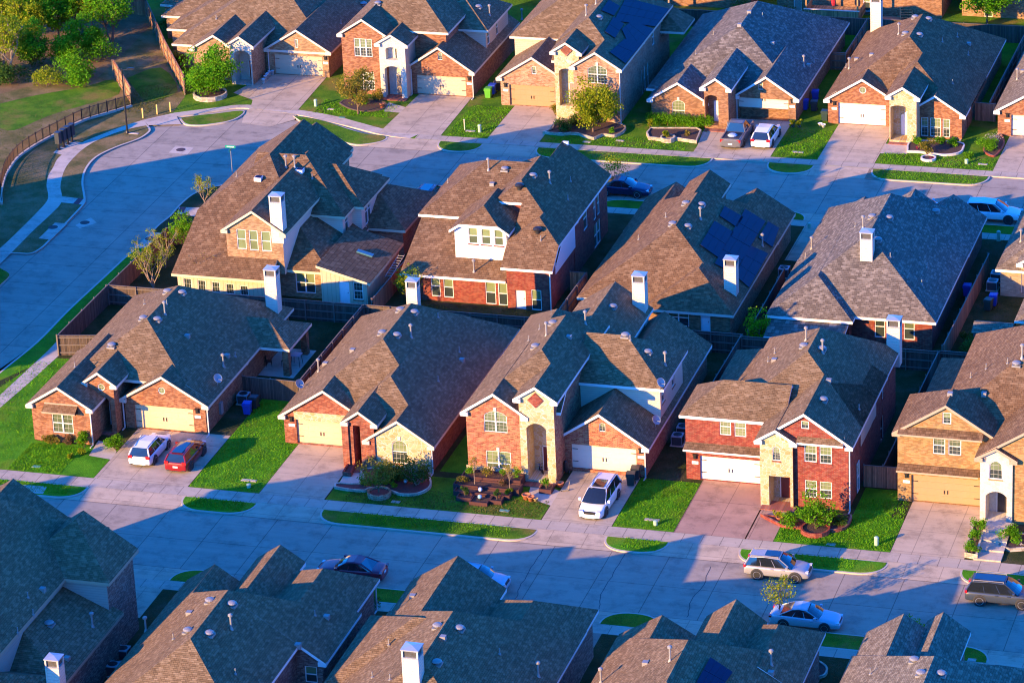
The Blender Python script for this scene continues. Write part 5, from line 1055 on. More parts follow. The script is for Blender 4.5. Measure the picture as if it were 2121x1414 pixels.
shrub(G('03', 205, 1060), .3, 1.0, LF_YEL, 'yellow spiky plant in the left blue pot', 110, None, .2); shrub(G('03', 262, 1060), .32, 1.1, LF_YEL, 'yellow spiky plant in the right blue pot', 120, None, .2)
shrub(G('01', 870, 870), .8, 1.0, LF_BRIGHT, 'green bush behind the olive gold young tree', 380); shrub(G('01', 1000, 840), .8, 1.3, LF_OLIVE, 'golden bush right of the olive young tree', 420); shrub(G('00', 1430, 240), 1.3, 1.8, LF_DARK, 'dark bush behind the top of the long cedar fence', 500)
for i, (a, b, r, hh, lf) in enumerate(((1690, 330, .6, 1.0, LF_BRIGHT), (1720, 240, .55, 1.0, LF_BRIGHT), (1745, 150, .6, 1.1, LF_BRIGHT))): shrub(G('33', a, b, .5), r, hh, lf, ('lowest', 'middle', 'uppermost')[i]+' shrub of three in the stone planter by the brown garage drive', 300, 'shrubs in the stone planter', .15, z=.45)
shrub(G('33', 2010, 250), .95, 1.35, LF_BRIGHT, 'big green shrub right of the stone front steps', 620, None, .17); shrub(G('33', 2100, 290), .35, .4, LF_FLOWER, 'white flowers at the right edge beside the front steps', 60, None, .1, 'flowering_plant', 'flowers')
tree((20.0, 107.5), 4.6, 3.2, LF_BRIGHT, 'bright yellow green tree behind the back fence at the top right', 3600, base=.3, size=.26); baretree((25.6, 106.8), 5, 2.2, 'bare brown tree behind the back fence in the top right corner'); tree((-13.7, 105.0), 6, 1.5, LF_DARK, 'tree with pale trunk behind the back fence at the top', 300, base=.7, bark=BARKL); shrub((-5.8, 104.5), 1.1, 2.6, LF_DARK, 'dark climbing bush behind the slate roof house', 500); shrub((-.5, 104.6), 1.0, 1.8, LF_DARK, 'dark bush under the deck at the top', 400); shrub((1.8, 103.2), .9, 1.6, LF_YEL, 'yellow green bush left of the deck at the top', 300)
# ------------------------------------------------------------------ garden beds
def bed(pts, label, h=.3, edge=STONEB, fill=SOIL, smooth=True, w=.16):
    p = spline(list(pts)+[pts[0]], 4)[:-1] if smooth else list(pts); c = V((sum(q[0] for q in p)/len(p), sum(q[1] for q in p)/len(p))); o = V((c.x, c.y, .12))
    a = sum(p[i][0]*p[(i+1) % len(p)][1]-p[(i+1) % len(p)][0]*p[i][1] for i in range(len(p)))
    if a < 0: p = p[::-1]
    t = thing('flower_bed', label, 'flower bed', o); mb = MB(); n = len(p); q = []
    for i in range(n):
        d = V(p[(i+1) % n])-V(p[i-1]); d.normalize(); q.append((p[i][0]-d.y*w, p[i][1]+d.x*w))
    for i in range(n):
        A, B, C, D = (V((*p[i], 0))-V((c.x, c.y, 0)), V((*p[(i+1) % n], 0))-V((c.x, c.y, 0)), V((*q[(i+1) % n], 0))-V((c.x, c.y, 0)), V((*q[i], 0))-V((c.x, c.y, 0))); Z = V((0, 0, h))
        mb.face([A, B, B+Z, A+Z]); mb.face([A+Z, B+Z, C+Z, D+Z]); mb.face([D, D+Z, C+Z, C])
    mb.build('edging', edge, t); mb = MB(); mb.face([(x-c.x, y-c.y, h*.72) for x, y in q]); mb.build('soil', fill, t); return t
def ring(t, a, b, r, label, h=.35, edge=STONEB, fill=SOIL):
    x, y = G(t, a, b); return bed([(x+r*math.cos(2*PI*k/14), y+r*math.sin(2*PI*k/14)) for k in range(14)], label, h, edge, fill, False, .16)
BRK = BR_DEEP
ring('00', 1740, 800, 1.75, 'curved cream stone planter under the round dense green tree', .5); ring('02', 1292, 1165, .75, 'round stone planter before the hedge', .45); ring('03', 1330, 1320, .75, 'round white edged planter before the triple window house', .25, pbr('white edging', (.66, .6, .52), .7))
bed([G('01', *p) for p in ((690, 860), (760, 900), (860, 925), (970, 925), (1060, 905), (1070, 850), (900, 820), (740, 830))], 'dark mulch bed with low edging under the olive gold tree', .12, pbr('dark edging', (.1, .07, .05), .9))
bed([G('02', *p) for p in ((255, 1110), (400, 1125), (520, 1120), (600, 1140), (680, 1160), (760, 1130), (850, 1140), (930, 1100), (925, 1050), (700, 1000), (380, 1010), (330, 1080))], 'wavy stone edged bed under the yellow green street tree', .3)
bed([G('02', *p) for p in ((1112, 1120), (1130, 1160), (1235, 1170), (1350, 1165), (1530, 1190), (1570, 1100), (1530, 1080), (1150, 1080))], 'stone edged bed before the hedge of the slate roof house', .35, STONEB, SOIL, False)
bed([G('03', *p) for p in ((1150, 1265), (1270, 1270), (1400, 1290), (1480, 1295), (1580, 1280), (1620, 1245), (1590, 1190), (1200, 1180))], 'curved white edged bed under the triple window', .22, pbr('white edging', (.66, .6, .52), .7))
bed([G('03', *p) for p in ((1790, 1270), (1850, 1300), (1900, 1290), (1960, 1200), (1940, 1130), (1900, 1130), (1790, 1200))], 'brick edged flower bed by the right edge', .2, BRK)
bed([G('21', *p) for p in ((650, 1215), (760, 1235), (900, 1245), (950, 1225), (1090, 1240), (1200, 1275), (1340, 1270), (1440, 1220), (1450, 1150), (1380, 1060), (900, 1060), (890, 1140), (860, 1185), (670, 1180))], 'red mulch bed with wavy stone edging before the arched window', .22, STONEB, REDMULCH)
ring('21', 1023, 1272, .95, 'round brick tree ring in the red mulch bed', .42, BR_PINK, REDMULCH)
bed([G('21', *p) for p in ((718, 1110), (790, 1115), (830, 1045), (770, 1015))], 'small brick planter at the foot of the porch column', .4, BRK, SOIL, False, .14)
bed([G('33', *p) for p in ((-60, 40), (95, 120), (190, 140), (330, 150), (460, 150), (530, 175), (640, 150), (690, 90), (680, 40), (500, 60), (200, 60))], 'brick edged curved bed before the deep red house', .28, BRK, REDMULCH)
ring('33', 395, 165, 1.15, 'round brick ring under the bright green young tree', .4, BRK, SOIL)
bed([G('33', *p) for p in ((1628, 375), (1735, 395), (1800, 150), (1770, 120), (1690, 140))], 'long cream stone planter by the brown garage drive', .45, STONEB, SOIL, False)
bed([G('33', *p) for p in ((1910, 300), (2000, 330), (2150, 320), (2150, 200), (1940, 200))], 'low cream stone bed right of the front steps', .3, STONEB, SOIL, False)
bed([G('33', *p) for p in ((410, 1385), (480, 1360), (500, 1310), (470, 1270), (410, 1250))], 'small curved dark bed at the bottom row corner', .2, STONEB, SOIL)
TIMB = pbr('red brown timber', (.075, .024, .022), .8, amt=.4)
def tbox(x0, x1, y0, y1, z, label):
    t = thing('planter_box', label, 'planter', ((x0+x1)/2, (y0+y1)/2, .12), 0, 'terraced timber planters'); w, d = (x1-x0)/2, (y1-y0)/2; mb = MB(); e = .09
    mb.box(-w, w, -d, -d+e, 0, z); mb.box(-w, w, d-e, d, 0, z); mb.box(-w, -w+e, -d+e, d-e, 0, z); mb.box(w-e, w, -d+e, d-e, 0, z); mb.build('timber_frame', TIMB, t)
    mb = MB(); mb.box(-w+e, w-e, -d+e, d-e, 0, z-.12); mb.build('soil', SOIL, t)
for i, (x0, x1, y0, y1, z, lb) in enumerate(((-1.2, 3.7, -9.9, -8.6, .75, 'highest long timber planter against the mottled brick front'), (-1.5, 3.9, -11.1, -9.92, .55, 'middle long timber planter holding the two thin trees'), (-1.2, 3.4, -12.0, -11.12, .42, 'low long timber planter with the white globe light'), (-.7, .5, -12.9, -12.02, .35, 'small front timber planter with a dark cone shrub, left'), (.52, 2.0, -13.4, -12.02, .32, 'front timber planter with blue globe, middle'), (2.02, 3.0, -12.9, -12.02, .35, 'small front timber planter with a cone shrub, right'), (5.3, 6.3, -10.3, -9.3, .4, 'square timber planter beside the entry column'))): tbox(x0, x1, y0, y1, z, lb)
for i, (x, y, z, r, hh, lf, lb) in enumerate(((-.6, -9.2, .8, .45, .6, LF_BRIGHT, 'small green plant at the left end of the highest planter'), (.6, -9.3, .8, .6, .8, LF_OLIVE, 'reddish green plant second along the highest planter'), (2.0, -9.2, .8, .35, .6, LF_BRIGHT, 'small green plant below the lower window'), (3.3, -9.2, .8, .5, .9, LF_BRIGHT, 'upright green plant at the right end of the highest planter'), (2.3, -10.4, .6, .5, .6, LF_RUST, 'purple brown plant in the middle planter'), (-.9, -10.5, .6, .5, .5, LF_OLIVE, 'brown green plant at the left of the middle planter'), (-.1, -12.4, .4, .32, .95, LF_DARK, 'dark cone shrub in the left front planter'), (2.5, -12.4, .4, .32, .95, LF_DARK, 'dark cone shrub in the right front planter'), (5.8, -9.8, .45, .5, .8, LF_BRIGHT, 'bushy green plant in the square planter by the column'), (3.2, -11.5, .45, .35, .4, LF_YEL, 'small yellow plant at the right of the low planter'))): shrub((x, y), r, hh, lf, lb, 170, None, .13, z=z)
tree((.1, -10.5), 2.6, .45, LF_OLIVE, 'thin young tree with tiny crown left before the lower window', 160, base=.7, size=.13, depth=2, trunk=.15, bark=BARKL); tree((3.1, -10.9), 2.5, .6, LF_OLIVE, 'thin young tree right before the lower window', 190, base=.6, size=.13, depth=2, trunk=.15, bark=BARKL)
for i, (t_, a, b, k) in enumerate((('21', 890, 1200, 'left'), ('21', 985, 1195, 'second'), ('21', 1085, 1190, 'third'), ('21', 1140, 1215, 'right'))): shrub(G(t_, a, b), .38, .45, LF_YEL, 'small lime green shrub in the red mulch, '+k+' of four', 130, 'small lime shrubs', .12, z=.28)
TERRA = pbr('terracotta', (.5, .16, .07), .8, amt=.15); BLUEP = pbr('blue glazed pot', (.05, .28, .45), .3, coat=.5)
def pot(x, y, r, h, mat, label, z=.14):
    t = thing('flower_pot', label, 'pot', (x, y, z)); m = MB(); m.lathe([(r*.68, 0), (r*.95, h*.85), (r*1.08, h*.86), (r*1.08, h), (r*.9, h), (r*.88, h*.86)], n=16); m.build('pot', mat, t, True); m = MB(); m.lathe([(r*.88, h*.84), (.01, h*.87)], n=14); m.build('soil', SOIL, t)
for i, (t_, a, b, r, hh, m, lb) in enumerate((('22', 122, 1300, .34, .42, TERRA, 'largest terracotta pot on the edge of the front walk'), ('22', 160, 1315, .28, .4, TERRA, 'middle terracotta pot beside the largest on the walk'), ('22', 200, 1320, .18, .28, pbr('tan pot', (.45, .33, .16), .8), 'small tan pot right of the two terracotta pots'), ('22', 400, 1200, .3, .4, TERRA, 'orange pot right of the square timber planter'), ('03', 208, 1050, .22, .42, BLUEP, 'left blue pot beside the slate roof garage'), ('03', 262, 1050, .22, .42, BLUEP, 'right blue pot beside the slate roof garage'), ('03', 435, 1045, .22, .3, TRIMW, 'left white bowl pot at the triple window garage'), ('03', 462, 1055, .22, .3, TRIMW, 'right white bowl pot at the triple window garage'), ('03', 1895, 1235, .18, .3, TERRA, 'small terracotta pot in the right edge garden'), ('33', 100, 75, .26, .35, TERRA, 'terracotta pot beside the deep red porch'), ('01', 1045, 895, .25, .5, TERRA, 'orange urn at the end of the bed before the white tower'))): p = G(t_, a, b); pot(p[0], p[1], r, hh, m, lb)
for i in range(6):
    p = G('01', (65, 80, 92, 100, 115, 138)[i], (690, 665, 650, 640, 625, 622)[i]); t = thing('paint_bucket', 'white plastic bucket in the row beside the khaki garage door', 'bucket', (p[0], p[1], .15), 0, 'white buckets'); m = MB(); m.lathe([(.15, 0), (.19, .42), (.2, .42), (.2, .46), (.17, .46), (.16, .3)], n=12); m.build('bucket', pbr('white plastic', (.7, .72, .74), .4), t, True); m = MB(); m.tube((-.19, 0, .4), (0, -.12, .3), .012, 4); m.tube((0, -.12, .3), (.19, 0, .4), .012, 4); m.build('handle', METAL, t)
p = G('02', 1410, 420)
# ------------------------------------------------------------------ bins, air conditioners, pedestals, small street things
def bin_(x, y, rz, mat, label, group='wheeled bins'):
    t = thing('wheeled_bin', label, 'bin', (x, y, .13), rz, group); m = MB()
    for z0, z1, a, b in ((.08, 1.0, .26, .33),):
        A = [V((sx*a, sy*a*1.05, z0)) for sx, sy in ((-1, -1), (1, -1), (1, 1), (-1, 1))]; B = [V((sx*b, sy*b*1.1, z1)) for sx, sy in ((-1, -1), (1, -1), (1, 1), (-1, 1))]
        for i in range(4): m.face([A[i], A[(i+1) % 4], B[(i+1) % 4], B[i]])
        m.face(A[::-1]); m.face(B)
    m.box(-.36, .36, -.4, -.36, .86, .97); m.build('bin_body', mat, t); m = MB(); m.box(-.36, .36, -.39, .4, 1.0, 1.06); m.box(-.33, .33, -.34, .34, 1.06, 1.1); m.build('lid', mat, t); m = MB(); m.tube((-.3, .42, .98), (.3, .42, .98), .025, 6); m.build('handle', BLACK, t)
    for s in (-1, 1): m = MB(); m.tube((s*.28, .33, .12), (s*.34, .33, .12), .12, 10); m.build('wheel', BLACK, t)
BINB = pbr('blue bin plastic', (.02, .06, .4), .45); BING = pbr('green bin plastic', (.1, .38, .03), .45); BIND = pbr('dark green bin plastic', (.02, .045, .04), .5); BINK = pbr('charcoal bin plastic', (.035, .037, .04), .5)
bin_(-22.6, -.7, .1, BINB, 'blue wheeled bin on the shaded lawn by the orange house'); bin_(-22.45, .55, 0, BINK, 'dark wheeled bin behind the blue one'); bin_(-25.2, 76.4, 0, BING, 'bright green wheeled bin beside the red brick garage'); bin_(-25.1, 77.5, 0, BINB, 'blue wheeled bin behind the bright green one'); bin_(-24.9, 78.7, 0, BINK, 'dark wheeled bin at the back of the three in the side yard'); bin_(12.0, -7.4, .15, BIND, 'dark green wheeled bin in front beside the white minivan'); bin_(12.1, -6.3, .1, BINK, 'dark wheeled bin at the back beside the white minivan'); bin_(33.35, 32.2, -.2, BIND, 'dark green wheeled bin below the two right edge air conditioners'); bin_(33.6, 33.3, 0, BINB, 'blue wheeled bin behind the dark green right edge bin'); bin_(31.0, 35.0, 0, BINB, 'blue bin in the shade left of the long right side fence'); p = G('03', 310, 910); bin_(p[0], p[1], 0, BINB, 'blue wheeled bin between slate roof house and its neighbour'); p = G('03', 385, 920); bin_(p[0], p[1], .1, BINK, 'dark bin right of the tall blue bin'); p = G('03', 385, 850); bin_(p[0], p[1]+.6, .1, BINB, 'blue lidded bin behind the dark bin in the side yard'); p = G('03', 475, 1000); bin_(p[0], p[1], 0, BIND, 'green bin behind the white bowl pots')
def ac(x, y, label):
    t = thing('air_conditioner', label, 'air conditioner', (x, y, .12), 0, 'outdoor air conditioner units'); m = MB(); m.box(-.42, .42, -.42, .42, .06, .78)
    m.build('fin_cage', pbr('condenser fins', (.06, .065, .07), .5, .3, amt=.4, sc=14), t); m = MB(); m.box(-.46, .46, -.46, .46, .78, .86)
    for s in (-1, 1):
        for u in (-1, 1): m.box(s*.46-.04*(s > 0), s*.46+.04*(s < 0), u*.46-.04*(u > 0), u*.46+.04*(u < 0), .05, .78)
    m.build('casing', pbr('condenser casing', (.4, .42, .44), .45, .2), t); m = MB(); m.lathe([(.34, .862), (.36, .88), (.3, .89), (.12, .885), (.1, .9), (.01, .9)], n=18); m.build('fan_grille', DARKM, t); m = MB(); m.box(-.55, .55, -.55, .55, 0, .06); m.build('base_pad', PADM, t)
for x, y, lb in ((-23.7, 1.4, 'air conditioner behind the blue bin at the orange house'), (13.75, .7, 'front air conditioner of two beside the deep red house'), (13.75, 2.4, 'rear air conditioner of two beside the deep red house'), (-16.7, -42.6, 'upper air conditioner of two in the bottom left alley'), (-16.5, -45.0, 'lower air conditioner of two in the bottom left alley'), (14.4, 36.4, 'air conditioner in the dark side yard left of the slate roof'), (32.9, 36.9, 'front air conditioner at the pale beige wall'), (32.9, 38.8, 'rear air conditioner at the pale beige wall')): ac(x, y, lb)
PEDM = pbr('pale green utility plastic', (.36, .52, .36), .5)
def ped(x, y, h, label):
    t = thing('utility_pedestal', label, 'utility pedestal', (x, y, .12), 0, 'pale green utility pedestals'); m = MB(); m.lathe([(.17, 0), (.17, h*.86)], n=14); m.build('post', PEDM, t); m = MB(); m.lathe([(.185, h*.8), (.185, h*.92), (.12, h), (.02, h+.02)], n=14); m.build('cap', PEDM, t)
for x, y, hh, lb in ((-41.82, 71.09, .72, 'pale green utility pedestal on the lawn left of the olive gold tree'), (-23.18, 66.78, .78, 'pale green utility pedestal left of the pink house drive'), (-17.63, -13.87, .32, 'squat pale utility pedestal by the drive of the yellow stone front house'), (15.67, -13.83, .4, 'short pale green pedestal left of the aggregate drive'), (32.89, -13.74, .72, 'pale green pedestal casting a long shadow by the brown garage drive'), (25.22, 66.61, .45, 'green pedestal before the triple window house'), (31.5, 48.0, 1.0, 'green pedestal behind the white SUV on the upper street'), (14.1, 48.0, .5, 'green pedestal at the kerb by the solar house drive')): ped(x, y, hh, lb)
def cover(x, y, label, mat, w=.5, d=.32): t = thing('utility_cover', label, 'utility cover', (x, y, .13), 0, 'utility box lids'); m = MB(); m.box(-w/2, w/2, -d/2, d/2, 0, .03); m.build('lid', mat, t); m = MB(); m.box(-w/2-.05, w/2+.05, -d/2-.05, d/2+.05, -.05, .015); m.build('rim', PADM, t)
GRNL = pbr('green lid plastic', (.08, .3, .24), .5)
for t_, a, b, m, lb, w in (('03', 250, 1260, PADM, 'pale lid in the grass right of the white SUV drive', 1.0), ('03', 1780, 1360, PADM, 'grey lid in the grass by the right edge garden', .8), ('20', 300, 1030, GRNL, 'green lid near the sidewalk left of the white SUV drive', .6), ('20', 2060, 1145, PADM, 'pale slab lid by the squat pedestal', 1.2), ('32', 1160, 65, PADM, 'pale slab lid by the short pedestal', 1.1), ('21', 1157, 1322, GRNL, 'green lid in the grass right of the brick tree ring', .6), ('22', -60, 1395, GRNL, 'green lid before the timber planters', .7), ('33', 525, 268, GRNL, 'green lid by the sidewalk before the deep red house', .6), ('01', 710, 975, GRNL, 'green lid in the grass below the olive gold tree', .6), ('02', 895, 1165, PADM, 'grey lid right of the wavy stone bed', .7), ('02', 620, 1175, PADM, 'grey lid in the grass below the wavy stone bed', .7), ('01', 620, 905, PADM, 'grey lid right of the upper left pedestal', .6), ('01', 1775, 1085, PADM, 'pale lid between the white marker post and pedestal', .9), ('33', 1690, 1222, PADM, 'pale lid in the verge at the bottom right', .5), ('00', 1100, 1105, PADM, 'white slab at the foot of the street lamp', 1.1)): p = G(t_, a, b); cover(p[0], p[1], lb, m, w)
m = MB(); t = thing('marker_post', 'thin white marker post on the lawn left of the pink house drive', 'post', (-24.84, 67.11, .12)); m.tube((0, 0, -.1), (0, 0, 1.05), .06, 8); m.build('post', pbr('cream pvc', (.68, .62, .42), .4), t); m = MB(); m.lathe([(.065, 1.05), (.065, 1.1), (.02, 1.13)], n=8); m.build('cap', TRIMW, t)
for i, p in enumerate(((-58.04, 64.79), (-56.99, 66.04), (-55.91, 66.95))):
    t = thing('bollard', 'cream yellow bollard, '+('nearest the iron railing', 'middle of the three', 'nearest the tan house')[i], 'bollard', (p[0], p[1], .12), 0, 'yellow bollards at the path end'); m = MB(); m.tube((0, 0, -.1), (0, 0, .96), .085, 12); m.build('post', pbr('bollard yellow', (.75, .5, .14), .5), t); m = MB(); m.lathe([(.085, .96), (.075, 1.02), (.02, 1.05)], n=12); m.build('cap', pbr('bollard yellow', (.75, .5, .14), .5), t)
t = thing('street_lamp', 'tall dark street lamp on the verge of the turning circle', 'street lamp', (-57.92, 60.26, .12), math.radians(12)); m = MB(); m.tube((0, 0, 0), (0, 0, 6.85), .1, 10, r2=.065); m.build('pole', DARKM, t); m = MB(); m.lathe([(.2, 0), (.2, .12), (.11, .3)], n=12); m.build('base', DARKM, t); m = MB(); m.tube((0, 0, 6.65), (.75, 0, 6.75), .04, 8); m.build('arm', DARKM, t); m = MB(); m.box(.55, 1.25, -.17, .17, 6.72, 6.84); m.box(.6, 1.2, -.13, .13, 6.84, 6.9); l = m.build('lamp_head', DARKM, t); m = MB(); m.box(.62, 1.18, -.12, .12, 6.7, 6.725); m.build('lens', pbr('lamp lens', (.6, .62, .62), .2), l)
t = thing('street_sign', 'green street name sign on a thin pole at the turning circle', 'street sign', (-43.67, 51.98, .12)); m = MB(); m.tube((0, 0, -.1), (0, 0, 2.45), .035, 8); m.build('pole', METAL, t)
SG = pbr('sign green', (.0, .3, .2), .4)
m = MB(); m.box(-.52, .52, -.012, .012, 2.48, 2.74, 0); m.box(-.36, .38, -.018, -.0125, 2.56, 2.66, 1); m.build('sign_blade', [SG, TRIMW], t); m = MB(); m.box(-.012, .012, -.42, .42, 2.2, 2.44, 0); m.build('sign_blade', SG, t)
for i, (x, y) in enumerate(((-62.95, 54.75), (-62.8, 55.6), (-62.68, 56.4), (-62.55, 57.15))):
    t = thing('cluster_mailbox', ('nearest', 'second', 'third', 'farthest')[i]+' of four dark cluster mailboxes by the park path', 'mailbox', (x, y, .15), math.radians(-8), 'cluster mailboxes'); m = MB(); m.box(-.24, .24, -.26, .26, .62, 1.78); m.box(-.27, .27, -.29, .29, 1.78, 1.84); b = m.build('cabinet', pbr('charcoal steel', (.05, .055, .065), .45, .4), t)
    m = MB(); m.tube((0, 0, 0), (0, 0, .62), .12, 10); m.lathe([(.26, 0), (.26, .05), (.13, .08)], n=12); m.build('pedestal', DARKM, t)
    for u in (0, 1):
        for v in range(5): m = MB(); m.box(.24, .255, -.24+u*.25, -.01+u*.25, .68+v*.215, .87+v*.215); m.build('locker_door', pbr('charcoal steel', (.05, .055, .065), .45, .4), b)
sheet('mailbox_pad', [[G('00', 440, 1265), G('00', 560, 1170), G('00', 680, 1180), G('00', 540, 1290)]], .142, PADM)
# ------------------------------------------------------------------ yard things
t = thing('garden_shed', 'dark slatted garden shed with tan roof at the right edge', 'shed', (35.2, 24.0, .12)); m = MB(); m.box(-1.5, 1.55, -1.1, 1.1, 0, 2.0); m.build('wall', sidingmat('blue grey slats', (.1, .1, .11), True, .18), t); m = MB(); z0, z1 = 2.02, 2.5
m.face([(-1.65, -1.3, z0), (1.7, -1.3, z0), (1.7, 0, z1), (-1.65, 0, z1)]); m.face([(-1.65, 1.3, z0), (-1.65, 0, z1), (1.7, 0, z1), (1.7, 1.3, z0)]); m.face([(-1.65, -1.3, z0-.05), (-1.65, -1.3, z0), (-1.65, 0, z1), (-1.65, 1.3, z0), (-1.65, 1.3, z0-.05)]); m.face([(1.7, -1.3, z0-.05), (1.7, 1.3, z0-.05), (1.7, 1.3, z0), (1.7, 0, z1), (1.7, -1.3, z0)]); m.face([(-1.65, -1.3, z0-.06), (1.7, -1.3, z0-.06), (1.7, -1.3, z0), (-1.65, -1.3, z0)]); m.build('roof', RF_GREY2, t)
t = thing('porch_swing', 'dark framed swing seat with blue cushion on the back patio', 'swing', (8.6, 20.3, .14)); m = MB()
for s in (-1, 1): m.tube((s*1.1, -.5, 0), (s*1.05, 0, 1.9), .035, 6); m.tube((s*1.1, .5, 0), (s*1.05, 0, 1.9), .035, 6)
m.tube((-1.05, 0, 1.9), (1.05, 0, 1.9), .035, 6); m.build('frame', DARKM, t); m = MB(); m.box(-.85, .85, -.35, .25, .5, .62); m.box(-.85, .85, .2, .32, .6, 1.1); m.build('seat', pbr('navy cushion', (.02, .03, .12), .9), t)
t = thing('patio_table', 'blue topped high patio table under the covered porch', 'table', (-21.9, 9.5, .15)); m = MB(); m.box(-.45, .45, -.45, .45, .98, 1.03); m.build('tabletop', pbr('blue grey table', (.2, .3, .4), .3), t)
for s in (-1, 1):
    for u in (-1, 1): m = MB(); m.tube((s*.4, u*.4, 0), (s*.32, u*.32, .98), .025, 6); m.build('leg', DARKM, t)
for i, (x, y) in enumerate(((-22.9, 9.3), (-24.2, 8.9))):
    t = thing('patio_chair', 'dark patio chair '+('beside the high table', 'at the house wall')[i], 'chair', (x, y, .15), i*2.0, 'patio chairs'); m = MB(); m.box(-.25, .25, -.25, .25, .42, .47); m.build('seat', DARKM, t); m = MB(); m.box(-.25, .25, .21, .25, .47, .95); m.build('backrest', DARKM, t)
    for s in (-1, 1):
        for u in (-1, 1): m = MB(); m.tube((s*.22, u*.22, 0), (s*.22, u*.22, .42), .02, 5); m.build('leg', DARKM, t)
t = thing('truck_tyre', 'pale round ring leaning in the dark yard right of the mottled house', 'ring', (15.0, 12.9, .12)); m = MB(); M = Matrix.Translation((0, 0, .5)) @ Matrix.Rotation(PI/2, 4, 'X') @ Matrix.Rotation(.4, 4, 'Y'); m.lathe([(.3, -.14), (.46, -.16), (.52, 0), (.46, .16), (.3, .14), (.3, -.14)], n=20, M=M); m.build('ring', pbr('grey rubber', (.3, .33, .36), .6), t)
t = thing('ladder_rack', 'grey ladder leaning between the sunroom wall and the red fence', 'ladder', (-18.95, 27.3, .12)); 
for s in (0, .55): m = MB(); m.tube((s-.2, -2.0, 1.9), (s-.2, 2.0, 2.4), .035, 6); m.build('rail', METAL, t)
m = MB()
for k in range(9): y = -1.8+k*.45; m.tube((-.2, y, 1.92+(y+2)*.125), (.35, y, 1.92+(y+2)*.125), .025, 5)
m.build('rungs', METAL, t)
t = thing('stroller', 'black golf bag stroller standing by the cream garage door', 'cart', (6.45, -6.5, .15), .3); m = MB(); m.lathe([(.15, .2), (.18, .6), (.16, 1.1), (.1, 1.18)], n=10); m.build('bag', BLACK, t)
for s in (-1, 1): m = MB(); M = Matrix.Translation((s*.26, -.05, .17)) @ Matrix.Rotation(PI/2, 4, 'Y'); m.lathe([(.1, -.02), (.17, -.03), (.17, .03), (.1, .02)], n=14, M=M); m.build('wheel', DARKM, t)
def bike(x, y, rz, label, sc=.7):
    t = thing('bicycle', label, 'bicycle', (x, y, .22), rz); t.scale = (sc, sc, sc)
    for s in (-.5, .5):
        m = MB(); M = Matrix.Translation((s, 0, .33)) @ Matrix.Rotation(PI/2, 4, 'X'); m.lathe([(.28, -.03), (.33, -.035), (.35, 0), (.33, .035), (.28, .03), (.28, -.03)], n=18, M=M); w = m.build('wheel', BLACK, t)
    m = MB()
    for a, b in (((-.5, 0, .33), (0, 0, .35)), ((-.5, 0, .33), (-.15, 0, .8)), ((0, 0, .35), (-.15, 0, .8)), ((-.12, 0, .75), (.38, 0, .75)), ((0, 0, .35), (.38, 0, .75)), ((.5, 0, .33), (.36, 0, .95)), ((.36, -.25, 1.0), (.36, .25, 1.0))): m.tube(a, b, .03, 6)
    m.build('frame', pbr('blue frame', (.03, .08, .25), .4), t); m = MB(); m.box(-.28, -.04, -.07, .07, .8, .86); m.build('saddle', BLACK, t)
bike(4.5, -6.9, 2.2, 'small blue child bicycle on the porch of the mottled brick house')
t = thing('kick_scooter', 'small pale scooter lying on the drive before the porch column', 'scooter', (7.2, -9.5, .15), .4); m = MB(); m.box(-.3, .3, -.06, .06, .08, .12); m.build('deck', METAL, t); m = MB(); m.tube((.28, 0, .1), (.38, 0, .75), .02, 6); m.tube((.38, -.2, .75), (.38, .2, .75), .02, 6); m.build('handlebar', TRIMT, t)
for s in (-.28, .28): m = MB(); m.tube((s, -.02, .06), (s, .02, .06), .06, 10); m.build('wheel', BLACK, t)
for i, (x, y, z, lb) in enumerate(((.9, -11.6, .5, 'white globe light in the low timber planter'), (1.2, -12.7, .42, 'blue globe ornament in the front timber planter'), (-5.5, -10.9, .3, 'white ornament in the red mulch bed'))): t = thing('garden_globe', lb, 'ornament', (x, y, z)); m = MB(); m.lathe([(.04, 0), (.14, .06), (.18, .18), (.14, .3), (.03, .36)], n=14); m.build('globe', pbr('globe '+str(i), ((.7, .72, .75), (.25, .5, .65), (.6, .65, .7))[i], .2, coat=.5), t, True); m = MB(); m.lathe([(.1, -.06), (.1, .02)], n=10); m.build('base', DARKM, t)
# rear houses along the top edge
h = House('brick_house', 'brown brick house back with balcony deck at the top edge', (6, 113), dict(b=BR_BROWN), RF_TAN, group='houses behind the top fence'); h.block(-3, 15.5, 107.6, 122, dict(L=5.6, R=5.6, F=5.6, B=5.6), ops=[DR(('03', 215, -40, 280, 90), m=DOOR_TAUPE), W(('03', 790, -60, 850, 100))]); h.chimney(13.9, 109.4, 8.5) ; h.done()
h = House('brick_house', 'tan brick house back with wooden stair at the top right', (24, 113), dict(b=BR_TAN), RF_TAN, group='houses behind the top fence'); h.block(16.6, 34, 109.0, 122, dict(L=5.6, R=5.6, F=5.6, B=5.6), ops=[W(('03', 1790, 60, 1860, 180), u=GL_MID)]); h.done()
h = House('brick_house', 'brown brick house back seen beyond the bare trunk at the top', (-11, 113), dict(b=BR_BROWN), RF_TAN, group='houses behind the top fence'); h.block(-19, -5, 107.4, 121, dict(L=2.7, R=2.7, F=2.7, B=2.7)); h.done()
h = House('brick_house', 'red brick house back behind the solar roof at the top', (-28, 113), dict(b=BR_RED), RF_TAN, group='houses behind the top fence'); h.block(-36, -21, 108.0, 121, dict(L=2.7, R=2.7, F=2.7, B=2.7)); h.done()
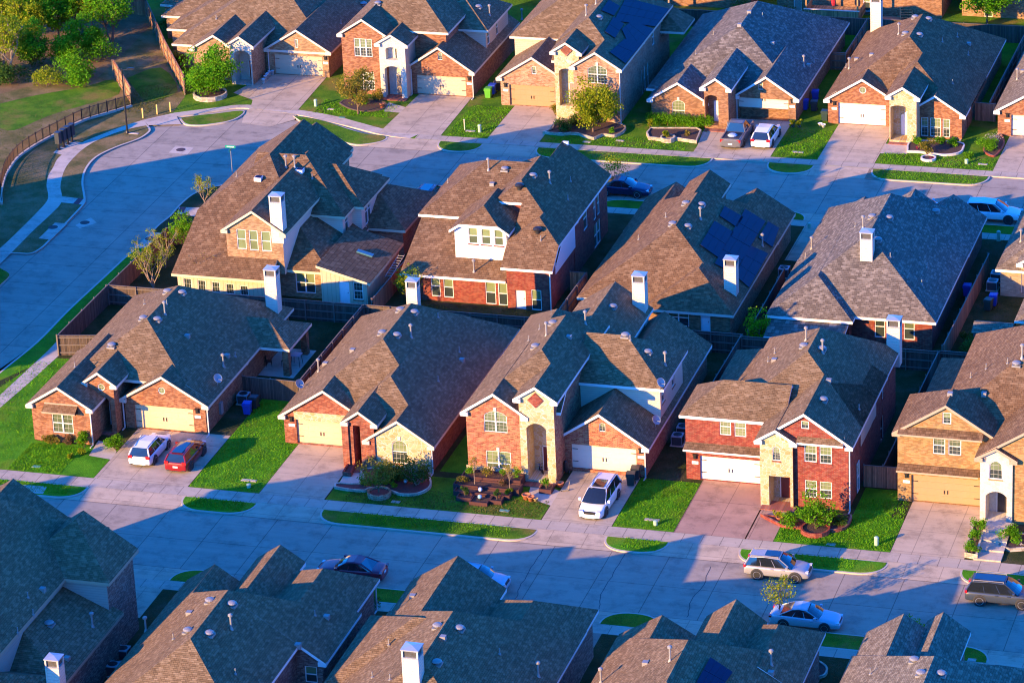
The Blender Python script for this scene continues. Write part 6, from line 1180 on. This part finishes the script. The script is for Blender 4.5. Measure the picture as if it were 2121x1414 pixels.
t = thing('wooden_deck', 'tan wooden deck with railing behind the back fence', 'deck', (4.2, 105.4, .12)); m = MB(); m.box(-2.9, 2.9, -1.6, 1.9, .9, 1.05); m.build('platform', woodmat('deck boards', (.45, .25, .1)), t); m = MB(); m.box(-2.9, 2.9, -1.66, -1.6, .6, 1.75); m.box(2.84, 2.9, -1.6, 1.9, .6, 1.75); m.box(-2.9, -2.84, -1.6, 1.9, .6, 1.75); m.build('side_boards', woodmat('deck boards', (.45, .25, .1)), t); m = MB(); m.box(-2.98, 2.98, -1.72, -1.54, 1.75, 1.83); m.build('handrail', TRIM, t)
for s in (-1, 1): m = MB(); m.box(s*2.75-.08, s*2.75+.08, -1.5, -1.34, 0, 3.4); m.build('post', woodmat('deck boards', (.45, .25, .1)), t)
t = thing('patio_umbrella', 'closed dark red parasol standing on the wooden deck', 'parasol', (4.1, 105.3, 1.15)); m = MB(); m.tube((0, 0, 0), (0, 0, 2.5), .03, 6); m.build('pole', DARKM, t); m = MB(); m.lathe([(.2, .8), (.26, 1.1), (.16, 2.0), (.03, 2.6)], n=8); m.build('canopy', pbr('red canvas', (.4, .01, .03), .8), t)
t = thing('outdoor_stair', 'open wooden stair by the orange patio at the top right', 'stair', (11.5, 107.2, .12), .2); m = MB()
for i in range(8): m.box(-.6, .6, i*.24-.13, i*.24+.13, .2+i*.2, .26+i*.2)
m.build('tread', woodmat('deck boards', (.45, .25, .1)), t); m = MB()
for s in (-1, 1): m.tube((s*.64, -.2, .05), (s*.64, 1.9, 1.8), .06, 6)
m.build('stringer', woodmat('deck boards', (.45, .25, .1)), t)
sheet('patio_slab', [R_(8.9, 13, 104.6, 108)], .14, pbr('orange patio tile', (.4, .2, .1), .8))
# off the picture: neighbours whose shadows fall across the side street and the bottom roofs
def plain(x0, x1, y0, y1, e, label, L=True):
    h = House('brick_house', label, ((x0+x1)/2, (y0+y1)/2), dict(b=BR_BROWN), RF_TAN, group='houses outside the left and lower edge'); h.block(x0, x1, y0, y1, dict(L=e, R=e, F=e, B=e) if L else dict(L=e, R=e), ops=[W(None, t0=(x0+x1)/2-1, t1=(x0+x1)/2+1, z0=.9, z1=2.2, n=2)]); h.block((x0+x1)/2, x1-.4, y1-6, y1+2, dict(L=e, R=e), .7); h.done()
# ------------------------------------------------------------------ vehicles
TYRE = pbr('tyre rubber', (.018, .018, .019), .8); RIM = pbr('alloy rim', (.5, .51, .53), .3, .7); RIMD = pbr('dark alloy rim', (.1, .1, .105), .35, .6); CGL = pbr('car glass', (.012, .016, .02), .04, coat=1, amt=.05); CLAD = pbr('grey bumper cladding', (.04, .04, .042), .6)
RED_L = pbr('red lamp lens', (.45, .01, .01), .15, coat=1); CLEAR = pbr('clear lamp lens', (.6, .63, .66), .1, coat=1); PLATE = pbr('plate white', (.75, .77, .78), .4)
def paint(name, c, metal=0): return pbr('paint '+name, c, .32, metal, amt=.03, coat=.45)
def car(label, x, y, rz, pt, kind='suv', L=4.65, Wd=1.86, H=1.68, rim=RIM, rails=False, sunroof=False, cat='car', plate_front=False):
    t = thing('parked_'+{'suv': 'suv', 'sedan': 'sedan', 'van': 'minivan', 'pickup': 'pickup'}[kind], label, cat, (x, y, .0), rz, 'parked cars'); S = 1.08; t.scale = (S, S, S)
    hl, hw = L/2, Wd/2; z0 = .2 if kind in ('sedan', 'van') else .26; wr = .34 if kind == 'sedan' else .39; wb = L*.29; belt = {'suv': 1.05, 'sedan': .92, 'van': 1.02, 'pickup': 1.12}[kind]
    # stations along the length: (x, deck height, half width factor)
    fr = {'suv': .96, 'sedan': .82, 'van': .93, 'pickup': 1.1}[kind]
    if kind == 'sedan': st = [(-1, .55, .76), (-.985, .78, .84), (-.93, .97, .93), (-.72, 1.0, .985), (-.35, .97, 1), (.2, .95, 1), (.38, .95, .995), (.62, .88, .975), (.85, .78, .93), (.96, .66, .82), (1, .5, .7)]
    elif kind == 'pickup': st = [(-1, 1.08, .94), (-.985, 1.12, .97), (-.8, 1.12, .99), (-.36, 1.12, 1), (.3, 1.12, 1), (.45, 1.14, 1), (.75, 1.12, .98), (.93, 1.06, .95), (.985, .95, .9), (1, .7, .86)]
    elif kind == 'van': st = [(-1, .7, .86), (-.985, 1.0, .93), (-.9, 1.02, .97), (-.5, 1.02, 1), (.3, 1.0, 1), (.5, 1.0, .99), (.7, .93, .97), (.88, .82, .91), (.97, .66, .8), (1, .5, .68)]
    else: st = [(-1, .72, .84), (-.985, 1.0, .92), (-.92, 1.03, .97), (-.5, 1.02, 1), (.25, 1.0, 1), (.42, 1.03, .995), (.65, .99, .975), (.86, .9, .93), (.965, .76, .84), (1, .56, .74)]
    body = MB(); sec = []
    for (u, zt, wf) in st:
        w = hw*wf; e = .06 if abs(u) > .97 else 0
        half = [(w*.86, z0+e), (w*.965, z0+.1+e), (w, z0+.34), (w*.985, max(zt-.22, z0+.36)), (w*.93, zt-.05), (w*.8, zt), (w*.4, zt+.018)]
        sec.append([V((u*hl, -a, b)) for a, b in half]+[V((u*hl, a, b)) for a, b in half[::-1]])
    n = len(sec[0]); shell = MB(); shell.v = [tuple(p) for s_ in sec for p in s_]
    for i in range(len(sec)-1):
        for j in range(n):
            k = (j+1) % n; shell.f.append((i*n+j, i*n+k, (i+1)*n+k, (i+1)*n+j)); shell.m.append(1 if j == n-1 or (j in (0, n-2) and kind != 'sedan') else 0)
    shell.f.append(tuple(range(n-1, -1, -1))); shell.m.append(0); shell.f.append(tuple(range((len(sec)-1)*n, len(sec)*n))); shell.m.append(0)
    # greenhouse
    gh = {'suv': (-.965, -.83, .1, .45), 'sedan': (-.76, -.36, .08, .42), 'van': (-.97, -.86, .16, .56), 'pickup': (-.28, -.2, .16, .42)}[kind]
    xs = [k*hl for k in gh]; zr = H; wg = hw*.93; wt = hw*.7; zb = belt-.01
    def gsec(xb, xt, zt, wf=1.0): return V((xb, -wg*wf, zb)), V((xt, -wt*wf, zt-.05)), V((xt, -wt*.86*wf, zt)), V((xt, wt*.86*wf, zt)), V((xt, wt*wf, zt-.05)), V((xb, wg*wf, zb))
    x0, x1, x2, x3 = xs; rr = gsec(x0, x1, zr-.05, .95); rm = gsec((x1+x2)/2, (x1+x2)/2, zr+.03); rf = gsec(x3, x2, zr-.04, .96)
    for a, b in ((rr, rm), (rm, rf)):
        for j in (1, 2, 3): body.face([a[j], b[j], b[j+1], a[j+1]][::-1], 0)
    for sgn, a, b, c_ in ((1, rr, rm, rf), (-1, rr, rm, rf)):
        i0, i1 = (0, 1) if sgn > 0 else (5, 4)
        gl = MB(); nn = 8; lo_ = [a[i0].lerp(c_[i0], k/nn) for k in range(nn+1)]; hi_ = [a[i1].lerp(b[i1], k/(nn/2)) if k <= nn/2 else b[i1].lerp(c_[i1], (k-nn/2)/(nn/2)) for k in range(nn+1)]
        for k in range(nn): q = [lo_[k], lo_[k+1], hi_[k+1], hi_[k]]; gl.face(q if sgn > 0 else q[::-1])
        gl.build('side_window', CGL, t, True)
        out = V((0, -.012*sgn, 0))
        for fx in (.36, .66) if kind != 'pickup' else (.5,):      # door pillars
            pb = a[i0].lerp(c_[i0], fx)+out; pt_ = a[i1].lerp(c_[i1], (fx-.1)/.8)+out; body.tube(pb, pt_, .018, 5)
        body.tube(c_[i0]+out, c_[i1]+out, .032, 5); body.tube(a[i0]+out, a[i1]+out, .06 if kind in ('suv', 'van') else .045, 5)
        body.tube(a[i1], b[i1], .022, 5); body.tube(b[i1], c_[i1], .022, 5)
    g = MB(); N_ = 6
    def wsp(i, j): a = rf[0].lerp(rf[5], i/N_); b = rf[1].lerp(rf[4], i/N_); p = a.lerp(b, j/3); e = 4*(i/N_)*(1-i/N_); return p+V((.14*e*(1-.6*j/3), 0, .03*e*(j/3)+.05*math.sin(PI*j/3)))
    for i in range(N_):
        for j in range(3): g.face([wsp(i, j), wsp(i+1, j), wsp(i+1, j+1), wsp(i, j+1)])
    g.build('windscreen', CGL, t, True)
    g = MB(); ins = lambda p: V((p.x-.01, p.y*.94, p.z)); g.face([ins(k) for k in (rr[0], rr[1], rr[2], rr[3], rr[4], rr[5])]); g.build('rear_window', CGL, t)
    if kind == 'pickup':                      # open load bed
        bx0, bx1 = -hl*.97, -.34*hl; bw = hw*.84; zt = 1.115
        body.box(bx0, bx1, -bw, bw, .62, .66, 1); 
        bd = MB(); bd.box(bx0, bx1, -bw, bw, 1.132, 1.138); bd.build('load_bed', pbr('bed liner', (.03, .03, .033), .7), t)
        cg = MB(); cg.lathe([(.42, 1.14), (.45, 1.2), (.3, 1.32), (.05, 1.36)], (-hl*.66, 0, 0), 12); cg.build('tarp_bundle', pbr('pale blue tarp', (.35, .45, .55), .6), t)
        for s in (-1, 1): body.box(bx0, bx1, s*bw-.05, s*bw+.05, 1.1, 1.19, 0)
        body.box(bx0-.05, bx0+.04, -bw, bw, 1.0, 1.19, 0)
    # wheel arches and wheels
    for sx in (-1, 1):
        for sy in (-1, 1):
            M = Matrix.Translation((sx*wb, sy*(hw-.05), wr+.02)) @ Matrix.Rotation(-PI/2*sy, 4, 'X'); body.lathe([(wr*1.16, -.1), (wr*1.16, .056), (wr*1.0, .058)], n=20, m=1, M=M)
            w = MB(); M = Matrix.Translation((sx*wb, sy*(hw-.09), wr)) @ Matrix.Rotation(-PI/2*sy, 4, 'X'); w.lathe([(wr*.6, -.1), (wr*.96, -.11), (wr, -.06), (wr, .07), (wr*.95, .115), (wr*.68, .12)], n=22, M=M); wo = w.build('wheel', TYRE, t)
            r = MB(); r.lathe([(wr*.68, .09), (wr*.7, .122), (wr*.62, .12), (wr*.56, .09), (.02, .085)], n=22, M=M)
            for k in range(5): r.box(-.032, .032, .03, wr*.6, .085, .118, 0, M @ Matrix.Rotation(2*PI*k/5, 4, 'Z'))
            r.build('rim', rim, wo)
    body.build('roof_frame', [pt, CLAD], t)
    bo = shell.build('body', [pt, CLAD], t, True); sm = bo.modifiers.new('round', 'SUBSURF'); sm.levels = sm.render_levels = 2
    for s in (-1, 1):
        hz = fr-.16
        l = MB(); l.box(hl*.9, hl*.965, s*hw*.5-.14, s*hw*.74+.02*s if s > 0 else s*hw*.5+.14, hz-.07, hz+.06) if False else l.box(hl*.88, hl*.972, min(s*hw*.5, s*hw*.8), max(s*hw*.5, s*hw*.8), hz-.07, hz+.05); l.build('headlight', CLEAR, t)
        l = MB(); tz = .86 if kind == 'sedan' else .98 if kind != 'pickup' else .95; l.box(-hl*.995, -hl*.93, min(s*hw*.58, s*hw*.93), max(s*hw*.58, s*hw*.93), tz-.1, tz+(.03 if kind == 'sedan' else .13)); l.build('taillight', RED_L, t)
        m = MB(); mx = x3-.22; m.box(mx-.09, mx+.07, s*(hw+.02), s*(hw+.2), zb+.03, zb+.2) if s > 0 else m.box(mx-.09, mx+.07, -hw-.2, -hw-.02, zb+.03, zb+.2); m.build('wing_mirror', pt, t)
        for fx in (-.12, .22): hd = MB(); yy = s*(hw*.99); hd.box(fx*hl-.1, fx*hl+.1, yy-.02, yy+.025, belt-.17, belt-.13); hd.build('door_handle', pt, t)
        if rails: r = MB(); yy = s*wt*.9; r.tube((x1+.12, yy, zr+.03), (x2-.1, yy, zr+.045), .028, 6); r.box(x1+.1, x1+.16, yy-.02, yy+.02, zr-.05, zr+.04); r.box(x2-.16, x2-.1, yy-.02, yy+.02, zr-.05, zr+.04); r.build('roof_rail', METAL, t)
    p = MB(); p.box(-hl-.012, -hl+.02, -.19, .19, .62, .76); p.build('licence_plate', PLATE, t)
    if plate_front: p = MB(); p.box(hl-.02, hl+.012, -.19, .19, .36, .5); p.build('licence_plate', PLATE, t)
    g = MB(); g.box(hl*.93, hl*.985, -hw*.42, hw*.42, fr-.36, fr-.16); g.build('grille', BLACK, t)
    if sunroof: p = MB(); xm = (x1+x2)/2; a, b = {'front': (xm-.05, x2-.12), 'long': (x1+.15, x2-.1)}[sunroof]; p.box(a, b, -wt*.62, wt*.62, zr-.01, zr+.034); p.build('sunroof', CGL, t)
    return t
CW, CR, CM = paint('white', (.78, .78, .77)), paint('dark red', (.24, .004, .01), .0), paint('maroon', (.3, .012, .03), 0)
CS, CG, CB, CGY, CLB = paint('silver', (.38, .37, .36), .3), paint('graphite', (.15, .155, .17), .2), paint('deep blue', (.012, .02, .07), .4), paint('steel blue grey', (.05, .065, .085), .2), paint('pale silver blue', (.38, .46, .5), .2)
U, D_ = PI/2, -PI/2
car('white SUV with silver roof rails on the orange house drive, beside the dark red one', -27.6, -9.75, U, CW, 'suv', 4.7, 1.85, 1.66, rails=True)
car('dark red SUV with black glass roof parked right of the white one', -24.3, -10.25, U, CR, 'suv', 4.6, 1.85, 1.62, sunroof='long', rim=RIMD)
car('white minivan with roof rails facing the street on the mottled house drive', 10.55, -11.4, D_-.03, CW, 'van', 5.1, 1.98, 1.75, rails=True, sunroof='front', plate_front=True, cat='minivan')
car('grey pickup truck with open bed on the slate roof house drive', 2.3, 69.3, U, CG, 'pickup', 5.8, 2.0, 1.92, cat='pickup truck')
car('white SUV beside the grey pickup under the half open garage', 5.15, 69.3, U, CW, 'suv', 4.8, 1.9, 1.7)
car('dark blue sedan half hidden behind the red brick house corner', -4.9, 53.5, 0, CB, 'sedan', 4.9, 1.86, 1.45)
car('black SUV of which only the roof shows over the tan house garage', -22.3, 47.9, U, CB, 'suv', 4.8, 1.9, 1.72, sunroof='long')
car('white SUV parked along the upper street at the right edge', 30.1, 53.35, 0, CW, 'suv', 4.9, 1.92, 1.72, rim=RIMD)
car('white car almost hidden behind the slate roof front gables', 23.5, 53.4, 0, CW, 'sedan', 4.8, 1.84, 1.46)
car('maroon sedan parked on the near side of the lower street', -4.6, -26.65, PI, CM, 'sedan', 4.9, 1.86, 1.45, rim=RIMD)
car('pale blue white SUV partly hidden by a brown roof peak on the lower street', 5.2, -26.5, -.02, CLB, 'suv', 4.6, 1.84, 1.66, rails=True)
car('silver SUV parked at the far kerb of the lower street', 26.75, -19.95, 0, CS, 'suv', 4.6, 1.84, 1.68, rails=True, sunroof='front')
car('pale silver sedan at the near kerb below the silver SUV', 30.45, -27.1, 0, CLB, 'sedan', 4.85, 1.83, 1.46)
car('steel blue grey SUV with glass roof at the right edge of the lower street', 43.7, -20.65, 0, CGY, 'suv', 4.95, 1.96, 1.75, rails=True, sunroof='long')
# ------------------------------------------------------------------ grass blades on the lawns
def blades(name, polys, n, mat, h=.09):
    mb = MB()
    for (x0, x1, y0, y1), k in polys:
        for _ in range(int(n*k)):
            x, y = rnd.uniform(x0, x1), rnd.uniform(y0, y1); a = rnd.random()*6.28; w = rnd.uniform(.03, .06); hh = h*rnd.uniform(.5, 1.3); l = rnd.uniform(-.08, .08)
            mb.face([(x-w*math.cos(a), y-w*math.sin(a), .12), (x+w*math.cos(a), y+w*math.sin(a), .12), (x+l, y+l*.7, .13+hh)])
    tag(mb.build(name, mat), kind='stuff')
LFG = leafmat('grass blade green', (.06, .25, .006), (.11, .36, .01), (.2, .38, .02), .3); LFD = leafmat('grass blade dry', (.05, .075, .015), (.12, .12, .035), (.2, .16, .07), .3)
blades('grass_blades', [((-45.5, -38.6, -14.6, 6), 1), ((-38.2, -33.6, -14.6, -9.6), .8), ((-22.4, -16.6, -14.6, 2), 1.5), ((12.5, 17.2, -14.6, -6), 1), ((25.3, 34, -14.6, -11.3), 1.1), ((30.2, 34, -11.3, -6), .5), ((-43, -31.6, -18.1, -16.4), .5), ((-21.4, -16.8, -18.1, -16.4), .3), ((25, 32, -18.1, -16.4), .35), ((14, 16.8, -18.1, -16.4), .2), ((-8, 5, -18.2, -16.4), .6)], 4200, LFG)
blades('grass_blades', [((-26.2, -22, 65.3, 74), .6), ((-15.8, 0, 61.4, 63.6), .4), ((-16, -2, 65.3, 68), .4), ((6.8, 11, 65.3, 73), .6), ((17, 27.8, 65.3, 68.2), .6), ((17.5, 27, 61.4, 63.6), .4), ((-41.5, -33.5, 69, 73), .5)], 4200, LFG)
blades('dry_grass_blades', [((-9.5, 6.5, -14.6, -11.5), 1), ((-110, -66, 48, 68), 2.0), ((-62, -58, 66, 74), .5), ((-18, -2, 15.6, 18.8), .4), ((-16, -4, 20, 24.5), .4)], 4200, LFD)
plain(-73, -57.5, -12, 9.2, 5.8, 'house standing left of the picture across the side street, first', False); plain(-76.5, -60.8, 9.8, 27, 5.8, 'house standing left of the picture across the side street, second', False); plain(-60, -46, -62, -40, 5.4, 'house standing below the lower left corner of the picture')
for i, (x, e) in enumerate(((-52, 5.4), (-35, 2.7), (-16, 2.7), (1, 2.7), (18, 2.7), (34, 2.7))): plain(x, x+13, -92, -72, e, 'house of the next street below the picture, number %s from the left' % ('one', 'two', 'three', 'four', 'five', 'six')[i])
# ------------------------------------------------------------------ camera, sun, sky
cd = bpy.data.cameras.new('camera'); cam = bpy.data.objects.new('camera', cd); COL.objects.link(cam)
cam.matrix_world = Matrix(((R2.x, U2.x, -_f.x, CAMP.x), (R2.y, U2.y, -_f.y, CAMP.y), (R2.z, U2.z, -_f.z, CAMP.z), (0, 0, 0, 1)))
cd.sensor_width = 36; cd.lens = 36*FPX/2121; cd.clip_start = 5; cd.clip_end = 6000; SC.camera = cam
EL, AZ = math.radians(14.4), math.radians(53.5)       # the light travels towards AZ (from +x, anticlockwise)
sd = bpy.data.lights.new('sun', 'SUN'); sun = bpy.data.objects.new('sun', sd); COL.objects.link(sun)
dirv = V((math.cos(AZ)*math.cos(EL), math.sin(AZ)*math.cos(EL), -math.sin(EL))); sun.rotation_euler = dirv.to_track_quat('-Z', 'Y').to_euler(); sun.location = (0, 0, 60)
sd.energy = SUN_E; sd.angle = math.radians(.5); sd.color = SUN_C
w = bpy.data.worlds.new('World'); SC.world = w; w.use_nodes = True; nt = w.node_tree; nt.nodes.clear()
o_ = nt.nodes.new('ShaderNodeOutputWorld'); bg = nt.nodes.new('ShaderNodeBackground'); sk = nt.nodes.new('ShaderNodeTexSky'); sk.sky_type = 'NISHITA'; sk.sun_disc = False; sk.sun_elevation = EL; sk.sun_rotation = math.atan2(-dirv.x, -dirv.y); sk.dust_density = .6; sk.ozone_density = 3.0
c = mixc(nt, 1.0, sk.outputs[0], SKY_T, 'MULTIPLY')
nt.links.new(c, bg.inputs[0]); bg.inputs[1].default_value = SKY_S; nt.links.new(bg.outputs[0], o_.inputs[0])
vs = SC.view_settings; vs.view_transform = 'Standard'; vs.look = 'None'; vs.exposure = EXPO; vs.gamma = 1; vs.use_curve_mapping = False
SC.cycles.filter_width = 1.1; SC.cycles.max_bounces = 5; SC.cycles.diffuse_bounces = 3; SC.cycles.transparent_max_bounces = 4; SC.cycles.caustics_reflective = False; SC.cycles.caustics_refractive = False
